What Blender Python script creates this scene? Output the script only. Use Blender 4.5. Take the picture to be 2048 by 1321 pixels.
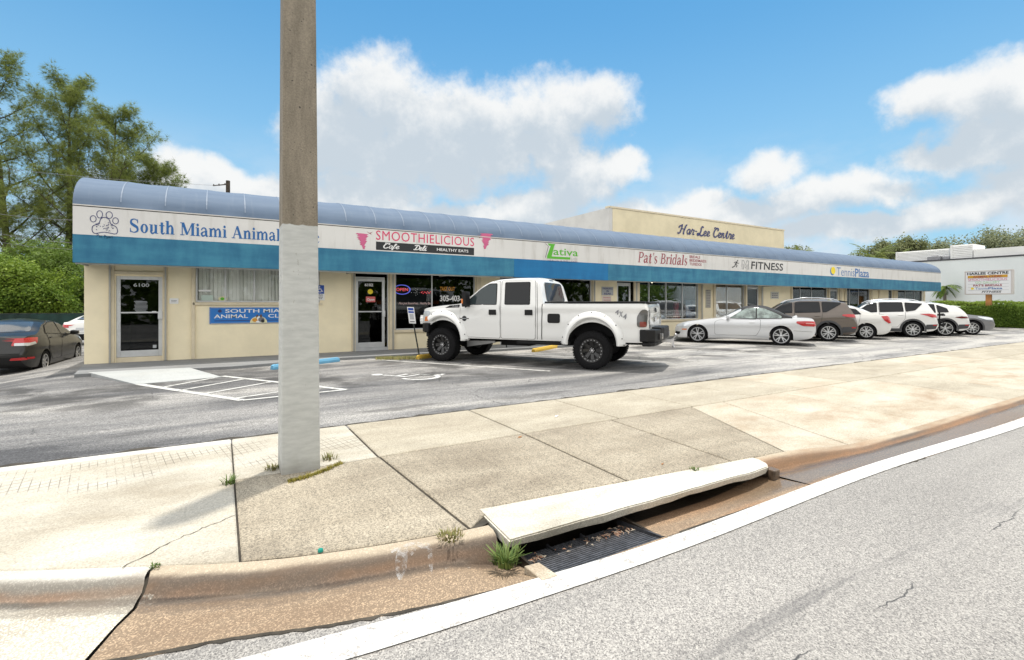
import bpy, bmesh, math, random
import numpy as np
from mathutils import Vector, Matrix
from mathutils.bvhtree import BVHTree

for _o in list(bpy.data.objects): bpy.data.objects.remove(_o)
SC = bpy.context.scene
COL = SC.collection
R = math.radians

# ------------------------------------------------------------------ camera
F_PX, CX, HY, CAM_H = 976.0, 1024.0, 609.0, 1.5       # calibrated on the photograph (2048 px wide)
YAW = math.atan(581.0 / 976.0)
SN, CS = math.sin(YAW), math.cos(YAW)
cam_d = bpy.data.cameras.new('camera'); cam = bpy.data.objects.new('camera', cam_d); COL.objects.link(cam)
cam.location = (0, 0, CAM_H); cam.rotation_euler = (R(90), 0, -YAW)
cam_d.sensor_width = 36.0; cam_d.lens = 36.0 * F_PX / 2048.0
cam_d.shift_y = -(660.5 - HY) / 2048.0
cam_d.clip_start = 0.05; cam_d.clip_end = 6000
SC.camera = cam
SC.view_settings.view_transform = 'Standard'; SC.view_settings.look = 'None'
SC.view_settings.exposure = 0.5; SC.view_settings.gamma = 1.0
SC.cycles.max_bounces = 8; SC.cycles.transparent_max_bounces = 12

def ray(px, py):
    l = (px - CX) / F_PX
    return (SN + l * CS, CS - l * SN, (HY - py) / F_PX)
def G(px, py, z=0.0):                                   # pixel -> point on the ground at height z
    r = ray(px, py); t = (z - CAM_H) / r[2]
    return (r[0] * t, r[1] * t)
def PY(px, py, Y):                                      # pixel -> point on the plane y = Y
    r = ray(px, py); t = Y / r[1]
    return (r[0] * t, CAM_H + r[2] * t)
def PX(px, py, X):
    r = ray(px, py); t = X / r[0]
    return (r[1] * t, CAM_H + r[2] * t)
def AT(px, D):                                          # pixel column at depth D -> ground x, y
    l = (px - CX) / F_PX
    return (D * (SN + l * CS), D * (CS - l * SN))

# ------------------------------------------------------------------ sky, clouds, sun
SUN_EL, SUN_AZ = R(82.5), R(50)                           # azimuth measured from +Y towards +X
sun_d = bpy.data.lights.new('sun', 'SUN'); sun = bpy.data.objects.new('sun', sun_d); COL.objects.link(sun)
sun_d.energy = 3.1; sun_d.angle = R(1.0); sun_d.color = (1.0, 0.95, 0.86)
sv = Vector((math.cos(SUN_EL) * math.sin(SUN_AZ), math.cos(SUN_EL) * math.cos(SUN_AZ), math.sin(SUN_EL)))
sun.rotation_euler = sv.to_track_quat('Z', 'Y').to_euler()
sun.location = (0, 0, 40)

W = bpy.data.worlds.new('World'); SC.world = W; W.use_nodes = True
wn, wl = W.node_tree.nodes, W.node_tree.links
wn.clear()
class NT:
    """tiny node helper"""
    def __init__(s, tree): s.n, s.l = tree.nodes, tree.links
    def put(s, sock, v):
        if isinstance(v, bpy.types.NodeSocket): s.l.new(v, sock)
        elif v is not None: sock.default_value = v
    def math(s, op, a, b=None, c=None, clamp=False):
        n = s.n.new('ShaderNodeMath'); n.operation = op; n.use_clamp = clamp
        for i, v in enumerate((a, b, c)): s.put(n.inputs[i], v)
        return n.outputs[0]
    def vec(s, op, a, b=None):
        n = s.n.new('ShaderNodeVectorMath'); n.operation = op
        s.put(n.inputs[0], a)
        if b is not None: s.put(n.inputs[1], b)
        return n.outputs['Value'] if op in ('LENGTH', 'DOT_PRODUCT') else n.outputs[0]
    def noise(s, v, scale, detail=4, rough=0.55, dist=0.0, out=0):
        n = s.n.new('ShaderNodeTexNoise'); s.put(n.inputs['Vector'], v)
        n.inputs['Scale'].default_value = scale; n.inputs['Detail'].default_value = detail
        n.inputs['Roughness'].default_value = rough; n.inputs['Distortion'].default_value = dist
        return n.outputs[out]
    def ramp(s, f, pts):
        n = s.n.new('ShaderNodeValToRGB'); s.put(n.inputs[0], f)
        e = n.color_ramp.elements
        while len(e) < len(pts): e.new(0.5)
        for k, (p, c) in enumerate(pts):
            e[k].position = p; e[k].color = (c, c, c, 1) if isinstance(c, (int, float)) else (*c, 1)
        return n.outputs[0]
    def mix(s, f, a, b, blend='MIX'):
        n = s.n.new('ShaderNodeMix'); n.data_type = 'RGBA'; n.blend_type = blend
        s.put(n.inputs[0], f)
        for i, v in ((6, a), (7, b)):
            s.put(n.inputs[i], (*v, 1) if isinstance(v, tuple) and len(v) == 3 else v)
        return n.outputs[2]
    def mapping(s, v, scale=(1, 1, 1), loc=(0, 0, 0), rot=(0, 0, 0)):
        n = s.n.new('ShaderNodeMapping'); s.put(n.inputs[0], v)
        n.inputs['Scale'].default_value = scale; n.inputs['Location'].default_value = loc; n.inputs['Rotation'].default_value = rot
        return n.outputs[0]
    def sep(s, v):
        n = s.n.new('ShaderNodeSeparateXYZ'); s.put(n.inputs[0], v); return n.outputs
    def comb(s, x, y, z):
        n = s.n.new('ShaderNodeCombineXYZ')
        for i, v in enumerate((x, y, z)): s.put(n.inputs[i], v)
        return n.outputs[0]
    def coord(s, name='Object'):
        return s.n.new('ShaderNodeTexCoord').outputs[name]
    def maprange(s, v, a, b, c=0.0, d=1.0, smooth=True):
        n = s.n.new('ShaderNodeMapRange'); n.interpolation_type = 'SMOOTHSTEP' if smooth else 'LINEAR'
        s.put(n.inputs[0], v)
        for i, q in enumerate((a, b, c, d)): n.inputs[1 + i].default_value = q
        return n.outputs[0]

w = NT(W.node_tree)
sky = wn.new('ShaderNodeTexSky'); sky.sky_type = 'NISHITA'; sky.sun_disc = False
sky.sun_elevation = SUN_EL; sky.sun_rotation = SUN_AZ; sky.air_density = 1.0; sky.dust_density = 0.6; sky.ozone_density = 1.6
gd = w.coord('Generated')
gx, gy, gz = w.sep(gd)[:3]
AZ = w.math('ARCTAN2', gx, gy); EL = w.math('ARCSINE', gz)
def azel(px, py):
    r = Vector(ray(px, py)).normalized()
    return math.atan2(r.x, r.y), math.asin(r.z)
# cumulus banks: centre px, py, half width px, half height px
CLOUDS = [(760, 190, 150, 75), (700, 270, 130, 85), (830, 250, 130, 95), (960, 240, 130, 85), (1090, 230, 110, 75), (1190, 200, 110, 80), (900, 300, 200, 70), (640, 260, 80, 110),
          (1010, 300, 110, 60), (1100, 300, 70, 60), (780, 320, 180, 50),
          (1150, 350, 100, 75), (1250, 335, 55, 40), (1080, 400, 120, 40), (740, 385, 160, 45), (900, 340, 70, 60),
          (430, 360, 110, 40), (360, 350, 60, 40), 
          (1385, 405, 75, 40), (1530, 350, 95, 60), (1620, 400, 130, 65), (1740, 380, 120, 65), (1500, 430, 180, 50),
          (1860, 200, 120, 85), (1960, 200, 140, 110), (2040, 150, 110, 75), (2000, 280, 160, 90), (1880, 300, 110, 45), (2040, 380, 120, 90), (1900, 420, 140, 60),
          (1700, 460, 260, 40), (2150, 260, 200, 160), (1230, 430, 160, 40), (560, 400, 300, 40), (980, 430, 300, 30)]
def cloud_field(azs, els, wob):
    acc = None
    items = []
    for (px, py, rx, ry) in CLOUDS:
        a, e = azel(px, py); a2, e2 = azel(px + rx, py - ry)
        a1, e1 = azel(px - rx, py + ry)
        items.append((a, e, abs(a2 - a1) / 2, max(abs(e2 - e1) / 2, 0.02)))
    for (a, e, ra, re) in items:
        v = w.comb(azs, els, 0.0)
        v = w.vec('ADD', v, wob)
        v = w.vec('SUBTRACT', v, (a, e, 0)); v = w.vec('MULTIPLY', v, (1 / ra, 1 / re, 0))
        d = w.math('SUBTRACT', 1.25, w.vec('LENGTH', v))
        acc = d if acc is None else w.math('SMOOTH_MAX', acc, d, 0.25)
    return acc
nz_big = w.noise(gd, 7.0, 6, 0.6, 0.0)
wobn = wn.new('ShaderNodeTexNoise'); wl.new(gd, wobn.inputs['Vector']); wobn.inputs['Scale'].default_value = 9.0; wobn.inputs['Detail'].default_value = 5
wob = w.vec('MULTIPLY', w.vec('SUBTRACT', wobn.outputs['Color'], (0.5, 0.5, 0.5)), (0.12, 0.09, 0))
nz_fine = w.noise(gd, 24.0, 10, 0.66)
f1 = cloud_field(AZ, EL, wob)
f2 = cloud_field(w.math('ADD', AZ, 0.015), w.math('ADD', EL, 0.05), wob)
def dens(f):
    d = w.math('ADD', f, w.math('MULTIPLY', w.math('SUBTRACT', nz_big, 0.5), 0.9))
    return w.math('ADD', d, w.math('MULTIPLY', w.math('SUBTRACT', nz_fine, 0.5), 0.8))
# bright broken cloud added out of view, overhead and behind, to light the facade
ahead = w.vec('DOT_PRODUCT', gd, (SN, CS, 0.0))
back = w.maprange(ahead, 0.62, 0.30)
f1 = w.math('SMOOTH_MAX', f1, w.math('SUBTRACT', w.math('MULTIPLY', back, 1.55), 0.85), 0.2)
d1, d2 = dens(f1), dens(f2)
mask = w.maprange(d1, 0.10, 0.72)
lit = w.maprange(w.math('SUBTRACT', d2, w.math('MULTIPLY', w.math('SUBTRACT', nz_fine, 0.5), 2.2)), -0.05, 1.0, 1.0, 0.0)
ccol = w.mix(lit, (4.3, 4.8, 5.25), (6.8, 6.8, 6.7))
ccol = w.mix(back, ccol, (11.6, 11.4, 11.0))
tint = w.mix(1.0, sky.outputs[0], (0.54, 1.12, 1.23), 'MULTIPLY')
# thin milky air low down
low = w.maprange(EL, 0.0, 0.60, 0.85, 0.0)
base = w.mix(low, tint, (2.9, 4.6, 6.0))
veil = w.math('MULTIPLY', w.maprange(EL, 0.34, 0.08), w.maprange(w.noise(w.mapping(gd, (1, 1, 2.2)), 5.0, 6, 0.6), 0.34, 0.62))
base = w.mix(w.math('MULTIPLY', veil, 0.9), base, (5.1, 5.7, 6.3))
fin = w.mix(w.math('MULTIPLY', mask, 0.95), base, ccol)
bg = wn.new('ShaderNodeBackground'); wl.new(fin, bg.inputs[0]); bg.inputs[1].default_value = 0.1
wo = wn.new('ShaderNodeOutputWorld'); wl.new(bg.outputs[0], wo.inputs[0])

# ------------------------------------------------------------------ helpers
def tag(o, label=None, cat=None, group=None, kind=None):
    if label: o['label'] = label
    if cat: o['category'] = cat
    if group: o['group'] = group
    if kind: o['kind'] = kind
    return o
def empty(name, loc=(0, 0, 0), rz=0.0, label=None, cat=None, group=None):
    o = bpy.data.objects.new(name, None); COL.objects.link(o)
    o.location = loc; o.rotation_euler = (0, 0, rz); o.empty_display_size = 0.3
    return tag(o, label, cat, group)
def copy_tree(o, parent=None):
    c = o.copy(); COL.objects.link(c)
    if parent: c.parent = parent
    for ch in [x for x in bpy.data.objects if x.parent == o]: copy_tree(ch, c)
    return c

def mat(name, col, rough=0.6, metal=0.0, spec=0.5, coat=0.0, var=None, bump=None, emit=None, trans=0.0, col2=None, island=None):
    """procedural Principled material; var=(scale, amount, stretch) colour mottling, bump=(scale, strength)"""
    m = bpy.data.materials.new(name); m.use_nodes = True
    t = NT(m.node_tree); b = m.node_tree.nodes['Principled BSDF']
    b.inputs['Base Color'].default_value = (*col, 1); b.inputs['Roughness'].default_value = rough
    b.inputs['Metallic'].default_value = metal; b.inputs['Specular IOR Level'].default_value = spec
    b.inputs['Coat Weight'].default_value = coat; b.inputs['Coat Roughness'].default_value = 0.04
    c = None
    if var:
        sc, am = var[0], var[1]; st = var[2] if len(var) > 2 else (1, 1, 1)
        v = t.mapping(t.coord(), st)
        f = t.noise(v, sc, 6, 0.6)
        f = t.maprange(f, 0.3, 0.7)
        lo = tuple(x * (1 - am) for x in col); hi = col2 if col2 else tuple(min(1, x * (1 + am * 0.6)) for x in col)
        c = t.mix(f, lo, hi)
    if island:
        g = m.node_tree.nodes.new('ShaderNodeNewGeometry')
        c = t.mix(g.outputs['Random Per Island'], col, island)
    if c is not None: t.put(b.inputs['Base Color'], c)
    if bump:
        bn = m.node_tree.nodes.new('ShaderNodeBump'); bn.inputs['Strength'].default_value = bump[1]; bn.inputs['Distance'].default_value = bump[2] if len(bump) > 2 else 0.01
        t.put(bn.inputs['Height'], t.noise(t.coord(), bump[0], 6, 0.65)); t.put(b.inputs['Normal'], bn.outputs[0])
    if emit:
        b.inputs['Emission Color'].default_value = (*emit[0], 1); b.inputs['Emission Strength'].default_value = emit[1]
    if trans: b.inputs['Transmission Weight'].default_value = trans
    return m

class MB:
    def __init__(s): s.v = []; s.f = []; s.m = []; s.mi = 0
    def add(s, vs, fs):
        k = len(s.v); s.v += [tuple(p) for p in vs]
        for f in fs: s.f.append(tuple(i + k for i in f)); s.m.append(s.mi)
    def box(s, x0, x1, y0, y1, z0, z1):
        s.add([(x0, y0, z0), (x1, y0, z0), (x1, y1, z0), (x0, y1, z0), (x0, y0, z1), (x1, y0, z1), (x1, y1, z1), (x0, y1, z1)],
              [(3, 2, 1, 0), (4, 5, 6, 7), (0, 1, 5, 4), (1, 2, 6, 5), (2, 3, 7, 6), (3, 0, 4, 7)])
    def quad(s, a, b, c, d): s.add([a, b, c, d], [(0, 1, 2, 3)])
    def prism(s, poly, z0, z1):                          # poly in xy, counter-clockwise
        n = len(poly)
        s.add([(p[0], p[1], z0) for p in poly] + [(p[0], p[1], z1) for p in poly],
              [tuple(range(n - 1, -1, -1)), tuple(range(n, 2 * n))] + [(i, (i + 1) % n, n + (i + 1) % n, n + i) for i in range(n)])
    def prism_xz(s, poly, y0, y1):                       # poly in xz
        n = len(poly)
        s.add([(p[0], y0, p[1]) for p in poly] + [(p[0], y1, p[1]) for p in poly],
              [tuple(range(n)), tuple(range(2 * n - 1, n - 1, -1))] + [(i, n + i, n + (i + 1) % n, (i + 1) % n) for i in range(n)])
    def tube(s, pts, rad, n=8, cap=True):
        pts = [Vector(p) for p in pts]; rs = rad if isinstance(rad, (list, tuple)) else [rad] * len(pts)
        rings = []; prev = None
        for i, p in enumerate(pts):
            d = (pts[min(i + 1, len(pts) - 1)] - pts[max(i - 1, 0)]).normalized()
            a = Vector((0, 0, 1)) if abs(d.z) < 0.9 else Vector((1, 0, 0))
            if prev is not None: a = prev
            u = (a - d * a.dot(d)).normalized(); q = d.cross(u); prev = u
            rings.append([p + (u * math.cos(2 * math.pi * k / n) + q * math.sin(2 * math.pi * k / n)) * rs[i] for k in range(n)])
        vs = [x for r in rings for x in r]; fs = []
        for i in range(len(pts) - 1):
            for k in range(n):
                fs.append((i * n + k, i * n + (k + 1) % n, (i + 1) * n + (k + 1) % n, (i + 1) * n + k))
        if cap: fs += [tuple(range(n - 1, -1, -1)), tuple(range((len(pts) - 1) * n, len(pts) * n))]
        s.add(vs, fs)
    def lathe(s, prof, c=(0, 0, 0), axis='z', n=24, closed=False):   # prof (r, h)
        vs = []; fs = []
        for (r, h) in prof:
            for k in range(n):
                a = 2 * math.pi * k / n; x, y = r * math.cos(a), r * math.sin(a)
                p = (x, y, h) if axis == 'z' else ((x, h, y) if axis == 'y' else (h, x, y))
                vs.append((p[0] + c[0], p[1] + c[1], p[2] + c[2]))
        for i in range(len(prof) - 1):
            for k in range(n): fs.append((i * n + k, i * n + (k + 1) % n, (i + 1) * n + (k + 1) % n, (i + 1) * n + k))
        s.add(vs, fs)
    def build(s, name, mats, parent=None, smooth=None, fix=True, bevel=0):
        me = bpy.data.meshes.new(name); me.from_pydata(s.v, [], s.f)
        for m in (mats if isinstance(mats, (list, tuple)) else [mats]): me.materials.append(m)
        me.polygons.foreach_set('material_index', s.m)
        if fix:
            b = bmesh.new(); b.from_mesh(me); bmesh.ops.recalc_face_normals(b, faces=b.faces); b.to_mesh(me); b.free()
        if smooth is not None:
            me.polygons.foreach_set('use_smooth', [True] * len(me.polygons)); me.set_sharp_from_angle(angle=R(smooth))
        me.update()
        o = bpy.data.objects.new(name, me); COL.objects.link(o)
        if parent: o.parent = parent
        if bevel:
            bv = o.modifiers.new('bevel', 'BEVEL'); bv.width = bevel; bv.segments = 2; bv.limit_method = 'ANGLE'
        return o
def np_mesh(name, v, f, m, parent=None, smooth=False):   # v (n,3), f (k,4) or (k,3)
    me = bpy.data.meshes.new(name); v = np.asarray(v, np.float32); f = np.asarray(f, np.int32)
    me.vertices.add(len(v)); me.vertices.foreach_set('co', v.ravel())
    k = f.shape[1]; me.loops.add(f.size); me.loops.foreach_set('vertex_index', f.ravel())
    me.polygons.add(len(f)); me.polygons.foreach_set('loop_start', np.arange(len(f), dtype=np.int32) * k)
    me.update(calc_edges=True); me.validate()
    me.materials.append(m)
    if smooth: me.polygons.foreach_set('use_smooth', [True] * len(f))
    o = bpy.data.objects.new(name, me); COL.objects.link(o)
    if parent: o.parent = parent
    return o
def pchip(pts):
    x = np.array([p[0] for p in pts], float); y = np.array([p[1] for p in pts], float)
    h = np.diff(x); d = np.diff(y) / h; n = len(x); m = np.zeros(n)
    for i in range(1, n - 1):
        if d[i - 1] * d[i] > 0:
            w1, w2 = 2 * h[i] + h[i - 1], h[i] + 2 * h[i - 1]
            m[i] = (w1 + w2) / (w1 / d[i - 1] + w2 / d[i])
    m[0], m[-1] = d[0], d[-1]
    def f(q):
        q = np.clip(np.asarray(q, float), x[0], x[-1]); i = np.clip(np.searchsorted(x, q) - 1, 0, n - 2)
        t = (q - x[i]) / h[i]
        return (y[i] * (1 + 2 * t) * (1 - t) ** 2 + m[i] * h[i] * t * (1 - t) ** 2 + y[i + 1] * t * t * (3 - 2 * t) + m[i + 1] * h[i] * t * t * (t - 1))
    return f
def sm(t): t = max(0.0, min(1.0, t)); return t * t * (3 - 2 * t)
def fillet(poly, r, n=4):
    out = []; k = len(poly)
    for i in range(k):
        p, a, b = Vector(poly[i]), Vector(poly[i - 1]), Vector(poly[(i + 1) % k])
        la, lb = (a - p).length, (b - p).length; q = min(r, la * 0.45, lb * 0.45)
        s, e = p + (a - p) / la * q, p + (b - p) / lb * q
        for j in range(n + 1):
            t = j / n; out.append(tuple(s * (1 - t) ** 2 + p * 2 * t * (1 - t) + e * t * t))
    return out

def text_mesh(s, shear=0.0, bold=0.0, space=1.0, line=1.0, align='LEFT'):
    cu = bpy.data.curves.new('t', 'FONT'); cu.body = s; cu.size = 1.0; cu.shear = shear; cu.offset = bold; cu.space_character = space
    cu.space_line = line; cu.align_x = align; cu.resolution_u = 3; cu.fill_mode = 'FRONT'
    o = bpy.data.objects.new('t', cu); me = bpy.data.meshes.new_from_object(o)
    v = np.array([p.co[:2] for p in me.vertices]); f = [tuple(p.vertices) for p in me.polygons]
    bpy.data.objects.remove(o); bpy.data.curves.remove(cu); bpy.data.meshes.remove(me)
    return v, f
def lettering(name, s, mp, w, h, m, parent, lift=0.004, **k):
    """text fitted into a w x h box; mp(u, v, d) maps box coordinates and a lift to a 3-D point"""
    v, f = text_mesh(s, **k); lo, hi = v.min(0), v.max(0)
    u = (v - lo) / (hi - lo) * np.array([w, h])
    b = MB(); b.add([mp(a, c, lift) for a, c in u], f)
    return b.build(name, m, parent, fix=False)
def flat(name, polys, mp, m, parent, lift=0.004):
    b = MB()
    for i, p in enumerate(polys): b.add([mp(a, c, lift + 0.0004 * (i % 12)) for a, c in p], [tuple(range(len(p)))])
    return b.build(name, m, parent, fix=False)
def ribbon(pts, wd, close=False):
    """2-D poly-line -> list of quads of the given width (wd a number or a list)"""
    P = [Vector((a, b)) for a, b in pts]; n = len(P); L = []; Rr = []
    for i in range(n):
        a = P[(i - 1) % n] if (close or i) else P[0]; b = P[(i + 1) % n] if (close or i < n - 1) else P[-1]
        d = (b - a); d = d.normalized() if d.length > 1e-9 else Vector((1, 0)); q = Vector((-d.y, d.x))
        hw = (wd[i] if isinstance(wd, (list, tuple)) else wd) / 2
        L.append(P[i] + q * hw); Rr.append(P[i] - q * hw)
    return [[tuple(L[i]), tuple(Rr[i]), tuple(Rr[(i + 1) % n]), tuple(L[(i + 1) % n])] for i in range(n if close else n - 1)]
def circ(cx, cy, rx, ry=None, n=20, a0=0.0, a1=360.0):
    ry = rx if ry is None else ry
    k = n if a1 - a0 >= 359.9 else n + 1
    return [(cx + rx * math.cos(R(a0 + (a1 - a0) * i / n)), cy + ry * math.sin(R(a0 + (a1 - a0) * i / n))) for i in range(k)]
def catmull(pts, n=6):
    out = []
    for i in range(len(pts) - 1):
        p0, p1, p2, p3 = (np.array(pts[max(i - 1, 0)]), np.array(pts[i]), np.array(pts[i + 1]), np.array(pts[min(i + 2, len(pts) - 1)]))
        for k in range(n):
            t = k / n
            out.append(tuple(0.5 * ((2 * p1) + (-p0 + p2) * t + (2 * p0 - 5 * p1 + 4 * p2 - p3) * t * t + (-p0 + 3 * p1 - 3 * p2 + p3) * t ** 3)))
    out.append(tuple(pts[-1])); return out
# ------------------------------------------------------------------ ground materials
def ground_mat(name, build):
    m = bpy.data.materials.new(name); m.use_nodes = True
    t = NT(m.node_tree); b = m.node_tree.nodes['Principled BSDF']
    col, rough, height, strength, dist = build(t)
    t.put(b.inputs['Base Color'], col); t.put(b.inputs['Roughness'], rough)
    if height is not None:
        bn = m.node_tree.nodes.new('ShaderNodeBump'); bn.inputs['Strength'].default_value = strength; bn.inputs['Distance'].default_value = dist
        t.put(bn.inputs['Height'], height); t.put(b.inputs['Normal'], bn.outputs[0])
    return m
def voro(t, v, scale, feature='F1', out='Color'):
    n = t.n.new('ShaderNodeTexVoronoi'); n.feature = feature; n.inputs['Scale'].default_value = scale; t.put(n.inputs['Vector'], v)
    return n.outputs[out]
def grey(t, c):
    n = t.n.new('ShaderNodeRGBToBW'); t.put(n.inputs[0], c); return n.outputs[0]

def _lot(t):
    p = t.coord()
    streak = t.noise(t.mapping(p, (0.16, 0.85, 1), rot=(0, 0, R(-4))), 1.0, 7, 0.62, 0.6)
    broad = t.noise(t.mapping(p, (0.25, 0.5, 1)), 0.5, 4, 0.5)
    f = t.math('ADD', t.math('MULTIPLY', streak, 0.8), t.math('MULTIPLY', broad, 0.2))
    # the lot is darker (newer sealer) at its left end and bleached further along
    x = t.sep(p)[0]
    f = t.math('ADD', f, t.maprange(x, -2.0, 13.0, -0.03, 0.085))
    c = t.ramp(f, [(0.37, (0.062, 0.062, 0.066)), (0.46, (0.145, 0.143, 0.143)), (0.54, (0.235, 0.228, 0.22)), (0.64, (0.37, 0.355, 0.33))])
    g = grey(t, voro(t, p, 95))
    c = t.mix(1.0, c, t.ramp(g, [(0.1, 0.52), (0.5, 0.95), (0.85, 1.6)]), 'MULTIPLY')
    oil_shade = t.noise(p, 0.55, 5, 0.6, 0.4)
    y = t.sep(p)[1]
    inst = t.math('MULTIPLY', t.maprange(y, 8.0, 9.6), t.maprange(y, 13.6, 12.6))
    c = t.mix(t.math('MULTIPLY', t.maprange(oil_shade, 0.46, 0.60), t.math('MULTIPLY', inst, 0.8)), c, (0.035, 0.033, 0.032))  # oil stains in the stalls, darkened further for the shade under cars
    bl = t.maprange(t.noise(t.mapping(p, (0.45, 1.1, 1), loc=(7, 3, 0), rot=(0, 0, R(6))), 0.9, 7, 0.66, 0.5), 0.54, 0.70)
    c = t.mix(t.math('MULTIPLY', bl, t.maprange(x, 14, 5, 0.3, 0.72)), c, (0.065, 0.062, 0.06))
    # hairline cracking of the worn mat
    ck = voro(t, t.vec('ADD', p, t.vec('MULTIPLY', t.noise(p, 2.5, 4, 0.6, 0, 1), (0.5, 0.5, 0))), 0.9, 'DISTANCE_TO_EDGE', 'Distance')
    cm = t.math('MULTIPLY', t.maprange(ck, 0.012, 0.0), t.maprange(t.noise(p, 0.35, 2), 0.46, 0.6))
    c = t.mix(t.math('MULTIPLY', cm, 0.8), c, (0.025, 0.025, 0.025))
    return c, 0.85, g, 0.55, 0.006
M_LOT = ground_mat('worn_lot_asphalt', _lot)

def _road(t):
    p = t.coord()
    a = grey(t, voro(t, p, 150)); b = grey(t, voro(t, t.mapping(p, loc=(3, 1, 0)), 260))
    f = t.math('ADD', t.math('MULTIPLY', a, 0.65), t.math('MULTIPLY', b, 0.35))
    f = t.math('ADD', f, t.math('MULTIPLY', t.math('SUBTRACT', t.noise(t.mapping(p, (0.2, 0.7, 1)), 1.2, 5, 0.6), 0.5), 0.22))
    c = t.ramp(f, [(0.22, (0.12, 0.114, 0.11)), (0.40, (0.25, 0.238, 0.226)), (0.58, (0.335, 0.319, 0.298)), (0.78, (0.47, 0.448, 0.415))])
    tone = t.noise(t.mapping(p, (0.1, 0.9, 1)), 0.9, 3, 0.5)
    c = t.mix(1.0, c, t.ramp(tone, [(0.3, 0.70), (0.7, 1.14)]), 'MULTIPLY')
    st = t.noise(t.mapping(p, (0.12, 2.2, 1), loc=(0, .4, 0), rot=(0, 0, R(-2))), 1.6, 6, 0.7)
    c = t.mix(t.math('MULTIPLY', t.maprange(st, 0.56, 0.70), 0.5), c, (0.10, 0.098, 0.10))
    ln = t.math('ABSOLUTE', t.math('SUBTRACT', t.math('ADD', t.sep(p)[1], t.math('MULTIPLY', t.math('SUBTRACT', t.noise(p, 1.3, 5, 0.7), 0.5), 0.22)), 1.22))
    c = t.mix(t.math('MULTIPLY', t.maprange(ln, 0.008, 0.001), t.maprange(t.noise(p, 1.1, 3), 0.44, 0.6)), c, (0.05, 0.05, 0.052))
    return c, 0.8, f, 0.6, 0.006
M_ROAD = ground_mat('road_aggregate_asphalt', _road)

def conc(name, lo, mid, hi, speck, stain=None, tread=False, brush=0.0):
    def fn(t):
        p = t.coord()
        n1 = t.noise(t.mapping(p, (0.7, 1.6, 1)), 1.1, 7, 0.62, 0.3)
        c = t.ramp(n1, [(0.32, lo), (0.5, mid), (0.68, hi)])
        g = grey(t, voro(t, p, 125)); g2 = t.noise(p, 60, 5, 0.7)
        c = t.mix(speck, c, t.mix(1.0, c, t.ramp(g, [(0.12, 0.28), (0.4, 0.8), (0.75, 1.35)]), 'MULTIPLY'))
        c = t.mix(0.55, c, t.mix(1.0, c, t.ramp(g2, [(0.35, 0.72), (0.62, 1.18)]), 'MULTIPLY'))
        h = t.math('ADD', g, t.math('MULTIPLY', g2, 0.6))
        spots = t.maprange(t.noise(p, 9, 4, 0.6), 0.68, 0.74)
        c = t.mix(t.math('MULTIPLY', spots, 0.35), c, (0.12, 0.105, 0.085))
        big = t.maprange(t.noise(t.mapping(p, loc=(4, 9, 0)), 0.9, 5, 0.62, 0.5), 0.5, 0.68)
        c = t.mix(t.math('MULTIPLY', big, 0.16), c, (0.19, 0.165, 0.13))
        if brush:
            b = t.noise(t.mapping(p, (28, 1.2, 1), rot=(0, 0, R(8))), 1.0, 3, 0.6)
            h = t.math('ADD', h, t.math('MULTIPLY', b, brush))
            c = t.mix(0.3, c, t.mix(1.0, c, t.ramp(b, [(0.4, 0.72), (0.6, 1.1)]), 'MULTIPLY'))
        if stain:
            s = t.maprange(t.noise(t.mapping(p, (0.8, 1.5, 1), loc=(2, 5, 0)), 0.8, 6, 0.65, 0.3), 0.44, 0.70)
            s = t.math('MULTIPLY', s, t.maprange(t.sep(p)[1], 4.9, 3.6, 0.45, 1.0))
            c = t.mix(t.math('MULTIPLY', s, 0.8), c, stain)
        if tread:                                        # diamond pattern pressed into the old slab
            v = t.mapping(p, rot=(0, 0, R(17)))
            x, y = t.sep(v)[0], t.sep(v)[1]
            l1 = t.math('ABSOLUTE', t.math('SINE', t.math('MULTIPLY', t.math('ADD', x, t.math('MULTIPLY', y, 0.5)), 46)))
            l2 = t.math('ABSOLUTE', t.math('SINE', t.math('MULTIPLY', t.math('SUBTRACT', t.math('MULTIPLY', x, 0.75), y), 26)))
            ln = t.math('MAXIMUM', t.maprange(l1, 0.30, 0.02), t.maprange(l2, 0.30, 0.02))
            yw = t.sep(p)[1]
            band = t.math('MULTIPLY', t.maprange(yw, 5.0, 5.25), t.maprange(yw, 6.1, 5.95))
            br = t.maprange(t.noise(p, 1.6, 4, 0.6), 0.42, 0.58)
            c = t.mix(t.math('MULTIPLY', t.math('MULTIPLY', ln, band), t.math('MULTIPLY', br, 0.8)), c, (0.12, 0.105, 0.085))
        return c, 0.85, h, 0.4, 0.005
    return ground_mat(name, fn)
M_CB = conc('bright_concrete', (0.34, 0.30, 0.235), (0.44, 0.405, 0.335), (0.52, 0.495, 0.44), 0.3, tread=True)
M_CA = conc('exposed_aggregate_concrete', (0.235, 0.198, 0.147), (0.315, 0.272, 0.206), (0.38, 0.333, 0.258), 0.7, brush=0.8)
M_CW = conc('warm_concrete', (0.31, 0.27, 0.205), (0.38, 0.338, 0.262), (0.44, 0.40, 0.32), 0.45)
M_CT = conc('iron_stained_concrete', (0.40, 0.345, 0.26), (0.46, 0.41, 0.325), (0.51, 0.465, 0.385), 0.4, stain=(0.285, 0.20, 0.125))
M_CN = conc('new_patch_concrete', (0.45, 0.43, 0.39), (0.58, 0.565, 0.52), (0.66, 0.65, 0.62), 0.2)
M_CS = conc('weathered_slab_concrete', (0.34, 0.31, 0.25), (0.54, 0.51, 0.44), (0.64, 0.62, 0.56), 0.28)
M_PIT = mat('wet_concrete_shade', (0.022, 0.018, 0.014), 0.35, var=(5, 0.6), bump=(20, 0.5))  # wet concrete, coloured near-black for the shade inside the inlet
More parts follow.
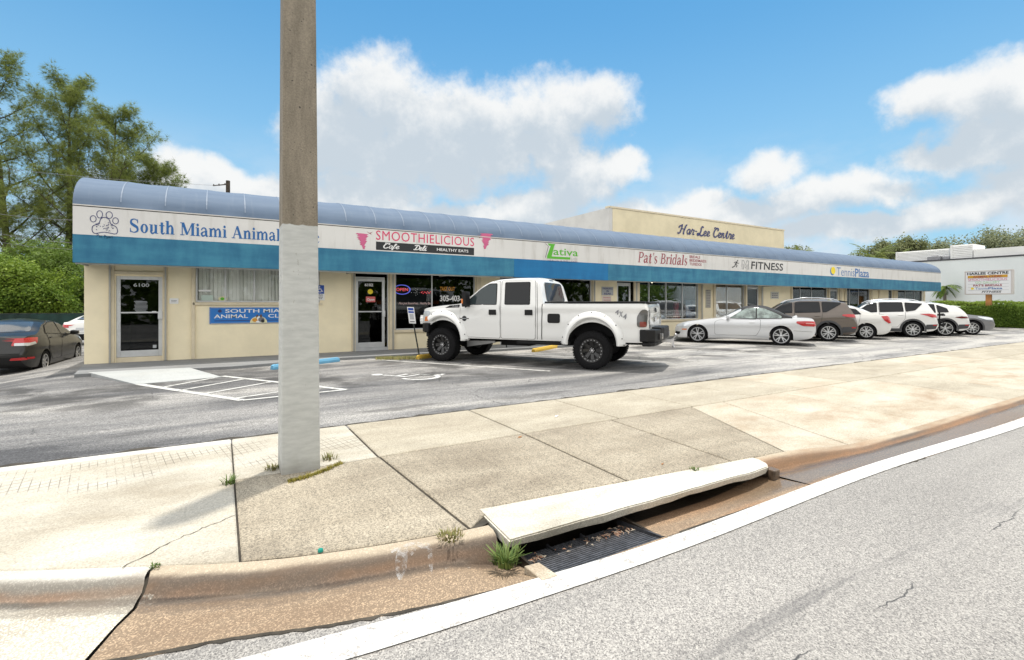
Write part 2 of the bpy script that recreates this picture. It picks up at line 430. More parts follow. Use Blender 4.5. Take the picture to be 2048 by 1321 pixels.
M_DIRT = mat('joint_dirt', (0.055, 0.047, 0.036), 0.95, var=(9, 0.5), bump=(40, 0.5))
def _curb(base, stain, edge):
    def fn(t):
        p = t.coord()
        a = t.n.new('ShaderNodeAttribute'); a.attribute_name = 'across'; q = a.outputs['Fac']
        n1 = t.noise(t.mapping(p, (0.5, 3.0, 3.0)), 2.2, 6, 0.65, 0.4)
        qq = t.math('ADD', q, t.math('MULTIPLY', t.math('SUBTRACT', n1, 0.5), 0.26))
        c = t.mix(t.maprange(qq, 0.45, 0.62), base, edge)
        c = t.mix(t.math('MULTIPLY', t.math('MULTIPLY', t.maprange(qq, 0.15, 0.30), t.maprange(qq, 0.62, 0.52)), 0.88), c, stain)
        rust = t.math('MULTIPLY', t.math('MULTIPLY', t.maprange(qq, 0.34, 0.44), t.maprange(qq, 0.56, 0.48)), t.maprange(t.noise(t.mapping(p, (0.5, 1, 1), loc=(5, 0, 0)), 1.3, 4), 0.4, 0.6))
        c = t.mix(t.math('MULTIPLY', rust, 0.6), c, (0.26, 0.14, 0.075))
        foot = t.math('MULTIPLY', t.maprange(q, 0.50, 0.55), t.maprange(q, 0.63, 0.57))
        c = t.mix(t.math('MULTIPLY', foot, 0.75), c, tuple(x * 0.4 for x in stain))
        iron = t.math('MULTIPLY', t.maprange(t.sep(p)[0], 2.4, 3.4), t.maprange(t.noise(t.mapping(p, (0.4, 1.5, 1), loc=(0, 8, 0)), 1.6, 5, 0.6), 0.36, 0.60))
        c = t.mix(t.math('MULTIPLY', iron, 0.6), c, (0.27, 0.145, 0.07))
        sp = grey(t, voro(t, p, 150))
        c = t.mix(t.maprange(qq, 0.35, 0.75, 0.25, 0.75), c, t.mix(1.0, c, t.ramp(sp, [(0.1, 0.65), (0.6, 0.95), (0.85, 2.1)]), 'MULTIPLY'))
        st = t.maprange(t.noise(t.mapping(p, (0.6, 2, 2), loc=(1, 2, 3)), 1.7, 6, 0.65), 0.46, 0.64)
        c = t.mix(t.math('MULTIPLY', st, 0.32), c, t.mix(0.5, stain, (0.24, 0.14, 0.07)))
        chip = t.maprange(t.noise(t.mapping(p, loc=(3, 3, 3)), 5.5, 5, 0.7), 0.66, 0.70)
        c = t.mix(t.math('MULTIPLY', chip, 0.6), c, t.mix(sp, (0.10, 0.09, 0.075), (0.5, 0.47, 0.41)))
        # running water keeps the flow line wet towards the right
        x = t.sep(p)[0]
        wet = t.math('MULTIPLY', t.maprange(x, 2.9, 4.4), t.math('MULTIPLY', t.maprange(qq, 0.50, 0.60), t.maprange(qq, 0.97, 0.84)))
        wet2 = t.math('MULTIPLY', t.maprange(x, 1.6, -0.2), t.math('MULTIPLY', t.maprange(qq, 0.54, 0.62), t.maprange(qq, 0.74, 0.66)))
        wt = t.math('MAXIMUM', wet, t.math('MULTIPLY', wet2, 0.7))
        c = t.mix(t.math('MULTIPLY', wt, 0.6), c, (0.10, 0.072, 0.05))
        r = t.math('SUBTRACT', 0.85, t.math('MULTIPLY', wt, 0.68))
        return c, r, t.math('MULTIPLY', sp, t.math('SUBTRACT', 1.0, wt)), 0.5, 0.006
    return fn
M_CURB = ground_mat('rust_stained_curb', _curb((0.40, 0.335, 0.25), (0.082, 0.060, 0.048), (0.255, 0.187, 0.125)))
M_CURBN = ground_mat('pale_curb', _curb((0.52, 0.50, 0.45), (0.17, 0.155, 0.135), (0.47, 0.44, 0.37)))

def paint_mat(name, col, wear=0.5, scale=14, under=(0.12, 0.115, 0.11)):
    def fn(t):
        p = t.coord()
        n = t.noise(p, scale, 6, 0.7); n2 = t.noise(p, 120, 3, 0.6)
        f = t.math('ADD', t.math('MULTIPLY', n, 0.6), t.math('MULTIPLY', n2, 0.4))
        k = t.maprange(f, wear - 0.06, wear + 0.05)
        c = t.mix(t.noise(p, 2.0, 4), col, tuple(x * 0.86 for x in col))
        return t.mix(k, under, c), 0.7, n2, 0.3, 0.003
    return ground_mat(name, fn)
M_LINE = paint_mat('road_line_paint', (0.62, 0.615, 0.60), 0.445, 15, (0.3, 0.28, 0.26))
M_STALL = paint_mat('stall_line_paint', (0.56, 0.56, 0.54), 0.44, 6)
M_SYMB = paint_mat('symbol_paint', (0.6, 0.6, 0.59), 0.44, 7)
M_WALK = conc('grey_walkway_paint', (0.17, 0.175, 0.18), (0.205, 0.21, 0.215), (0.235, 0.24, 0.245), 0.12)
M_RAMP = conc('ramp_paint', (0.33, 0.345, 0.345), (0.375, 0.39, 0.39), (0.41, 0.425, 0.42), 0.1)
M_EARTH = mat('far_ground', (0.11, 0.115, 0.07), 0.95, var=(0.2, 0.4))

# ------------------------------------------------------------------ ground sheets
def lot_z(x, y):
    return -0.012 - 0.36 * sm((-2.3 - x) / 3.6) * sm((y - 9.0) / 5.0)
b = MB()
b.quad((-1500, -1500, -0.9), (1500, -1500, -0.9), (1500, 1500, -0.9), (-1500, 1500, -0.9))
tag(b.build('ground', M_EARTH), kind='structure')
xs = [-60, -40, -25, -16] + list(np.arange(-12, 8.01, 0.5)) + [12, 20, 30, 40, 50, 62]
ys = [6.1] + list(np.arange(6.5, 24.1, 0.5)) + [28, 34, 44, 62]
b = MB(); vs = [(x, y, lot_z(x, y)) for y in ys for x in xs]; n = len(xs)
b.add(vs, [(j * n + i, j * n + i + 1, (j + 1) * n + i + 1, (j + 1) * n + i) for j in range(len(ys) - 1) for i in range(n - 1)])
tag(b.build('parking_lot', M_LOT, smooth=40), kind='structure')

ZR = -0.095
yf = pchip([(-9, 7.6), (-2.5, 4.62), (-1.07, 3.84), (-0.35, 3.46), (0.09, 3.26), (0.4, 3.15), (1.09, 3.0), (1.6, 2.94), (4.4, 2.90), (4.97, 2.86), (6, 2.76), (8, 2.72), (70, 2.7)])
def gw(x): return 0.59 + 0.15 * sm((0.2 - x) / 0.9)      # the gutter pan widens towards the side street
xs = [-90, -30, -15] + list(np.arange(-9, 12, 0.3)) + [14, 20, 30, 60, 160]
b = MB(); n = len(xs); b.add([(x, -60, ZR - .02) for x in xs] + [(x, 0, ZR) for x in xs] + [(x, float(yf(x)) - gw(x) + 0.002, ZR) for x in xs], [(q * n + i, q * n + i + 1, (q + 1) * n + i + 1, (q + 1) * n + i) for q in range(2) for i in range(n - 1)])
tag(b.build('road', M_ROAD), kind='structure')

def zs(x, y):                                            # sidewalk dips to the gutter at the driveway on the right
    return -0.075 * sm((x - 4.6) / 1.6) * max(0.0, min(1.0, (4.8 - y) / 2.0))
def front(x):                                            # front edge of the sidewalk, notched by the inlet slab
    if 1.6 <= x <= 4.5: return 3.2 + (2.9 - 3.2) * (x - 1.6) / 2.9
    return float(yf(x))
side = MB()
def slab(x0, x1, y0, y1, mi, xt0=None, xt1=None, g=0.011):
    """a paving slab; y0 may be None to follow the curb"""
    side.mi = mi; N = max(2, int((x1 - x0) / 0.3)) if y0 is None else 2
    top0 = x0 if xt0 is None else xt0; top1 = x1 if xt1 is None else xt1
    lo = []; hi = []
    for i in range(N + 1):
        t = i / N
        x = x0 + g + (x1 - x0 - 2 * g) * t; y = front(x) if y0 is None else y0
        lo.append((x, y + g)); hi.append((top0 + g + (top1 - top0 - 2 * g) * t, y1 - g))
    e = 0.011
    def ring(dz, ins):
        a = [(x + (ins if i == 0 else -ins if i == N else 0), y + ins, zs(x, y) + dz) for i, (x, y) in enumerate(lo)]
        c = [(x + (ins if i == 0 else -ins if i == N else 0), y - ins, zs(x, y) + dz) for i, (x, y) in enumerate(hi)]
        return a + c[::-1]
    r0, r1, r2 = ring(-0.14, 0), ring(-e * 0.7, 0), ring(0, e); k = len(r0)
    fs = []
    for q in range(2):
        fs += [(q * k + i, q * k + (i + 1) % k, (q + 1) * k + (i + 1) % k, (q + 1) * k + i) for i in range(k)]
    for i in range(N): fs.append((2 * k + i, 2 * k + i + 1, 2 * k + k - 2 - i, 2 * k + k - 1 - i))
    side.add(r0 + r1 + r2, fs)
YB, YM = 6.27, 4.8
slab(-8, 0.09, None, 6.11, 0, g=0.003); slab(-8, 0.09, 6.11, YB, 4, g=0.003)
slab(0.09, 1.33, YM, YB, 0); slab(1.33, 3.02, YM, YB, 2); slab(3.02, 4.5, YM, YB, 2); slab(4.5, 5.95, YM, YB, 2)
slab(0.09, 1.43, None, YM, 1, xt1=1.34); slab(1.43, 2.97, None, YM, 1, xt0=1.34, xt1=3.02); slab(2.97, 4.2, None, YM, 1, xt0=3.02, xt1=4.35); slab(4.2, 4.97, None, YM, 1, xt0=4.35, xt1=5.9)
slab(4.97, 6.05, None, YM, 3, xt0=5.9, xt1=6.62)
x = 6.05; xt = 6.62
for k in range(36):
    nx = xt + 1.5 + (0.0 if k else 0); slab(x, nx, None, YM, 3 if k % 5 != 3 else 2, xt0=xt, xt1=nx); x = nx; xt = nx
x = 5.95
for k in range(24):
    slab(x, x + (1.5 if k < 6 else 3.0), YM, YB, 2 if k % 4 != 2 else 3); x += (1.5 if k < 6 else 3.0)
tag(side.build('sidewalk', [M_CB, M_CA, M_CW, M_CT, M_CN], smooth=25), kind='structure')
b = MB()
xs = list(np.arange(-8, 7, 0.5)) + [10, 20, 60]
top = [(x, YB - 0.01, -0.016) for x in xs]; bot = [(x, front(x) + 0.01, zs(x, front(x)) - 0.016) for x in xs]; mid = [(x, YM, -0.016) for x in xs]; n = len(xs)
b.add(bot + mid + top, [(q * n + i, q * n + i + 1, (q + 1) * n + i + 1, (q + 1) * n + i) for q in range(2) for i in range(n - 1)])
tag(b.build('joint_bed', M_DIRT), kind='structure')

# crumbling edge where the lot meets the walk
rnd = random.Random(3)
b = MB(); a0 = []; a1 = []
for i in range(260):
    x = -6 + i * 0.13
    a0.append((x, YB + 0.002 + 0.012 * rnd.random(), -0.004)); a1.append((x, YB + 0.03 + 0.09 * rnd.random() ** 2, -0.005))
n = len(a0); b.add(a0 + a1, [(i, i + 1, n + i + 1, n + i) for i in range(n - 1)])
tag(b.build('lot_edge', M_DIRT), kind='structure')

# curb and gutter swept along the road edge
def curb_profile(x):
    y = float(yf(x)); d = sm((x - 4.9) / 1.3); zl = ZR + 0.004
    dep = -0.09 * sm((x - 1.1) / 0.55) * sm((4.6 - x) / 1.6)
    z0 = -0.004 - 0.062 * d; zg = -0.105 + dep
    h = z0 - zg
    return [(y, z0 - 0.05, 0.0), (y - 0.004, z0, 0.04), (y - 0.075, z0 - 0.002, 0.15), (y - 0.115, z0 - 0.12 * h, 0.25), (y - 0.14, z0 - 0.34 * h, 0.36),
            (y - 0.16, z0 - 0.72 * h, 0.46), (y - 0.185, zg + 0.004, 0.55), (y - 0.25, zg, 0.62), (y - 0.40, (zg + zl) / 2, 0.8), (y - gw(x), zl, 1.0), (y - gw(x) - 0.01, zl - 0.05, 1.02)]
def recess_profile(x, pit=False):
    zl = ZR + 0.004; dep = -0.11 * sm((x - 1.1) / 0.55) * sm((4.9 - x) / 1.4); zg = -0.105 + dep; y = float(yf(x))
    if pit: return [(3.22, -0.03, 0.3), (3.10, -0.03, 0.4), (3.08, -0.30, 0.5), (3.06, -0.75, 0.55), (2.34, -0.75, 0.58), (2.335, zl, 0.98), (2.315, zl, 1.0), (2.31, zl - 0.05, 1.02)]
    return [(3.22, -0.03, 0.3), (3.10, -0.03, 0.4), (3.04, -0.10, 0.5), (3.02, zg, 0.55), (2.80, zg, 0.6), (2.55, (zg + zl) / 2, 0.8), (y - 0.59, zl, 1.0), (y - 0.60, zl - 0.05, 1.02)]
def sweep(name, m, stations, prof):
    b = MB(); vs = []; ac = []; k = 0
    for x in stations:
        p = prof(x); k = len(p)
        for (y, z, q) in p: vs.append((x if not callable(x) else 0, y, z)); ac.append(q)
    b.add(vs, [(i * k + j, i * k + j + 1, (i + 1) * k + j + 1, (i + 1) * k + j) for i in range(len(stations) - 1) for j in range(k - 1)])
    o = b.build(name, m, smooth=50)
    at = o.data.attributes.new('across', 'FLOAT', 'POINT'); at.data.foreach_set('value', ac)
    return tag(o, kind='structure')
o = sweep('curb', M_CURBN, list(np.arange(-9, -0.44, 0.22)) + [-0.405], curb_profile)
# the break between the pale and the stained length runs slantwise: shear the end stations
def shear_end(o, x_end, sign):
    for v in o.data.vertices:
        if abs(v.co.x - x_end) < 0.3:
            wgt = 1 - abs(v.co.x - x_end) / 0.3; v.co.x += wgt * (v.co.y - 3.25) * 0.32 + wgt * 0.008 * math.sin(v.co.y * 55)
shear_end(o, -0.405, -1)
o = sweep('curb', M_CURB, [-0.385] + list(np.arange(-0.3, 1.55, 0.1)) + [1.56], curb_profile); shear_end(o, -0.385, 1)
def dark_back(o, ylim):  # recess under the slab takes the near-black shade colour
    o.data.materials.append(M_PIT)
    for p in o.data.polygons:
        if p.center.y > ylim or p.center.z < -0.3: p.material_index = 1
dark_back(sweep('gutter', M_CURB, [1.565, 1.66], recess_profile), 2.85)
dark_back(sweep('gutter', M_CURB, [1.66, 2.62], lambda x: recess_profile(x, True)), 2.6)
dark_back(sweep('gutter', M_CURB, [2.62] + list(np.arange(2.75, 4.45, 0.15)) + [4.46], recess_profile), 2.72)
sweep('curb', M_CURB, list(np.arange(4.47, 7.6, 0.15)) + list(np.arange(8, 20, 1.0)) + [22, 30, 45, 70], curb_profile)
_bed = lambda x: [(y, z - 0.035, q) for y, z, q in curb_profile(x)]
sweep('joint_bed', M_DIRT, list(np.arange(-0.9, 0.2, 0.1)), _bed)
rnd = random.Random(17); lp = []; lq = []
for i in range(150):
    x = -1.2 + i * 0.05
    if 1.6 < x < 2.75: continue
    lp.append((x, float(yf(x)) - gw(x) + 0.004 + 0.006 * rnd.random(), ZR + 0.0065)); lq.append((x, lp[-1][1] - 0.008 - 0.022 * rnd.random(), ZR + 0.0045))
b = MB(); n = len(lp); b.add(lp + lq, [(i, i + 1, n + i + 1, n + i) for i in range(n - 1) if lp[i + 1][0] - lp[i][0] < .1]); tag(b.build('gutter_joint', M_DIRT), kind='structure')
# cheeks closing the throat of the inlet
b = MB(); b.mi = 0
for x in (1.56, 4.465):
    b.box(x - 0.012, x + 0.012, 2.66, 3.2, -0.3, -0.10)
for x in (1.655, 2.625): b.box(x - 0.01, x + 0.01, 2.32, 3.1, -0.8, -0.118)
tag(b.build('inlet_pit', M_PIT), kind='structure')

# ------------------------------------------------------------------ storm inlet
rnd = random.Random(11)
poly = [(1.57, 2.665)] + [(1.57 + 2.75 * i / 24, 2.665 + 0.004 * math.sin(i * 1.7) + rnd.uniform(-.006, .006) - 0.02 * (i / 24)) for i in range(1, 24)] + \
       [(4.34, 2.66), (4.42, 2.72), (4.455, 2.80), (4.46, 2.895), (3.5, 2.992), (2.5, 3.095), (1.612, 3.186)]
bm = bmesh.new()
tv = [bm.verts.new((x, y, 0.002)) for x, y in poly]
fa = bm.faces.new(tv); ex = bmesh.ops.extrude_face_region(bm, geom=[fa])
for v in ex['geom']:
    if isinstance(v, bmesh.types.BMVert): v.co.z = -0.066 - 0.006 * math.sin(v.co.x * 3.2) - 0.003 * math.sin(v.co.x * 11) ; v.co.y += 0.03 if v.co.y < 2.7 else 0
bmesh.ops.recalc_face_normals(bm, faces=bm.faces)
bmesh.ops.bevel(bm, geom=[e for e in bm.edges if all(v.co.z > 0 for v in e.verts) and min(v.co.y for v in e.verts) < 2.75], offset=0.011, segments=2, affect='EDGES')
bmesh.ops.triangulate(bm, faces=[f for f in bm.faces if len(f.verts) > 4])
me = bpy.data.meshes.new('inlet_slab'); bm.to_mesh(me); bm.free(); me.materials.append(M_CS)
me.polygons.foreach_set('use_smooth', [True] * len(me.polygons)); me.set_sharp_from_angle(angle=R(35))
o = bpy.data.objects.new('inlet_slab', me); COL.objects.link(o)
tag(o, 'pale concrete slab roofing the storm drain opening at the curb', 'drain slab')
b = MB()
for k in range(9):                                       # broken right end of the slab
    a = k / 9; b.box(4.36 + 0.12 * rnd.random(), 4.44 + 0.1 * rnd.random(), 2.62 + 0.03 * k, 2.69 + 0.03 * k, -0.14 + 0.02 * rnd.random(), -0.03 - 0.03 * rnd.random())
M_RUBBLE = mat('wet_rubble', (0.12, 0.085, 0.06), 0.3, var=(14, 0.6), bump=(30, 0.8))
tag(b.build('concrete_rubble', M_RUBBLE, bevel=0.012), 'broken wet concrete rubble under the far end of the drain slab', 'rubble')
M_IRON = mat('cast_iron', (0.075, 0.078, 0.088), 0.45, 0.4, var=(20, 0.4), bump=(60, 0.3))
root = empty('storm_grate', (2.14, 2.45, -0.1), 0, 'black iron storm grate of close parallel bars in the gutter', 'grate')
def gz_(y): return -0.008 - 0.085 * (y - 2.31) / 0.5
b = MB()
for k in range(17):
    y = 2.325 + k * 0.0275
    b.box(-0.46, 0.47, y - 2.45, y - 2.45 + 0.014, gz_(y) - 0.04, gz_(y))
b.build('grate_bars', M_IRON, root, bevel=0.003)
b = MB()
for x in (-0.478, 0.47): b.add([(x, -0.14, 0.0 - .05), (x + 0.018, -0.14, -.05), (x + 0.018, 0.36, -.11), (x, 0.36, -.11), (x, -0.14, 0.002), (x + 0.018, -0.14, 0.002), (x + 0.018, 0.36, -.053), (x, 0.36, -.053)],
                               [(3, 2, 1, 0), (4, 5, 6, 7), (0, 1, 5, 4), (1, 2, 6, 5), (2, 3, 7, 6), (3, 0, 4, 7)])
for x in (-0.2, 0.1): b.box(x, x + 0.012, -0.13, 0.35, -0.1, -0.07)
b.build('grate_frame', M_IRON, root)

# ------------------------------------------------------------------ painted lines
def strip(pts, wd, z, ends=None):
    """flat ribbon on the ground along pts"""
    return [[(p[0], p[1], z) for p in q] for q in ribbon(pts, wd)]
def marking(name, quads, m):
    b = MB()
    for q in quads: b.add(q, [tuple(range(len(q)))])
    o = b.build(name, m); return tag(o, kind='structure')
c1 = pchip([(-7, 3.4), (-1.5, 2.62), (0.07, 2.40), (0.42, 2.362), (1.3, 2.288), (2.6, 2.232), (5, 2.27), (9.3, 2.135), (90, 1.9)]); w1 = pchip([(-7, .2), (0.4, .205), (1.3, .18), (2.6, .16), (5, .165), (90, .17)])
xs = list(np.arange(-7, 12, 0.4)) + [14, 18, 24, 32, 45, 60, 90]
marking('road_line', strip([(x, float(c1(x))) for x in xs], [float(w1(x)) for x in xs], ZR + 0.007), M_LINE)
ZL = -0.006
hp = dict(a=G(485, 800), b=G(277, 768), c=G(445, 752), d=G(692, 779))
q = strip([hp['a'], hp['b']], 0.13, ZL) + strip([hp['c'], hp['d']], 0.11, ZL + 0.001)
for (p0, p1) in (((322, 775), (436, 754)), ((362, 780), (487, 758)), ((410, 787), (545, 763)), ((472, 796), (640, 771)), ((485, 800), (692, 779))):
    q += strip([G(*p0), G(*p1)], 0.085, ZL + 0.0006)
marking('parking_marking', q, M_STALL)
q = []
for (p0, p1) in (((735, 718), (1100, 742)), ((975, 705.5), (1305, 722)), ((1250, 697), (1560, 712)), ((1330, 684), (1420, 688)), ((1590, 689), (1700, 692)), ((1700, 684), (1770, 685.5)), ((1790, 677), (1850, 678.5))):
    q += strip([G(*p0), G(*p1)], 0.10, ZL)
marking('parking_marking', q, M_STALL)
# wheelchair symbol
o3 = Vector((3.42, 9.72)); ux = Vector((0.86, 0.5)); uy = Vector((-0.55, 0.83))
def sy(u, v): p = o3 + ux * u + uy * v; return (p.x, p.y, ZL)
q = []
for seg in (circ(0.08, -0.1, 0.36, 0.36, 24, 150, 400), [(-0.05, 0.75), (-0.02, 0.2), (0.32, 0.15), (0.52, -0.3), (0.66, -0.26)], [(-0.02, 0.45), (0.3, 0.42)]):
    q += [[sy(*p) for p in r] for r in ribbon(seg, 0.10)]
q.append([sy(*p) for p in circ(-0.06, 0.92, 0.12, 0.12, 14)])
marking('accessibility_marking', q, M_SYMB)
# sprayed arrow on the curb, mostly worn away
def curb_pt(x, y):
    P = curb_profile(x); ys = [p[0] for p in P][::-1]; zz = [p[1] for p in P][::-1]
    return (x, y, float(np.interp(y, ys, zz)) + 0.004)
M_SPRAY = bpy.data.materials.new('worn_spray_paint'); M_SPRAY.use_nodes = True
_t = NT(M_SPRAY.node_tree); _b = M_SPRAY.node_tree.nodes['Principled BSDF']; _b.inputs['Base Color'].default_value = (0.62, 0.62, 0.62, 1); _b.inputs['Roughness'].default_value = 0.9
_t.put(_b.inputs['Alpha'], _t.math('MULTIPLY', _t.maprange(_t.noise(_t.coord(), 17, 7, 0.7), 0.40, 0.72), 0.6))
q = []
for seg, wd in (([(782, 1108), (800, 1101), (826, 1093), (846, 1096), (858, 1112), (864, 1138)], [.02, .025, .035, .04, .035, .005]), ([(828, 1104), (812, 1116), (802, 1130), (800, 1150)], [.04, .06, .07, .01])):
    pts = catmull([G(px, py, -0.02 if py < 1110 else -0.07) for px, py in seg], 6); ws = list(np.interp(np.linspace(0, 1, len(pts)), np.linspace(0, 1, len(wd)), wd))
    for rb_ in ribbon(pts, ws): q.append([curb_pt(*p) for p in rb_])
marking('curb_paint', q, M_SPRAY)
# hairline crack across the old left slab
rnd = random.Random(5); a, c = Vector(G(476, 1030)), Vector(G(246, 1136)); pts = []
for k in range(26):
    p = a.lerp(c, k / 25); pts.append((p.x + rnd.uniform(-.008, .008), p.y + rnd.uniform(-.012, .012) + .05 * math.sin(k / 25 * math.pi)))
marking('slab_crack', [[(p[0], p[1], 0.0035) for p in t_] for t_ in ribbon(pts, [0.003 + 0.005 * rnd.random() for _ in pts])], M_DIRT)
# concrete lip between the gutter pan and the grate
b = MB(); b.prism([G(1048, 1138, -.1), G(1085, 1166, -.1), G(1116, 1156, -.1), G(1078, 1130, -.1)], -0.13, -0.083); tag(b.build('gutter', M_CT, bevel=0.006), kind='structure')

# ------------------------------------------------------------------ walkway and ramp in front of the shops
WALL_Y, AWN_Y, X0, X1 = 15.3, 14.25, -2.83, 44.06
b = MB(); b.prism([(-2.62, 13.3), (0.2, 13.1), (2.6, 13.68), (44.4, 13.85), (44.4, WALL_Y + 0.1), (X0 - .02, WALL_Y + 0.1)], -0.3, 0.06)
tag(b.build('walkway', M_WALK, bevel=0.012), kind='structure')
b = MB()
t0, t1, t2, t3 = (-2.42, 13.42), (-0.62, 13.22), G(443, 754), G(272, 769)
b.add([(*t0, 0.066), (*t1, 0.066), (*t2, 0.0), (*t3, 0.0), (*t0, -.05), (*t1, -.05), (*t2, -.05), (*t3, -.05)],
      [(3, 2, 1, 0), (0, 1, 5, 4), (1, 2, 6, 5), (2, 3, 7, 6), (3, 0, 4, 7)])
tag(b.build('ramp', M_RAMP), kind='structure')

# ------------------------------------------------------------------ wheel stops
def wheel_stop(c, ang, m, label, L=1.9):
    prof = [(-0.075, 0), (0.075, 0), (0.07, 0.06), (0.045, 0.115), (-0.045, 0.115), (-0.07, 0.06)]
    bm = MB(); n = len(prof)
    vs = []; st = [-L / 2, -L / 2 + 0.05, L / 2 - 0.05, L / 2]
    for i, x in enumerate(st):
        k = 0.82 if i in (0, 3) else 1.0
        vs += [(x, p[0] * k, p[1] * k) for p in prof]
    bm.add(vs, [tuple(range(n)), tuple(range(3 * n, 4 * n))] + [(i * n + j, i * n + (j + 1) % n, (i + 1) * n + (j + 1) % n, (i + 1) * n + j) for i in range(3) for j in range(n)])
    o = bm.build('wheel_stop', m, bevel=0.008); o.location = (c[0], c[1], -0.012); o.rotation_euler = (0, 0, ang)
    return tag(o, label, 'wheel stop', 'concrete wheel stops at the heads of the stalls')
M_BLUE = paint_mat('blue_stop_paint', (0.13, 0.36, 0.55), 0.36, 10, (0.35, 0.34, 0.3))
M_YEL = paint_mat('yellow_stop_paint', (0.62, 0.40, 0.05), 0.40, 9, (0.4, 0.38, 0.33))
wheel_stop((1.83, 12.98), R(29), M_BLUE, 'light blue wheel stop partly hidden behind the concrete pole')
wheel_stop((9.25, 13.35), R(31), M_YEL, 'yellow wheel stop seen beneath the middle of the pickup')
wheel_stop((5.42, 13.28), R(31), M_YEL, 'worn yellow wheel stop against the front tyre of the pickup')

# ------------------------------------------------------------------ concrete pole
def _pole(t):
    p = t.coord(); z = t.sep(p)[2]
    n1 = t.noise(t.mapping(p, (3, 3, 0.5)), 2.5, 6, 0.65); n2 = t.noise(p, 70, 4, 0.7)
    raw = t.mix(t.maprange(n1, 0.3, 0.7), (0.175, 0.15, 0.115), (0.27, 0.232, 0.18))
    raw = t.mix(0.6, raw, t.mix(1.0, raw, t.ramp(n2, [(0.35, 0.65), (0.65, 1.25)]), 'MULTIPLY'))
    pits = t.maprange(t.noise(p, 38, 2, 0.5), 0.7, 0.74)
    raw = t.mix(pits, raw, (0.05, 0.045, 0.04))
    gp = t.mix(t.maprange(t.noise(t.mapping(p, (1, 1, 4)), 6, 5, 0.6), 0.3, 0.7), (0.42, 0.43, 0.42), (0.51, 0.52, 0.505))
    sc = t.maprange(t.noise(t.mapping(p, (3, 3, 1.2), loc=(0, 0, 1.2)), 4.5, 5, 0.7, 1.0), 0.66, 0.69)
    gp = t.mix(t.math('MULTIPLY', sc, 0.7), gp, (0.25, 0.235, 0.2))
    dirt = t.math('MULTIPLY', t.maprange(t.math('ADD', z, t.math('MULTIPLY', t.noise(p, 6, 4), 0.25)), 0.30, 0.10), 0.5)
    gp = t.mix(dirt, gp, (0.22, 0.2, 0.165))
    edge = t.math('ADD', z, t.math('MULTIPLY', t.math('SUBTRACT', t.noise(t.mapping(p, (1, 1, 0.2)), 14, 3), 0.5), 0.035))
    return t.mix(t.maprange(edge, 2.205, 2.212), gp, raw), 0.85, t.math('ADD', n2, t.math('MULTIPLY', n1, 0.5)), 0.35, 0.004
M_POLE = ground_mat('pole_concrete', _pole)
b = MB(); H = 9.0
def sq(x0, x1, y0, y1, z): return [(x0, y0, z), (x1, y0, z), (x1, y1, z), (x0, y1, z)]
k = H / 4.3
b.add(sq(-.163, .163, -.163, .163, -0.4) + sq(-.163 + .018 * k, .163 - .034 * k, -.163 + .026 * k, .163 - .026 * k, H),
      [(3, 2, 1, 0), (4, 5, 6, 7), (0, 1, 5, 4), (1, 2, 6, 5), (2, 3, 7, 6), (3, 0, 4, 7)])
bm = bmesh.new(); me = bpy.data.meshes.new('utility_pole'); me.from_pydata(b.v, [], b.f); bm.from_mesh(me)
bmesh.ops.subdivide_edges(bm, edges=[e for e in bm.edges if abs(e.verts[0].co.z - e.verts[1].co.z) > 1], cuts=10, use_grid_fill=True)
bmesh.ops.recalc_face_normals(bm, faces=bm.faces); bm.to_mesh(me); bm.free(); me.materials.append(M_POLE)
pole = bpy.data.objects.new('utility_pole', me); COL.objects.link(pole); pole.location = (0.613, 4.868, 0)
bv = pole.modifiers.new('bevel', 'BEVEL'); bv.width = 0.014; bv.segments = 2; bv.limit_method = 'ANGLE'
tag(pole, 'tall square concrete pole painted pale grey at its foot, standing on the sidewalk', 'pole')

# ------------------------------------------------------------------ weeds and litter
def blades(name, c, n, h, spread, m, seed, label, cat, flat_=0.0, w=0.006):
    r = random.Random(seed); v = []; f = []
    for _ in range(n):
        a = r.uniform(0, 6.283); d = spread * math.sqrt(r.random()) * 0.5; bx, by = d * math.cos(a), d * math.sin(a)
        hh = h * r.uniform(0.4, 1.0); lean = r.uniform(0.2, 0.9) + flat_; aa = a + r.uniform(-0.8, 0.8)
        ww = w * r.uniform(0.7, 1.4); px, py = -math.sin(aa) * ww, math.cos(aa) * ww; k = len(v)
        for t in (0, 0.5, 1.0):
            ox, oy, oz = bx + math.cos(aa) * hh * lean * t * t, by + math.sin(aa) * hh * lean * t * t, hh * (t - 0.3 * t * t * lean)
            s = 1 - t * 0.85
            v += [(ox - px * s, oy - py * s, max(oz, 0.002)), (ox + px * s, oy + py * s, max(oz, 0.002))]
        f += [(k, k + 1, k + 3, k + 2), (k + 2, k + 3, k + 5, k + 4)]
    o = np_mesh(name, v, f, m); o.location = c
    return tag(o, label, cat)
M_WEED = mat('weed_green', (0.055, 0.11, 0.018), 0.6, island=(0.16, 0.21, 0.05))
M_DRY = mat('dry_weed', (0.24, 0.19, 0.08), 0.7, island=(0.14, 0.17, 0.04))
WG = 'weeds in the cracks of the sidewalk'
def weed(px, py, z, *a, **k):
    g = G(px, py, z); o = blades('weed', (g[0], g[1], z), *a, **k); o['group'] = WG; return o
weed(458, 968, 0, 60, 0.085, 0.09, M_WEED, 1, 'bright green weed in the joint left of the pole', 'weed')
weed(548, 938, 0, 60, 0.055, 0.14, M_DRY, 2, 'brown dry weed at the left foot of the pole', 'weed')
weed(660, 918, 0, 40, 0.07, 0.14, M_DRY, 3, 'thin dry weed stems at the right foot of the pole', 'weed')
weed(900, 1076, 0, 110, 0.045, 0.16, M_DRY, 4, 'low sprawling weed on the curb left of the drain slab', 'weed')
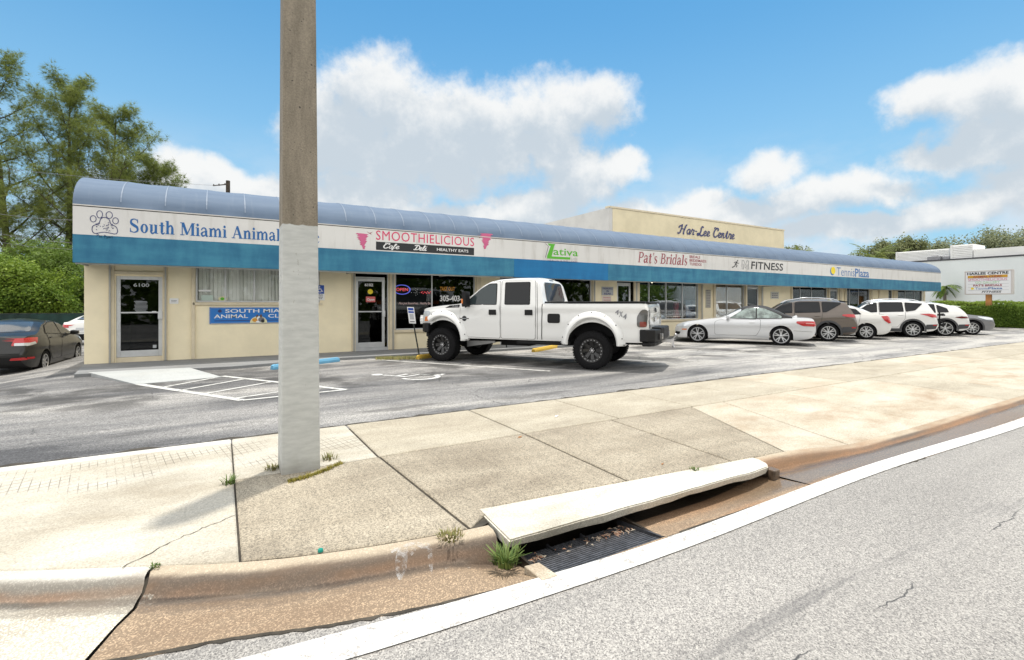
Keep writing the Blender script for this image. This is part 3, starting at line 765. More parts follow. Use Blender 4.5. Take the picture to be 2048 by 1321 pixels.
weed(1010, 1128, -0.1, 120, 0.13, 0.15, M_WEED, 5, 'leafy weed clump growing beside the storm grate', 'weed', w=0.008)
weed(1388, 940, 0.0, 30, 0.03, 0.08, M_WEED, 6, 'tiny weed behind the far part of the drain slab', 'weed')
weed(312, 1134, 0.0, 24, 0.025, 0.06, M_WEED, 7, 'tiny weed at the break in the pale curb', 'weed')
r = random.Random(9); v = []; f = []
p0, p1, p2 = Vector(G(578, 964)), Vector(G(625, 955)), Vector(G(684, 926))
for _ in range(900):
    t = r.random(); p = p0 * (1 - t) ** 2 + p1 * 2 * t * (1 - t) + p2 * t * t + Vector((r.gauss(0, .012), r.gauss(0, .018)))
    a = r.uniform(0, 6.28); h = r.uniform(.008, .03); k = len(v)
    v += [(p.x - .004 * math.sin(a), p.y + .004 * math.cos(a), 0), (p.x + .004 * math.sin(a), p.y - .004 * math.cos(a), 0), (p.x + .02 * math.cos(a), p.y + .02 * math.sin(a), h)]; f.append((k, k + 1, k + 2))
M_MOSS = mat('moss', (0.15, 0.15, 0.02), 0.9, island=(0.27, 0.21, 0.04))
o = np_mesh('moss_strip', v, f, M_MOSS); tag(o, 'strip of yellow green moss curving past the foot of the pole', 'moss', kind='stuff')
r = random.Random(12); v = []; f = []
for _ in range(2600):
    px = r.uniform(752, 848); py = 717.5 + r.gauss(0, 1.1) - (px - 752) * 0.012; p = G(px, py); a = r.uniform(0, 6.28); h = r.uniform(.01, .07); k = len(v)
    v += [(p[0] - .008 * math.sin(a), p[1] + .008 * math.cos(a), -.01), (p[0] + .008 * math.sin(a), p[1] - .008 * math.cos(a), -.01), (p[0] + .05 * math.cos(a), p[1] + .05 * math.sin(a), h)]; f.append((k, k + 1, k + 2))
o = np_mesh('grass_patch', v, f, mat('thin_grass', (0.16, 0.19, 0.05), 0.9, island=(0.33, 0.27, 0.13))); tag(o, 'thin grass at the head of the first stall', 'grass', kind='stuff')
def leaf(px, py, z, m, s, label, name='fallen_leaf', cat='leaf', rz=0.3):
    g = G(px, py, z); b = MB()
    b.add([(-s, 0, .004), (-.3 * s, .35 * s, .012), (.5 * s, .3 * s, .006), (s, 0, .016), (.4 * s, -.32 * s, .01), (-.4 * s, -.3 * s, .004)], [(0, 1, 4, 5), (1, 2, 3, 4)])
    o = b.build(name, m); o.location = (g[0], g[1], z + .002); o.rotation_euler = (0, 0, rz); return tag(o, label, cat)
M_LEAF = mat('dead_leaf', (0.28, 0.13, 0.045), 0.7); M_PAPER = mat('paper_scrap', (0.62, 0.62, 0.62), 0.7)
leaf(1040, 876, 0, M_LEAF, 0.035, 'curled brown leaf near the long joint of the sidewalk')
leaf(1325, 930, 0, M_LEAF, 0.022, 'small orange leaf on the aggregate slab behind the drain slab')
leaf(1113, 834, 0, M_PAPER, 0.04, 'white paper scrap on the sidewalk in front of the pickup', 'paper_scrap', 'litter')
b = MB(); b.lathe([(0.0, 0.016), (0.013, 0.016), (0.0155, 0.013), (0.016, 0.0), (0.0, 0.0)], n=16)
o = b.build('bottle_cap', mat('teal_plastic', (0.0, 0.22, 0.17), 0.35), smooth=40); g = G(641, 1104); o.location = (g[0], g[1], 0.002)
tag(o, 'teal plastic bottle cap lying on the sidewalk above the curb', 'bottle cap')
r = random.Random(21); v = []; f = []
for _ in range(150):
    t = r.random() ** .45; x = 1.80 + 0.78 * t if r.random() < .75 else 1.68 + .15 * r.random(); y = 2.66 + r.gauss(0, .035) + (0.0 if t > .5 else -.03); y = min(max(y, 2.36), 2.8); z = -0.1 + gz_(y) + .004 + .012 * r.random(); a = r.uniform(0, 6.28); L = r.uniform(.008, .03); k = len(v)
    v += [(x - L * math.cos(a), y - L * math.sin(a), z), (x + .006 * math.sin(a), y - .006 * math.cos(a), z + .008), (x + L * math.cos(a), y + L * math.sin(a), z + .004)]; f.append((k, k + 1, k + 2))
o = np_mesh('leaf_litter', v, f, mat('litter', (0.24, 0.10, 0.05), 0.8, island=(0.34, 0.3, 0.24))); tag(o, 'dead leaves and scraps caught on the storm grate', 'leaf litter', kind='stuff')
# ------------------------------------------------------------------ hand drawn letter shapes (serif and script)
TH, TN = 0.15, 0.045
SERIF = {
 'S': (.62, [('c', [(.50, .50), (.47, .62), (.30, .68), (.13, .60), (.14, .45), (.31, .35), (.48, .25), (.49, .08), (.30, .0), (.12, .05), (.08, .2)], [.03, .05, .05, .1, .14, .15, .14, .1, .05, .05, .03]), ('v', .51, .47, .68, .035), ('v', .075, 0, .22, .035)]),
 'o': (.54, [('o', .27, .225, .23, .24)]),
 'u': (.60, [('v', .15, .1, .46, TH), ('v', .42, .0, .46, TH), ('h', .02, .15, .445, .04), ('h', .30, .42, .445, .04), ('h', .42, .56, .015, .04), ('c', [(.11, .14), (.15, .03), (.25, .0), (.36, .09)], [.1, .1, .08, .04])]),
 't': (.38, [('v', .18, .08, .60, TH), ('h', .02, .34, .435, .05), ('c', [(.15, .1), (.2, .02), (.28, .01), (.36, .08)], [.1, .1, .07, .03])]),
 'h': (.60, [('v', .14, 0, .7, TH), ('v', .44, 0, .34, TH), ('h', .01, .27, .02, .04), ('h', .31, .57, .02, .04), ('h', .01, .14, .68, .04), ('c', [(.18, .34), (.28, .44), (.38, .44), (.45, .32)], [.05, .08, .1, .13])]),
 'M': (.98, [('v', .14, 0, .66, .06), ('v', .82, 0, .66, TH + .02), ('h', .01, .28, .02, .04), ('h', .68, .97, .02, .04), ('h', .01, .24, .66, .04), ('h', .76, .97, .66, .04), ('c', [(.18, .66), (.46, .04)], [.18, .14]), ('c', [(.46, .04), (.78, .66)], [.06, .06])]),
 'i': (.32, [('v', .16, 0, .46, TH), ('h', .02, .3, .02, .04), ('h', .02, .16, .445, .04), ('d', .15, .6, .08)]),
 'a': (.54, [('v', .38, .05, .34, TH), ('c', [(.07, .33), (.14, .44), (.28, .46), (.39, .36)], [.08, .07, .07, .12]), ('c', [(.36, .26), (.2, .24), (.08, .14), (.16, .02), (.34, .08)], [.05, .06, .13, .1, .05]), ('c', [(.37, .07), (.43, .01), (.52, .05)], [.1, .07, .03])]),
 'm': (.92, [('v', .14, 0, .46, TH), ('v', .45, 0, .34, TH), ('v', .76, 0, .34, TH), ('h', .01, .27, .02, .04), ('h', .33, .58, .02, .04), ('h', .64, .9, .02, .04), ('h', .01, .14, .445, .04), ('c', [(.18, .34), (.28, .44), (.38, .44), (.46, .32)], [.05, .08, .1, .13]), ('c', [(.5, .34), (.6, .44), (.69, .44), (.77, .32)], [.05, .08, .1, .13])]),
 'A': (.80, [('c', [(.12, .02), (.38, .68)], [.06, .06]), ('c', [(.38, .68), (.64, .02)], [.15, .16]), ('h', .22, .55, .23, .045), ('h', 0, .25, .02, .04), ('h', .50, .79, .02, .04)]),
 'n': (.60, [('v', .14, 0, .46, TH), ('v', .44, 0, .34, TH), ('h', .01, .27, .02, .04), ('h', .31, .57, .02, .04), ('h', .01, .14, .445, .04), ('c', [(.18, .34), (.28, .44), (.38, .44), (.45, .32)], [.05, .08, .1, .13])]),
 'l': (.32, [('v', .16, 0, .7, TH), ('h', .02, .3, .02, .04), ('h', .02, .16, .68, .04)]),
 'C': (.70, [('c', [(.62, .48), (.55, .63), (.38, .68), (.16, .58), (.10, .34), (.16, .1), (.38, .0), (.56, .06), (.64, .2)], [.03, .05, .05, .12, .16, .12, .05, .05, .03]), ('v', .63, .46, .68, .035)]),
 'c': (.46, [('c', [(.40, .33), (.34, .43), (.24, .46), (.11, .38), (.08, .23), (.12, .08), (.25, .0), (.38, .06), (.43, .13)], [.09, .08, .05, .1, .14, .1, .05, .04, .03])]),
 'P': (.62, [('v', .16, 0, .66, TH * .8), ('h', .02, .3, .02, .035), ('h', .02, .3, .66, .035), ('c', [(.2, .65), (.42, .64), (.55, .5), (.42, .34), (.2, .32)], [.04, .06, .13, .06, .04])]),
 'B': (.66, [('v', .16, 0, .66, TH * .8), ('h', .02, .3, .02, .035), ('h', .02, .3, .66, .035), ('c', [(.2, .65), (.4, .64), (.5, .51), (.38, .37), (.2, .36)], [.04, .06, .12, .06, .04]), ('c', [(.2, .36), (.44, .34), (.57, .18), (.42, .03), (.2, .02)], [.04, .06, .13, .06, .04])]),
 'r': (.42, [('v', .14, 0, .46, TH * .8), ('h', .01, .28, .02, .035), ('h', .01, .14, .445, .035), ('c', [(.18, .32), (.27, .43), (.36, .44), (.40, .38)], [.04, .06, .09, .08])]),
 'd': (.58, [('v', .42, 0, .7, TH * .8), ('h', .3, .42, .68, .035), ('h', .42, .55, .02, .035), ('c', [(.38, .38), (.26, .46), (.11, .38), (.07, .22), (.12, .06), (.25, 0), (.38, .08)], [.04, .05, .1, .13, .1, .05, .04])]),
 's': (.42, [('c', [(.34, .34), (.30, .43), (.19, .45), (.09, .38), (.13, .28), (.27, .2), (.35, .11), (.26, .01), (.14, .01), (.06, .13)], [.03, .05, .05, .09, .11, .12, .09, .05, .04, .03])]),
 "'": (.22, [('c', [(.12, .68), (.13, .6), (.08, .5)], [.09, .08, .02])]),
 ' ': (.30, []),
}
SCRIPT = {
 'H': (.62, [('c', [(-.08, .42), (-.02, .58), (.1, .6), (.2, .7), (.16, .4), (.06, .08), (-.08, -.02), (-.14, .08)], 0.101), ('c', [(.62, .74), (.52, .62), (.42, .3), (.36, .02), (.44, -.02)], 0.115), ('c', [(.08, .34), (.26, .38), (.5, .36)], 0.068)]),
 'a': (.36, [('c', [(.3, .36), (.18, .4), (.06, .26), (.06, .08), (.14, 0), (.24, .1), (.32, .38)], 0.088), ('c', [(.32, .38), (.26, .1), (.3, 0), (.4, .1)], 0.088)]),
 'r': (.32, [('c', [(.0, .1), (.1, .38), (.14, .44), (.16, .36)], 0.081), ('c', [(.16, .36), (.3, .36), (.22, .12), (.24, 0), (.34, .08)], 0.088)]),
 '-': (.30, [('h', .03, .25, .3, .07)]),
 'L': (.52, [('c', [(.48, .64), (.4, .74), (.3, .62), (.28, .4), (.2, .12), (.06, .0), (-.04, .08), (.06, .16), (.24, .04), (.4, -.02), (.54, .1)], 0.115)]),
 'e': (.30, [('c', [(.02, .12), (.2, .22), (.24, .36), (.14, .4), (.05, .24), (.07, .06), (.16, 0), (.32, .12)], 0.088)]),
 'C': (.50, [('c', [(.44, .52), (.5, .68), (.36, .74), (.14, .5), (.08, .2), (.2, 0), (.36, .04), (.46, .16)], 0.115), ('c', [(.16, .66), (.1, .76), (.24, .78), (.34, .66)], 0.068)]),
 'n': (.42, [('c', [(0, .3), (.06, .4), (.06, .2), (.02, 0)], 0.088), ('c', [(.04, .14), (.18, .38), (.26, .36), (.22, .1), (.26, 0), (.4, .1)], 0.088)]),
 't': (.28, [('c', [(.0, .12), (.18, .6), (.12, .2), (.1, .04), (.18, 0), (.3, .1)], 0.095), ('h', .02, .26, .44, .05)]),
 'f': (.26, [('c', [(0, .1), (.16, .4), (.24, .66), (.16, .7), (.1, .4), (.04, -.16), (.0, -.22), (-.02, -.1), (.1, .04), (.28, .14)], 0.081)]),
 'D': (.56, [('c', [(.3, .68), (.22, .3), (.12, .04), (.04, .1), (.2, .06), (.44, .1), (.56, .4), (.42, .66), (.16, .7), (.04, .58)], 0.108)]),
 'l': (.22, [('c', [(0, .1), (.14, .4), (.2, .66), (.12, .68), (.06, .3), (.08, 0), (.24, .1)], 0.088)]),
 'i': (.2, [('c', [(0, .1), (.1, .4), (.06, .1), (.1, 0), (.22, .1)], 0.095), ('d', .14, .56, .05)]),
 ' ': (.26, []),
}
def hand_letters(s, font, shear=0.0, gap=0.0):
    polys = []; x = 0.0
    for ch in s:
        adv, prim = font[ch]
        for p in prim:
            if p[0] == 'v': q = [[(p[1] - p[4] / 2, p[2]), (p[1] + p[4] / 2, p[2]), (p[1] + p[4] / 2, p[3]), (p[1] - p[4] / 2, p[3])]]
            elif p[0] == 'h': q = [[(p[1], p[3] - p[4] / 2), (p[2], p[3] - p[4] / 2), (p[2], p[3] + p[4] / 2), (p[1], p[3] + p[4] / 2)]]
            elif p[0] == 'd': q = [circ(p[1], p[2], p[3], n=12)]
            elif p[0] == 'o':
                a = circ(p[1], p[2], p[3], p[4], 28); b_ = circ(p[1], p[2], p[3] - .145, p[4] - .045, 28); q = [[a[i], a[(i + 1) % 28], b_[(i + 1) % 28], b_[i]] for i in range(28)]
            else:
                n = 6; pts = catmull(p[1], n)
                wd = p[2]
                if isinstance(wd, list): wd = list(np.interp(np.arange(len(pts)) / n, np.arange(len(wd)), wd))
                q = ribbon(pts, wd)
            polys += [[(x + u + shear * v, v) for u, v in r] for r in q]
        x += adv + gap
    return polys
def hand_lettering(name, s, font, mp, w, h, m, parent, base=0.0, cap=0.68, **k):
    """h is the capital height, base the height of the baseline"""
    P = hand_letters(s, font, **k); us = [u for r in P for u, v in r]; lo, hi = min(us), max(us)
    rr = random.Random(5); b = MB()
    for i, r in enumerate(P):
        b.add([mp((u - lo) / (hi - lo) * w, base + v / cap * h, 0.004 + 0.0004 * (i % 9)) for u, v in r], [tuple(range(len(r)))])
    return b.build(name, m, parent, fix=False)

# ------------------------------------------------------------------ building materials
M_CREAM = mat('cream_stucco', (0.84, 0.745, 0.535), 0.85, var=(1.3, 0.07), bump=(120, 0.25, 0.004))
M_CREAM2 = mat('cream_trim', (0.66, 0.575, 0.42), 0.7, var=(3, 0.1))
M_TOWER = mat('cream_block_wall', (0.71, 0.625, 0.435), 0.85, var=(1.5, 0.08), bump=(60, 0.3, 0.005))
M_WHITEWALL = mat('white_side_wall', (0.56, 0.55, 0.53), 0.85, var=(1.2, 0.1))
M_ALU = mat('brushed_aluminium', (0.56, 0.57, 0.58), 0.38, 0.35, var=(4, 0.1))
M_ALUD = mat('dull_aluminium', (0.36, 0.36, 0.34), 0.45, 0.3)
M_ROOF = mat('roof_membrane', (0.35, 0.35, 0.34), 0.9)
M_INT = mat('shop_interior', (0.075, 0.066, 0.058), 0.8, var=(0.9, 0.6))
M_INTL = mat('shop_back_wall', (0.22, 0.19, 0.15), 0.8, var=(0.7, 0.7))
def _barrel(t):
    p = t.coord(); n = t.noise(t.mapping(p, (0.5, 3, 3)), 1.5, 6, 0.6)
    c = t.mix(t.maprange(n, 0.3, 0.7), (0.092, 0.135, 0.205), (0.112, 0.157, 0.228))
    n2 = t.noise(t.mapping(p, (5, 0.6, 0.6)), 1.3, 5, 0.65)
    c = t.mix(t.math('MULTIPLY', t.maprange(n2, 0.52, 0.7), 0.25), c, (0.16, 0.20, 0.26))
    return c, 0.85, t.noise(p, 90, 3, 0.6), 0.15, 0.003
M_BARREL = ground_mat('faded_blue_canvas', _barrel)
M_SEAM = mat('canvas_seam', (0.165, 0.21, 0.285), 0.6)
def _band(t):
    p = t.coord(); n = t.noise(t.mapping(p, (2.2, 1, 0.35)), 1.6, 6, 0.65); n2 = t.noise(t.mapping(p, (0.35, 1, 1)), 1.0, 4, 0.6)
    c = t.mix(t.maprange(n, 0.48, 0.72), (0.68, 0.67, 0.65), (0.56, 0.545, 0.515))
    c = t.mix(t.maprange(n2, 0.35, 0.7), c, t.mix(1.0, c, (0.93, 0.93, 0.94), 'MULTIPLY'))
    return c, 0.6, None, 0, 0
M_BAND = ground_mat('white_canvas_band', _band)
def canvas(name, a, b_):
    def fn(t):
        p = t.coord(); n = t.noise(t.mapping(p, (1.6, 1, 0.5)), 1.4, 6, 0.62); n2 = t.noise(t.mapping(p, (0.5, 1, 2.5)), 1.5, 5, 0.6)
        c = t.mix(t.maprange(t.math('ADD', t.math('MULTIPLY', n, .6), t.math('MULTIPLY', n2, .4)), 0.35, 0.66), a, b_)
        return c, 0.65, t.noise(p, 140, 2), 0.1, 0.002
    return ground_mat(name, fn)
M_VAL = canvas('teal_canvas', (0.012, 0.125, 0.235), (0.040, 0.215, 0.325))
M_VAL2 = canvas('new_blue_canvas', (0.0, 0.13, 0.33), (0.003, 0.17, 0.40))
def glass_mat(name, tint, refl=1.0):
    m = bpy.data.materials.new(name); m.use_nodes = True; t = NT(m.node_tree); n = m.node_tree.nodes; n.clear()
    tr = n.new('ShaderNodeBsdfTransparent'); tr.inputs[0].default_value = (*tint, 1)
    gl = n.new('ShaderNodeBsdfGlossy'); gl.inputs['Roughness'].default_value = 0.015; gl.inputs[0].default_value = (0.9, 0.95, 1, 1)
    fr = n.new('ShaderNodeFresnel'); fr.inputs[0].default_value = 1.5
    mx = n.new('ShaderNodeMixShader'); t.put(mx.inputs[0], t.math('MULTIPLY', t.math('MAXIMUM', fr.outputs[0], 0.03), refl, clamp=True))
    t.put(mx.inputs[1], tr.outputs[0]); t.put(mx.inputs[2], gl.outputs[0])
    o = n.new('ShaderNodeOutputMaterial'); t.put(o.inputs[0], mx.outputs[0]); return m
M_PANE = glass_mat('shop_glass', (0.42, 0.43, 0.42), 0.75)
M_PANEC = glass_mat('clear_shop_glass', (0.97, 0.98, 0.97), 0.5)
INK = {k: mat('ink_' + k, v, 0.5) for k, v in dict(blue=(0.012, 0.115, 0.34), navy=(0.02, 0.03, 0.14), pink=(0.62, 0.035, 0.13), rose=(0.56, 0.11, 0.24), black=(0.012, 0.013, 0.016), white=(0.78, 0.78, 0.78),
       green=(0.09, 0.42, 0.02), grey=(0.16, 0.16, 0.18), wine=(0.30, 0.055, 0.075), purple=(0.21, 0.13, 0.25), yellow=(0.80, 0.62, 0.01), tblue=(0.05, 0.16, 0.40), silver=(0.42, 0.43, 0.45), gold=(0.55, 0.30, 0.02),
       red=(0.55, 0.03, 0.03), orange=(0.62, 0.27, 0.02), frost=(0.38, 0.40, 0.42), sky=(0.03, 0.27, 0.62), steel=(0.38, 0.39, 0.41), lime=(0.33, 0.60, 0.30), hcblue=(0.005, 0.055, 0.33), cream=(0.70, 0.66, 0.40), brown=(0.12, 0.06, 0.03), ltpink=(0.66, 0.46, 0.44)).items()}
INK_NEON = mat('neon_red', (0.5, 0.02, 0.03), 0.4, emit=((1.0, 0.08, 0.10), 0.5)); INK_NEONB = mat('neon_blue', (0.05, 0.05, 0.4), 0.4, emit=((0.15, 0.2, 1.0), 0.35))
M_BULB = mat('lit_bulb', (0.9, 0.85, 0.7), 0.4, emit=((1.0, 0.85, 0.6), 3.0))

# ------------------------------------------------------------------ shopping strip
bld = empty('shop_building', (20.0, WALL_Y, 0.0), 0, 'long low cream shop building with a blue barrel awning along its front', 'building')
def wx(px): return PY(px, HY, WALL_Y)[0]
def wz(px, py): return PY(px, py, WALL_Y)[1]
FL = 0.06
opens = []                                               # (x0, x1, z0, z1)
def door(px0, px1, yt, yb, rail, m_glass=M_PANE, side=None, transom=None, handle_right=True):
    """aluminium shop door: frame mesh > glass, handle; optional transom light and side light"""
    x0, x1 = wx(px0), wx(px1); z1, z0 = wz(px0, yt), max(FL + 0.02, wz(px0, yb)); zr = wz(px0, rail)
    top = wz(px0, transom) if transom else z1; xs_ = wx(side) if side else x1
    opens.append((x0, xs_, FL, top)); y0 = WALL_Y + 0.03; y1 = y0 + 0.06; st = 0.085
    b = MB(); b.box(x0, x0 + st, y0, y1, z0, z1); b.box(x1 - st, x1, y0, y1, z0, z1); b.box(x0 + st, x1 - st, y0, y1, z1 - st, z1); b.box(x0 + st, x1 - st, y0, y1, z0, z0 + 0.16)
    b.box(x0 + st, x1 - st, y0 + .012, y1 - .012, zr - 0.018, zr + 0.018)
    d = b.build('door', M_ALU, bld, bevel=0.006)
    b = MB(); b.box(x0 + st, x1 - st, y0 + 0.028, y0 + 0.036, z0 + 0.16, z1 - st); b.build('glass', m_glass, d)
    hx = x1 - 0.055 if handle_right else x0 + 0.055
    b = MB(); b.box(hx - 0.04, hx + 0.06 if handle_right else hx + .04, y0 - 0.05, y0 - 0.004, zr - 0.17, zr + 0.03); b.build('handle', M_ALU, d, bevel=0.008)
    b = MB(); b.box(x0, xs_, WALL_Y + .01, WALL_Y + 0.19, FL, z0 - 0.004)
    if transom: b.box(x0, x1, y0 + .005, y1, z1 + .004, z1 + .05); b.box(x0, xs_, y0, y1, top - .035, top)
    if side: b.box(xs_ - .03, xs_, y0 + .002, y1, z0, top - .035)
    b.build('threshold' if not transom else 'transom_frame', M_CREAM2 if not transom else M_ALU, d)
    if transom:
        b = MB(); b.box(x0, x1, y0 + 0.03, y0 + 0.036, z1 + .05, top - .035)
        if side: b.box(x1 + .004, xs_ - .03, y0 + 0.03, y0 + 0.036, z0, top - .035)
        b.build('transom_glass', m_glass, d)
    return d, (x0, x1, z0, z1, y0 + 0.026)
def window(px0, px1, yt, yb, mull, m_glass=M_PANE, sill=True, blinds=None, frame=0.045):
    x0, x1 = wx(px0), wx(px1); z1, z0 = wz(px0, yt), wz(px0, yb); opens.append((x0, x1, z0, z1))
    y0 = WALL_Y + 0.04; y1 = y0 + 0.07; b = MB()
    b.box(x0, x0 + frame, y0, y1, z0, z1); b.box(x1 - frame, x1, y0, y1, z0, z1); b.box(x0 + frame, x1 - frame, y0, y1, z1 - frame, z1); b.box(x0 + frame, x1 - frame, y0, y1, z0, z0 + frame)
    mx = [wx(p) for p in mull]
    for x in mx: b.box(x - frame * .45, x + frame * .45, y0 + .006, y1, z0 + frame, z1 - frame)
    w_ = b.build('window', M_ALU, bld, bevel=0.005)
    ed = [x0 + frame] + mx + [x1 - frame]
    for i in range(len(ed) - 1):
        b = MB(); b.box(ed[i] + .012, ed[i + 1] - .012, y0 + 0.03, y0 + 0.036, z0 + frame, z1 - frame); b.build('pane', m_glass, w_)
    if sill: b = MB(); b.box(x0 - .06, x1 + .06, WALL_Y - 0.06, WALL_Y + 0.035, z0 - 0.075, z0 - 0.004); b.build('sill', M_CREAM2, w_, bevel=0.006)
    if blinds:
        b = MB(); x = x0 + .06; r_ = random.Random(2)
        while x < x1 - .08:
            a = r_.uniform(-.02, .03); b.quad((x, y1 + .02 + a, z0 + .04), (x + .085, y1 + .045 - a, z0 + .04), (x + .085, y1 + .045 - a, z1 - .03), (x, y1 + .02 + a, z1 - .03)); x += .088
        b.build('blinds', blinds, w_)
    return w_, (x0, x1, z0, z1, y0 + 0.026)
def on(px, Y): return PY(px, HY, Y)[0]
def facade(px0, py0, Y):
    """map (u, v, lift) on a vertical facade plane whose origin is seen at px0, py0"""
    X, Z = PY(px0, py0, Y)
    return lambda u, v, d: (X + u, Y - d, Z + v)
def span(px0, px1, Y): return on(px1, Y) - on(px0, Y)
def hgt(px, ya, yb, Y): return PY(px, ya, Y)[1] - PY(px, yb, Y)[1]

M_BLIND = mat('vertical_blinds', (0.82, 0.81, 0.78), 0.8)
M_BROWNP = mat('brown_paper_screen', (0.30, 0.185, 0.085), 0.7, var=(1.5, 0.25, (1, 1, 0.3)))
d1, q1 = door(232, 325, 552, 716, 626)
w1, qw1 = window(391, 640, 533, 605, (451, 509, 570), m_glass=M_PANEC, blinds=M_BLIND)
d2, q2 = door(711, 770, 557, 697, 624, side=777, transom=545)
w2, qw2 = window(790, 951, 546, 661, (865,))
door(1000, 1040, 560, 690, 624, transom=550)
w3, qw3 = window(1062, 1184, 550, 645, (1110,))
door(1234, 1262, 568, 672, 630, side=1274, transom=556)
w4, qw4 = window(1278, 1398, 560, 641, (1300, 1334, 1367), m_glass=M_PANEC)
w5, qw5 = window(1431, 1490, 562, 640, (1456,), m_glass=M_PANEC, blinds=None)
door(1494, 1518, 575, 660, 620, transom=565)
w6, qw6 = window(1585, 1655, 570, 632, (1602, 1625))
door(1660, 1676, 580, 652, 620, transom=572)
w7, qw7 = window(1693, 1740, 574, 640, (1701, 1719))
window(1777, 1785, 580, 636, ())
window(1795, 1845, 580, 628, (1812, 1830))
# tan screens hung inside the closed shop
b = MB(); b.box(qw5[0] + .05, qw5[1] - .05, WALL_Y + .20, WALL_Y + .215, qw5[2], qw5[3]); b.box(wx(1496), wx(1517), WALL_Y + .2, WALL_Y + .215, FL, 2.6); b.build('paper_screen', M_BROWNP, bld)

# wall with its openings
b = MB(); ZT = 3.72; y0, y1 = WALL_Y, WALL_Y + 0.2
opens.sort(); x = X0
for (a, c, z0, z1) in opens:
    if a > x + .002: b.box(x, a, y0, y1, -0.5, ZT)
    if z0 > FL + .01: b.box(a, c, y0, y1, -0.5, z0)
    b.box(a, c, y0, y1, min(z1, ZT - .05), ZT); x = c
b.box(x, X1, y0, y1, -0.5, ZT)
b.box(X0, X0 + .2, y1, 30, -0.6, 4.35); b.box(X1 - .2, X1, y1, 30, -0.6, 4.35); b.box(X0 + .2, X1 - .2, 29.8, 30, -0.6, 4.35)
b.build('wall', M_CREAM, bld)
b = MB(); b.box(X0 + .21, X1 - .21, y1 + .005, 29.79, 4.2, 4.34); b.build('roof', M_ROOF, bld)
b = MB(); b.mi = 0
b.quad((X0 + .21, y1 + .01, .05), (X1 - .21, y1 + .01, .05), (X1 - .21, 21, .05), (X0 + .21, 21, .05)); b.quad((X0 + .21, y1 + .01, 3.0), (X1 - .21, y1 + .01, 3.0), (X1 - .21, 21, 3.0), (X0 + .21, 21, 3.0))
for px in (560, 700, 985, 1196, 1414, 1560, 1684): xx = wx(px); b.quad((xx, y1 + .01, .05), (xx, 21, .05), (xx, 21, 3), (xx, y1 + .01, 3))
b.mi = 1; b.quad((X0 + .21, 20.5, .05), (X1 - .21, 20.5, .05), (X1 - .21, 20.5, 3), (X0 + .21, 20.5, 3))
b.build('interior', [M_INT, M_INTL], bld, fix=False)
# pilaster strips and metal trims
b = MB()
for (p0, p1, dep) in ((217, 229, .05), (327, 335, .05), (383, 390, .06), (703, 710, .05), (778, 789, .07), (952, 961, .05), (1055, 1061, .05), (1184, 1190, .05), (1266, 1277, .08), (1399, 1405, .05), (1426, 1430, .06), (1490, 1493, .05), (1519, 1526, .05), (1581, 1584, .06), (1656, 1659, .05), (1678, 1682, .05), (1688, 1692, .06), (1741, 1744, .05), (1756, 1759, .05), (1786, 1794, .06), (1846, 1849, .05)):
    a, c = wx(p0), wx(p1); b = MB(); b.box(a, c, WALL_Y - dep, WALL_Y - .002, FL + .004, 2.75); b.build('pilaster', M_CREAM2, bld, bevel=0.006)
b = MB(); a, c = wx(229), wx(327); b.box(a, c, WALL_Y - .05, WALL_Y - .002, wz(229, 548.5), wz(229, 542.5))
b.build('door_lintel', M_CREAM2, bld, bevel=0.006)
for (p0, p1) in ((219.5, 222.5), (330, 333), (706, 708.5), (783.5, 786), (1186, 1188), (1269, 1272), (1401, 1402.5), (1521, 1523)):
    a, c = wx(p0), wx(p1); b = MB(); b.box(a, c, WALL_Y - .085, WALL_Y - .055, FL + .006, 2.74); b.build('metal_trim', M_ALUD, bld)

# awning: barrel, white sign band, valance
ZV0, ZV1, ZB1 = 2.43, 3.055, 3.70; DY, DZ = 1.85, 0.90
ribs = [X0 + i * 0.838 for i in range(int((X1 - X0) / 0.838) + 1)]
ribs[-1] = X1
b = MB(); NA = 12; sub = 4; cols = []
for i in range(len(ribs) - 1):
    for k in range(sub): cols.append((ribs[i] + (ribs[i + 1] - ribs[i]) * k / sub, k / sub))
cols.append((X1, 0.0)); vs = []
rr = random.Random(8); sg = [rr.uniform(.006, .022) for _ in ribs]
for ci, (x, t) in enumerate(cols):
    s = 1 - sg[min(ci // sub, len(sg) - 1)] * math.sin(math.pi * t)
    for j in range(NA + 1):
        a = math.pi / 2 * j / NA
        vs.append((x, AWN_Y + DY - DY * math.cos(a) * (s if 0 < j else 1), ZB1 + .03 + DZ * math.sin(a) * s))
n = NA + 1
b.add(vs, [(i * n + j, i * n + j + 1, (i + 1) * n + j + 1, (i + 1) * n + j) for i in range(len(cols) - 1) for j in range(NA)])
for (o_, x) in ((0, X0), (len(cols) - 1, X1)):
    k = len(b.v); b.add([vs[o_ * n + j] for j in range(n)] + [(x, AWN_Y + DY, ZB1 + .03)], [tuple(range(n + 1))])
aw = b.build('awning', M_BARREL, bld, smooth=24)
for x in ribs[1:-1]:
    b = MB(); p = []; q = []
    for j in range(1, NA + 1):
        a = math.pi / 2 * j / NA; p.append((x - .011, AWN_Y + DY - (DY + .006) * math.cos(a), ZB1 + .03 + (DZ + .006) * math.sin(a))); q.append((x + .011, p[-1][1], p[-1][2]))
    b.add(p + q, [(j, j + 1, len(p) + j + 1, len(p) + j) for j in range(len(p) - 1)]); b.build('seam', M_SEAM, aw, fix=False)
b = MB(); b.box(X0, X1, AWN_Y - .012, AWN_Y + .05, ZB1 + .004, ZB1 + .028); b.build('edge_bead', mat('white_bead', (0.6, 0.58, 0.55), 0.5), aw)
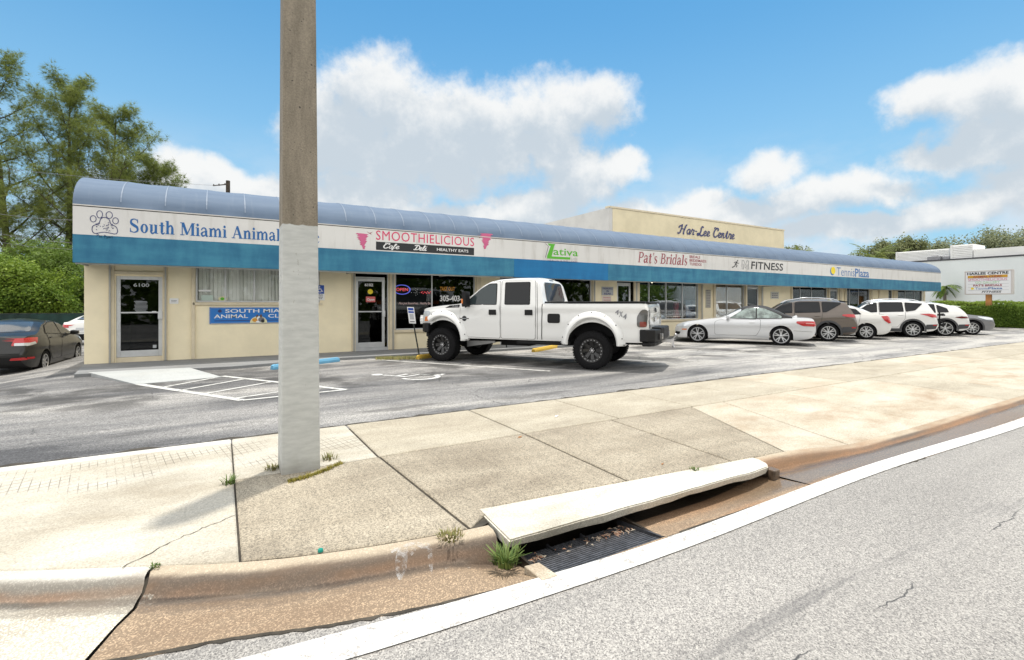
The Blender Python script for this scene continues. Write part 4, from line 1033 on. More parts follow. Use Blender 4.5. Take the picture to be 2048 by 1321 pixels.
b = MB(); b.box(X0 + .01, X1 - .01, AWN_Y + .012, AWN_Y + .05, ZB1 - .016, ZB1 + .004); b.build('shadow_gap', mat('gap_black', (0.02, 0.02, 0.02), 0.9), aw)
b = MB(); b.box(X0, X1, AWN_Y, AWN_Y + .05, ZV1 + .002, ZB1 - .016); band = b.build('sign_band', M_BAND, bld)
XA, XB = on(1028, AWN_Y), on(1216, AWN_Y)
XC = [X0, on(608, AWN_Y), XA, XB, on(1303, AWN_Y), on(1618, AWN_Y), on(1786, AWN_Y), X1]
for i in range(len(XC) - 1):
    b = MB(); b.box(XC[i] + (.006 if i else 0), XC[i + 1], AWN_Y - .004, AWN_Y + .05, ZV0 + .01 * math.sin(i * 2.1), ZV1); b.build('valance', M_VAL2 if i == 2 else M_VAL, bld)
b = MB(); b.box(X0 + .03, X1 - .03, AWN_Y + .06, AWN_Y + .10, ZV0 - .03, ZV0 + .01)                      # pipe frame under the valance
x = X0 + .06
while x < X1: b.box(x, x + .04, AWN_Y + .11, WALL_Y - .09, ZV0 - .02, ZV0 + .02); x += 3.0
b.build('awning_frame', M_ALUD, bld)
b = MB(); b.box(X0, X0 + .02, AWN_Y + .05, WALL_Y, ZV0, ZB1 + .03); b.box(X1 - .02, X1, AWN_Y + .05, WALL_Y, ZV0, ZB1 + .03); b.box(X0, X1, AWN_Y + .05, WALL_Y, 3.68, 3.70); b.build('awning_end', M_VAL, bld)

# raised parapet with the name of the centre
TY = 17.0; tx0, tx1 = on(1218, TY), on(1568, TY); tz = PY(1218, 416, TY)[1]; r_ = ray(1085, HY); ty1 = tx0 / r_[0] * r_[1]
b = MB(); b.box(tx0 + .22, tx1, TY, TY + .22, 4.0, tz); tw = b.build('raised_parapet', M_TOWER, bld)
b = MB(); b.box(tx0, tx0 + .215, TY + .004, ty1, 4.0, tz + .01); b.box(tx1 - .2, tx1, TY + .224, ty1, 4.0, tz); b.box(tx0 + .22, tx1 - .2, ty1 - .2, ty1, 4, tz); b.build('side_wall', M_WHITEWALL, tw)
b = MB(); b.box(tx0 - .02, tx1 + .03, TY - .03, TY + .24, tz + .012, tz + .09); b.build('coping', M_CREAM2, tw)
W_ = span(1354, 1469, TY)
hand_lettering('lettering', 'Har-Lee Centre', SCRIPT, lambda u, v, d: (on(1354, TY) + u, TY - d - .02, PY(1354, 466.5, TY)[1] + v), W_, hgt(1354, 449, 466.5, TY) * 1.08, INK['navy'], tw, cap=.74, shear=.12, gap=.02)

# lettering on the band
mp = facade(260, 464.5, AWN_Y)
hand_lettering('lettering', 'South Miami Animal Clinic', SERIF, mp, span(260, 638.5, AWN_Y), hgt(260, 438, 464.5, AWN_Y), INK['blue'], band, gap=.015)
# paw outline
mp = facade(180, 470, AWN_Y); w_, h_ = span(180, 238, AWN_Y), hgt(180, 421, 470, AWN_Y)
P = []
pad = catmull([(.07, .2), (.1, .36), (.3, .5), (.37, .68), (.5, .75), (.65, .68), (.72, .5), (.9, .38), (.95, .2), (.86, .09), (.5, .14), (.16, .07), (.07, .2)], 5)
P += ribbon(pad, .028)
for (cx_, cy_, a, c) in ((.11, .66, .10, .13), (.33, .86, .10, .15), (.66, .86, .11, .14), (.88, .64, .10, .13)): P += ribbon(circ(cx_, cy_, a, c, 18), .026, True)
r_ = random.Random(3)
for k in range(26):
    cx_, cy_ = r_.uniform(.2, .8), r_.uniform(.16, .42); cy_ += .2 * (1 - abs(cx_ - .5) * 3) * r_.random() if abs(cx_ - .5) < .3 else 0
    P += ribbon(catmull([(cx_, cy_), (cx_ + r_.uniform(-.05, .05), cy_ + .05), (cx_ + r_.uniform(-.06, .06), cy_ + .02)], 3), .014)
flat('logo', [[(u * w_, v * h_) for u, v in p] for p in P], mp, INK['navy'], band)
lettering('lettering', 'Pet Paws', lambda u, v, d: mp(u + .23 * w_, v - .07 * h_ - .03 * math.sin(u / w_ * 5), d), w_ * .55, h_ * .15, INK['navy'], band)
# smoothie shop
mp = facade(752, 480, AWN_Y)
lettering('lettering', 'SMOOTHIELICIOUS', mp, span(752, 948, AWN_Y), hgt(752, 461, 480, AWN_Y), INK['pink'], band, bold=0.0, space=1.08)
mp = facade(752, 500, AWN_Y); w_, h_ = span(752, 948, AWN_Y), hgt(752, 482.5, 499, AWN_Y)
flat('name_plate', [[(0, 0), (w_, 0), (w_, h_), (0, h_)]], mp, INK['black'], band, .004)
m2 = lambda u, v, d: mp(u, v, d + .004)
hand_lettering('lettering', 'Cafe', SCRIPT, lambda u, v, d: m2(u + .065 * w_, v + .26 * h_, d), .155 * w_, .62 * h_, INK['white'], band, cap=.74, shear=.2)
hand_lettering('lettering', 'Deli', SCRIPT, lambda u, v, d: m2(u + .355 * w_, v + .24 * h_, d), .14 * w_, .62 * h_, INK['white'], band, cap=.7, shear=.2)
lettering('lettering', 'HEALTHY EATS', lambda u, v, d: m2(u + .595 * w_, v + .32 * h_, d), .34 * w_, .36 * h_, INK['white'], band, bold=.012)
def tornado(px, sgn):
    mp = facade(px, 497, AWN_Y); w_, h_ = span(px, px + 26, AWN_Y), hgt(px, 468, 497, AWN_Y); P = []
    for k in range(9):
        t = k / 8; hw = (.5 - .4 * t) * w_; y = h_ * (1 - t * .95); cx_ = w_ * (.5 + .10 * t + .05 * math.sin(k * 1.9))
        P.append([(cx_ - hw, y), (cx_ - hw * .4, y - .07 * h_), (cx_ + hw * .7, y - .075 * h_), (cx_ + hw, y + .02 * h_), (cx_ + hw * .2, y + .055 * h_), (cx_ - hw * .8, y + .055 * h_)])
        P.append([(cx_ - hw * .6, y - .06 * h_), (cx_ + hw * .5, y - .10 * h_), (cx_ + hw * .5, y), (cx_ - hw * .6, y)])
    flat('logo', [[(u if sgn > 0 else w_ - u, v) for u, v in p] for p in P], mp, INK['rose'], band)
    mp2 = facade(px + (22 if sgn > 0 else -6), 470 if sgn > 0 else 478, AWN_Y); s = span(px, px + 14, AWN_Y); q = [(0, .9), (.3, .55), (.45, .5), (.95, .85), (.6, .42), (.75, .1), (.45, .35), (.3, .4)]
    flat('logo', [[(u * s if sgn > 0 else s - u * s, v * s * .6) for u, v in q]], mp2, INK['wine'], band)
tornado(711, 1); tornado(960, -1)
# green wellness logo
mp = facade(1092, 519, AWN_Y); w_, h_ = span(1092, 1156, AWN_Y), hgt(1092, 487, 519, AWN_Y)
z_ = [(.07, 1), (.28, .98), (.17, .27), (.75, .22), (.73, .03), (.06, .14), (.03, .2), (.14, .82), (.05, .86)]
flat('logo', [[(.05 * w_, h_), (.28 * w_, .99 * h_), (.245 * w_, .85 * h_), (.09 * w_, .86 * h_)], [(.14 * w_, .86 * h_), (.245 * w_, .85 * h_), (.17 * w_, .2 * h_), (.03 * w_, .2 * h_)], [(.03 * w_, .2 * h_), (.75 * w_, .21 * h_), (.75 * w_, .06 * h_), (.03 * w_, .05 * h_)]], mp, INK['green'], band)
flat('logo', [[(p[0] * w_, p[1] * h_) for p in q] for q in ribbon([(-.02, .98), (.07, .82), (-.02, .1)], .018)], mp, INK['grey'], band, .006)
lettering('lettering', 'ativa', lambda u, v, d: mp(u + .22 * w_, v + .30 * h_, d), .78 * w_, .44 * h_, INK['green'], band, bold=.01)
lettering('lettering', 'LIFE', lambda u, v, d: mp(u + .78 * w_, v + .06 * h_, d), .20 * w_, .12 * h_, INK['silver'], band)
lettering('lettering', 'HEALTH & WELLNESS', lambda u, v, d: mp(u + .05 * w_, v - .13 * h_, d), .93 * w_, .13 * h_, INK['purple'], band)
# bridal shop
mp = facade(1275.5, 525, AWN_Y)
hand_lettering('lettering', "Pat's Bridals", SERIF, mp, span(1275.5, 1374, AWN_Y), hgt(1275.5, 504.5, 525, AWN_Y), INK['wine'], band, cap=.66, shear=.2, gap=.02)
for k, s in enumerate(('BRIDALS', 'BRIDESMAIDS', 'TUXEDOS')):
    mp = facade(1379, 516.5 + k * 7.3, AWN_Y); lettering('lettering', s, mp, span(1379, (1400, 1412.5, 1403)[k], AWN_Y), hgt(1379, 511, 516.6, AWN_Y), INK['wine'], band, bold=.02)
# fitness studio
mp = facade(1464, 536, AWN_Y); w_, h_ = span(1464, 1478, AWN_Y), hgt(1464, 520, 536, AWN_Y); P = [circ(.78, .92, .09, .08, 10)]
for seg, wd in (([(.72, .82), (.5, .48)], .17), ([(.68, .76), (.42, .74), (.25, .6)], .08), ([(.66, .74), (.82, .58), (1.0, .66)], .08), ([(.5, .48), (.72, .32), (.6, .1)], .11), ([(.5, .48), (.36, .22), (.0, .02)], .11)):
    P += ribbon(seg, wd)
flat('logo', [[(u * w_, v * h_) for u, v in p] for p in P], mp, INK['black'], band)
mp = facade(1484, 538.5, AWN_Y); w_, h_ = span(1484, 1497, AWN_Y), hgt(1484, 521, 538.5, AWN_Y)
flat('lettering', [[(p[0] * w_, p[1] * h_) for p in q] for q in ribbon([(0, 0), (0, 1), (.25, 1), (.5, .45), (.75, 1), (1, 1), (1, 0), (.78, 0), (.78, .6), (.5, .12), (.22, .6), (.22, 0)], .075, True)], mp, mat('ink_outline_grey', (.2, .21, .22), .5), band)
mp = facade(1502, 538.5, AWN_Y); lettering('lettering', 'FITNESS', mp, span(1502, 1566, AWN_Y), hgt(1502, 523, 538.5, AWN_Y), INK['black'], band, bold=.018, shear=.08, space=1.05)
# tennis shop
mp = facade(1660, 551, AWN_Y); s = span(1660, 1671, AWN_Y); h_ = hgt(1660, 533.5, 551.5, AWN_Y)
flat('logo', [[(u * s, v * h_) for u, v in circ(.42, .45, .42, .45, 18)]], mp, INK['tblue'], band); flat('logo', [[(u * s, v * h_) for u, v in circ(.56, .55, .40, .42, 18)]], mp, INK['yellow'], band, .007)
mp = facade(1673.5, 551.5, AWN_Y); lettering('lettering', 'Tennis', mp, span(1673.5, 1709, AWN_Y), hgt(1673.5, 535, 551.5, AWN_Y), INK['tblue'], band, bold=-.006)
mp = facade(1710, 554.3, AWN_Y); lettering('lettering', 'Plaza', mp, span(1710, 1738, AWN_Y), hgt(1710, 537.5, 554.3, AWN_Y), INK['tblue'], band, bold=.018)

# writing on doors and glass
def on_glass(q, u0, u1, v0, v1):
    x0, x1, z0, z1, y = q
    return (lambda u, v, d: (x0 + (x1 - x0) * u0 + u, y - d, z0 + (z1 - z0) * v0 + v)), (x1 - x0) * (u1 - u0), (z1 - z0) * (v1 - v0)
mp, w_, h_ = on_glass(q1, .36, .70, .87, .915); lettering('lettering', '6100', mp, w_, h_, INK['frost'], d1, bold=.02)
r_ = random.Random(6)
mp, w_, h_ = on_glass(q1, .36, .68, .56, .70); P = []
for k in range(9):
    a = r_.uniform(0, .2); c = r_.uniform(.8, 1.0); P.append([(a * w_, k / 9 * h_), (c * w_, k / 9 * h_), (c * w_, (k + .35) / 9 * h_), (a * w_, (k + .35) / 9 * h_)])
flat('small_print', P, mp, INK['frost'], d1)
mp, w_, h_ = on_glass(q1, .76, .86, .545, .585); flat('sticker', [[(0, 0), (w_, 0), (w_, h_ * .5), (0, h_ * .5)]], mp, INK['white'], d1)
mp, w_, h_ = on_glass(q1, .78, .86, .10, .14); flat('sticker', [[(0, 0), (w_, 0), (w_, h_), (0, h_)]], mp, INK['frost'], d1)
mp, w_, h_ = on_glass(q2, .30, .62, .885, .935); flat('number_plate', [[(0, 0), (w_, 0), (w_, h_), (0, h_)]], mp, INK['black'], d2); lettering('lettering', '6102', lambda u, v, d: mp(u + .06 * w_, v + .1 * h_, d + .004), w_ * .88, h_ * .8, INK['white'], d2, bold=.03)
mp, w_, h_ = on_glass(q2, .42, .60, .775, .85); flat('sticker', [[(u * w_, v * h_) for u, v in circ(.5, .5, .5, .5, 18)]], mp, INK['yellow'], d2)
mp, w_, h_ = on_glass(q2, .36, .68, .66, .74); flat('open_sign', [[(0, 0), (w_, 0), (w_, h_), (0, h_)]], mp, mat('ink_openred', (0.55, 0.10, 0.10), 0.5), d2); lettering('lettering', 'Open', lambda u, v, d: mp(u + .1 * w_, v + .14 * h_, d + .004), w_ * .8, h_ * .55, INK['white'], d2, bold=.02)
mp, w_, h_ = on_glass(qw2, .02, .19, .62, .80)
flat('neon_sign', [[(u * w_, v * h_) for u, v in p] for p in ribbon(circ(.4, .5, .55, .45, 26), .07, True)], mp, INK_NEONB, w2); lettering('lettering', 'OPEN', lambda u, v, d: mp(u - .0 * w_, v + .36 * h_, d), w_ * .8, h_ * .3, INK_NEON, w2)
mp, w_, h_ = on_glass(qw2, .05, .44, .44, .49)
lettering('lettering', 'Not Just Smoothies... Healthy Eats', mp, w_, h_, INK['ltpink'], w2, shear=.25, bold=.005)
mp, w_, h_ = on_glass(qw2, .545, .735, .70, .775); lettering('lettering', 'TAKE OUT', mp, w_, h_, INK['orange'], w2, bold=.02)
mp, w_, h_ = on_glass(qw2, .545, .985, .505, .615); lettering('lettering', '305-403-1739', mp, w_, h_, INK['white'], w2, bold=.025)
mp, w_, h_ = on_glass(qw2, .16, .44, .60, .74); P = []
for k in range(7): P.append([(u * w_, v * h_) for u, v in circ(.32 + (k % 2) * .06, .1 + k * .14, .012, .03, 8)])
for k in range(9): P.append([(u * w_, v * h_) for u, v in circ(.02 + k * .11, .42 + .1 * (k % 3 == 0), .012, .03, 8)])
flat('window_lights', P, mp, INK['white'], w2)
flat('window_lights', [[(u * w_, v * h_) for u, v in circ(.55 + k * .045, .45 + .12 * math.sin(k * 2.3), .022, .05, 8)] for k in range(11)], mp, INK_NEON, w2)
mp, w_, h_ = on_glass(qw1, .03, .14, .04, .22); flat('sticker', [[(.1 * w_, 0), (.9 * w_, 0), (.9 * w_, .9 * h_), (.1 * w_, .9 * h_)]], mp, mat('ink_mint', (0.45, 0.55, 0.5), 0.5), w1)
mp, w_, h_ = on_glass(qw1, .165, .235, .03, .17); flat('sticker', [[(u * w_, v * h_) for u, v in circ(.5, .5, .5, .5, 16)]], mp, INK['cream'], w1); flat('sticker', [[(u * w_, v * h_) for u, v in circ(.45, .5, .22, .3, 12)]], mp, INK['green'], w1, .008)
mp, w_, h_ = on_glass(qw1, .02, .11, .30, .35); flat('sticker', [[(0, 0), (w_, 0), (w_, h_), (0, h_)]], mp, INK['white'], w1)
# ceiling lamps inside the bridal shop
b = MB()
for (px, py, y) in ((1304, 565, 17.2), (1250, 568, 16.6), (1395, 566, 18.2)):
    X, Z = PY(px, py, y); b.lathe([(0.0, .045), (.035, .03), (.045, 0), (.03, -.03), (0, -.04)], (X, y, Z), n=12)
b.build('ceiling_lamp', M_BULB, bld, smooth=60)
for ch in bld.children: ch.matrix_parent_inverse = Matrix.Translation(-bld.location)

# ------------------------------------------------------------------ things inside the windows
M_GOWN = {'blue': mat('blue_satin', (0.012, 0.03, 0.22), 0.35, var=(5, 0.5)), 'red': mat('red_satin', (0.26, 0.012, 0.03), 0.35, var=(5, 0.5)), 'pale': mat('ivory_satin', (0.34, 0.31, 0.29), 0.45, var=(5, 0.3)), 'dark': mat('black_satin', (0.02, 0.02, 0.025), 0.4)}
def gown(px, y, col, label, s=1.0):
    X = on(px, y); b = MB(); N = 36; prof = [(.0, 1.50), (.06, 1.49), (.15, 1.44), (.16, 1.30), (.115, 1.08), (.17, .92), (.24, .55), (.33, .06), (.30, .05)]; vs = []
    for (r, z) in prof:
        for k in range(N):
            a = 2 * math.pi * k / N; f = 1 + (.10 * math.sin(a * 9) * max(0, (1.0 - z))); vs.append((r * f * math.cos(a), r * f * .8 * math.sin(a), z))
    b.add(vs, [(i * N + k, i * N + (k + 1) % N, (i + 1) * N + (k + 1) % N, (i + 1) * N + k) for i in range(len(prof) - 1) for k in range(N)])
    o = b.build('gown', M_GOWN[col], smooth=60); o.location = (X, y, .06); o.scale = (s, s, s); return tag(o, label, 'dress', 'gowns in the bridal shop window')
gown(1313, 16.0, 'blue', 'royal blue gown in the bridal shop window beside the tailgate of the pickup', 1.05); gown(1352, 16.1, 'red', 'dark red gown in the bridal shop window, left of the blue poster', 1.05); gown(1290, 16.6, 'pale', 'pale gown further inside the bridal shop, left of the royal blue one')
b = MB(); X, Z = PY(1372, 636, 15.75); w_ = span(1372, 1393, 15.75); b.box(0, w_, 0, .02, 0, .85)
def _poster(t):
    p = t.coord(); n = t.noise(t.mapping(p, (1, 1, 1)), 4.5, 4, 0.6); return t.ramp(n, [(0.38, (0.02, 0.05, 0.12)), (0.5, (0.06, 0.13, 0.26)), (0.62, (0.25, 0.34, 0.45))]), 0.4, None, 0, 0
o = b.build('window_poster', ground_mat('blue_poster', _poster)); o.location = (X, 15.75, Z); tag(o, 'tall blue poster leaning in the bridal shop window', 'poster')
X, Z = PY(1148, 606, 15.7); b = MB(); w_ = span(1148, 1183, 15.7); b.box(0, w_, 0, .02, 0, .95); root = b.build('window_poster', mat('green_poster', (0.16, 0.20, 0.035), 0.5, var=(3, 0.4))); root.location = (X, 15.7, Z)
P = ribbon([(.5, 0), (.5, .62)], .09) + ribbon(catmull([(.5, .55), (.36, .6), (.22, .72), (.16, .84)], 4), .06) + ribbon(catmull([(.5, .55), (.64, .6), (.78, .72), (.86, .84)], 4), .06) + ribbon(catmull([(.3, .66), (.14, .62)], 4), .03) + ribbon(catmull([(.7, .66), (.88, .62)], 4), .03) + [circ(.5, .72, .06, .05, 10)]
flat('picture', [[(u * w_, v * .95) for u, v in p] for p in P], lambda u, v, d: (u, -d, v), INK['brown'], root); tag(root, 'green poster of a branching figure in the window behind the pickup cab', 'poster')
# open/closed neighbours: stock racks seen dimly through the sports shop glass
for (px, y, col, lab) in ((1612, 16.1, 'red', 'dark red clothes hanging in the sports shop window'), (1640, 16.1, 'dark', 'black clothes hanging in the sports shop window')):
    b = MB(); X = on(px, y); r_ = random.Random(px)
    for k in range(9):
        x = -.5 + k * .125; h = r_.uniform(.7, .95); b.prism_xz([(x, 2.0 - h), (x + .1, 2.0 - h), (x + .11, 1.93), (x + .05, 2.0), (x - .01, 1.93)], r_.uniform(-.05, .0), r_.uniform(.03, .08))
    o = b.build('clothes_rack', M_GOWN[col]); o.location = (X, y, 0.0); tag(o, lab, 'clothes')

# ------------------------------------------------------------------ signs on the wall and on posts
def wall_sign(name, px0, px1, yt, yb, m, label, cat='sign', dep=.02, Y=WALL_Y - .002):
    X, Z = PY(px0, yb, Y); w_, h_ = span(px0, px1, Y), hgt(px0, yt, yb, Y)
    b = MB(); b.box(0, w_, -dep, 0, 0, h_); o = b.build(name, m, bevel=.004); o.location = (X, Y, Z); tag(o, label, cat)
    return o, (lambda u, v, d: (u, -dep - d, v)), w_, h_
def bars(o, mp, x0, x1, rows, m, th=.35, seed=1, name='small_print'):
    r_ = random.Random(seed); P = []
    for (z, hh) in rows:
        x = x0
        while x < x1 - 1e-4:
            l = (x1 - x0) * r_.uniform(.12, .28); P.append([(x, z), (min(x + l, x1), z), (min(x + l, x1), z + hh), (x, z + hh)]); x += l + (x1 - x0) * .05
    flat(name, P, mp, m, o)
o, mp, w_, h_ = wall_sign('notice', 339, 357, 597, 608, INK['white'], 'small white notice on the wall right of the first door', 'notice'); bars(o, mp, .2 * w_, .8 * w_, ((.3 * h_, .1 * h_), (.55 * h_, .1 * h_)), INK['grey'])
o, mp, w_, h_ = wall_sign('clinic_sign', 419, 602, 615, 648.5, mat('blue_sign_face', (0.01, 0.16, 0.52), 0.4), 'blue clinic signboard below the wide window behind the pole', dep=.03)
flat('sign_border', [[(p[0], p[1]) for p in q] for q in ribbon([(.012 * w_, .03 * h_), (.988 * w_, .03 * h_), (.988 * w_, .97 * h_), (.012 * w_, .97 * h_)], .03 * h_, True)], mp, INK['silver'], o)
flat('sign_border', [[(.05 * w_, .16 * h_), (.95 * w_, .16 * h_), (.95 * w_, .2 * h_), (.05 * w_, .2 * h_)]], mp, INK['navy'], o)
lettering('lettering', 'SOUTH MIAMI', lambda u, v, d: mp(u + .16 * w_, v + .66 * h_, d), .70 * w_, .22 * h_, INK['white'], o, bold=.012); lettering('lettering', 'ANIMAL', lambda u, v, d: mp(u + .045 * w_, v + .34 * h_, d), .355 * w_, .22 * h_, INK['white'], o, bold=.012); lettering('lettering', 'CLINIC', lambda u, v, d: mp(u + .62 * w_, v + .34 * h_, d), .33 * w_, .22 * h_, INK['white'], o, bold=.012)
flat('logo', [[(.085 * w_, .72 * h_), (.105 * w_, .66 * h_), (.125 * w_, .72 * h_), (.125 * w_, .8 * h_), (.105 * w_, .88 * h_), (.085 * w_, .8 * h_)]], mp, INK['navy'], o)
flat('logo', [[(p[0] * w_, p[1] * h_) for p in circ(.515, .02, .095, .42, 20, 0, 180)]], mp, INK['cream'], o, .006)
for (cx_, cy_, a, c, k) in ((.48, .2, .035, .12, 'orange'), (.545, .22, .035, .15, 'grey'), (.56, .14, .02, .1, 'black'), (.50, .42, .012, .12, 'brown'), (.54, .44, .012, .12, 'brown'), (.515, .30, .02, .12, 'white'), (.515, .1, .03, .07, 'white')):
    flat('logo', [[(p[0] * w_, p[1] * h_) for p in circ(cx_, cy_, a, c, 14)]], mp, INK[k], o, .009 + .001 * (hash(k) % 5) * 0 + cx_ * .004)
def hc_symbol(o, mp, x, y, s, m):
    P = ribbon(circ(.44, .34, .26, .26, 20, 130, 390), .085) + ribbon([(.40, .78), (.42, .45), (.66, .43), (.80, .16), (.90, .2)], .095) + ribbon([(.42, .62), (.64, .6)], .07) + [circ(.40, .92, .085, .085, 12)]
    flat('symbol', [[(x + u * s, y + v * s) for u, v in p] for p in P], mp, m, o, .006)
o, mp, w_, h_ = wall_sign('accessible_parking_sign', 622, 649, 570, 601, INK['white'], 'blue and white accessible parking sign just right of the pole'); flat('sign_field', [[(.04 * w_, .42 * h_), (.96 * w_, .42 * h_), (.96 * w_, .98 * h_), (.04 * w_, .98 * h_)]], mp, INK['hcblue'], o, .003)
hc_symbol(o, mp, .42 * w_, .50 * h_, .42 * h_, INK['white']); bars(o, mp, .15 * w_, .85 * w_, ((.08 * h_, .05 * h_), (.17 * h_, .05 * h_), (.26 * h_, .05 * h_), (.34 * h_, .04 * h_)), INK['grey'], seed=4)
o, mp, w_, h_ = wall_sign('parking_sign', 1203, 1226, 574, 591, INK['steel'], 'grey wall sign left of the glass door reading parking in rear')
for k, (s, a, c) in enumerate((('PARKING', .08, .92), ('IN', .4, .6), ('REAR', .2, .8))): lettering('lettering', s, lambda u, v, d, a=a, k=k: mp(u + a * w_, v + (.68 - .3 * k) * h_, d), (c - a) * w_, .22 * h_, INK['navy'], o, bold=.02)
o, mp, w_, h_ = wall_sign('warning_sign', 1204, 1222, 592, 616, mat('pinkish_white', (0.62, 0.54, 0.50), 0.6), 'pale pink lettered sign under the grey parking sign'); bars(o, mp, .12 * w_, .88 * w_, ((.8 * h_, .07 * h_), (.6 * h_, .07 * h_), (.42 * h_, .07 * h_), (.22 * h_, .06 * h_)), mat('ink_faded_red', (0.45, 0.16, 0.15), 0.6), seed=7)
o, mp, w_, h_ = wall_sign('column_sign', 1411, 1421, 580, 616, mat('offwhite_sign', (0.50, 0.47, 0.40), 0.6), 'narrow upright sign on the column between the bridal shop and the tan windows'); bars(o, mp, .1 * w_, .9 * w_, tuple((k / 11 * h_ + .02, .045 * h_) for k in range(11)), INK['grey'], seed=9)
o, mp, w_, h_ = wall_sign('wall_sign', 1541, 1557, 584, 598, mat('grey_white_sign', (0.55, 0.53, 0.48), 0.6), 'small pale wall sign above the soft roof of the convertible'); bars(o, mp, .12 * w_, .88 * w_, ((.72 * h_, .1 * h_), (.42 * h_, .16 * h_), (.14 * h_, .14 * h_)), INK['grey'], seed=11)
# leaning sign in front of the smoothie shop
gb = G(839, 714, -.01); root = empty('parking_sign', (gb[0], gb[1], -.01), YAW * -1 + R(8), 'small blue and white sign on a thin leaning post before the pickup bumper', 'sign')
D_ = gb[0] * SN + gb[1] * CS; s_ = D_ / F_PX
b = MB(); b.tube([(0, 0, 0), (-12 * s_, .0, 68 * s_)], .02, 8); b.tube([(-12 * s_, 0, 68 * s_), (-16 * s_, 0, 98 * s_)], .018, 8); b.build('post', mat('dark_post', (0.04, 0.045, 0.04), 0.5, 0.3), root)
a_ = -0.13; pw, ph = 13.5 * s_, 33 * s_; ox, oz = -20 * s_, 67 * s_
def pl(u, v, d): return (ox + u * math.cos(a_) * 1 + v * math.sin(a_) * 1.0, -.03 - d, oz + v * math.cos(a_) - u * math.sin(a_) * -.35)
b = MB(); b.add([pl(0, 0, 0), pl(pw, 0, 0), pl(pw, ph, 0), pl(0, ph, 0), pl(0, 0, -.012), pl(pw, 0, -.012), pl(pw, ph, -.012), pl(0, ph, -.012)], [(0, 1, 2, 3), (7, 6, 5, 4), (0, 4, 5, 1), (1, 5, 6, 2), (2, 6, 7, 3), (3, 7, 4, 0)]); pn = b.build('sign_panel', INK['white'], root)
flat('sign_field', [[(.1 * pw, .80 * ph), (.9 * pw, .80 * ph), (.9 * pw, .95 * ph), (.1 * pw, .95 * ph)], [(.1 * pw, .64 * ph), (.9 * pw, .64 * ph), (.9 * pw, .75 * ph), (.1 * pw, .75 * ph)]], pl, INK['hcblue'], pn)
flat('picture', [[(.2 * pw, .25 * ph), (.8 * pw, .25 * ph), (.8 * pw, .58 * ph), (.2 * pw, .58 * ph)]], pl, INK['silver'], pn); flat('small_print', [[(.15 * pw, .08 * ph), (.85 * pw, .08 * ph), (.85 * pw, .14 * ph), (.15 * pw, .14 * ph)]], pl, INK['grey'], pn)
gb = G(1013, 699, 0); b = MB(); b.tube([(gb[0], gb[1], -.02), (gb[0], gb[1], 1.15)], .022, 8); o = b.build('sign_post', mat('dark_steel_post', (0.05, 0.05, 0.05), 0.5, 0.4)); tag(o, 'thin dark steel post standing behind the pickup', 'post')
# ------------------------------------------------------------------ vehicles
def car_paint(name, col, metal=0.0, rough=0.32, coat=0.8):
    return mat(name, col, rough, metal, 0.5, coat)
P_WHITE = car_paint('white_car_paint', (0.70, 0.70, 0.69)); P_TRUCK = car_paint('bright_white_paint', (0.74, 0.74, 0.73))
P_SILVER = car_paint('silver_car_paint', (0.60, 0.61, 0.63), 0.25, 0.3); P_BROWN = car_paint('bronze_car_paint', (0.125, 0.102, 0.086), 0.35, 0.32)
P_BLACK = car_paint('charcoal_car_paint', (0.010, 0.0105, 0.011), 0.0, 0.3, 0.25); P_GREY = car_paint('grey_car_paint', (0.185, 0.19, 0.205), 0.45, 0.3)
P_PEARL = car_paint('pearl_car_paint', (0.66, 0.655, 0.63))
M_GL = mat('car_glass', (0.006, 0.007, 0.009), 0.03, 0, 0.4, 0.0); M_GLL = mat('light_car_glass', (0.03, 0.042, 0.046), 0.03, 0, 0.45, 0.2); M_GLX = mat('clear_car_glass', (0.20, 0.25, 0.235), 0.03, 0, 0.6, 0.6, var=(3.5, 0.7))
M_TRIM = mat('black_trim', (0.010, 0.010, 0.011), 0.5, 0, 0.25, bump=(200, 0.1)); M_GAP = mat('panel_gap', (0.012, 0.012, 0.012), 0.9); M_CLAD = mat('grey_cladding', (0.045, 0.046, 0.05), 0.6)
M_UNDER = mat('underbody', (0.008, 0.008, 0.009), 0.9)
M_TYRE = mat('tyre_rubber', (0.009, 0.009, 0.010), 0.8, 0, 0.15, var=(30, 0.3), bump=(90, 0.3, 0.004))
M_RIM = mat('alloy', (0.55, 0.56, 0.58), 0.28, 0.8); M_RIMD = mat('rim_shadow', (0.02, 0.02, 0.022), 0.6); M_RIMB = mat('black_alloy', (0.014, 0.014, 0.015), 0.28, 0.3, coat=0.5); M_BOLT = mat('steel_bolt', (0.6, 0.6, 0.62), 0.3, 0.9)
M_CHROME = mat('chrome', (0.65, 0.66, 0.68), 0.12, 1.0)
M_RED = mat('red_lens', (0.42, 0.008, 0.012), 0.12, 0, 0.5, 0.8); M_CLEAR = mat('clear_lens', (0.52, 0.54, 0.56), 0.1, 0.2, 0.6, 0.8); M_AMBER = mat('amber_lens', (0.62, 0.17, 0.02), 0.15, coat=0.6); M_SMOKE = mat('smoked_lens', (0.10, 0.10, 0.10), 0.12, 0.2, 0.5, 0.8); M_PINKL = mat('pale_red_lens', (0.62, 0.30, 0.28), 0.15, coat=0.6)
M_SOFT = mat('black_soft_top', (0.022, 0.022, 0.024), 0.85, bump=(300, 0.2)); M_HEAD = mat('headlamp', (0.62, 0.66, 0.70), 0.08, 0.3, 0.6, 1.0)

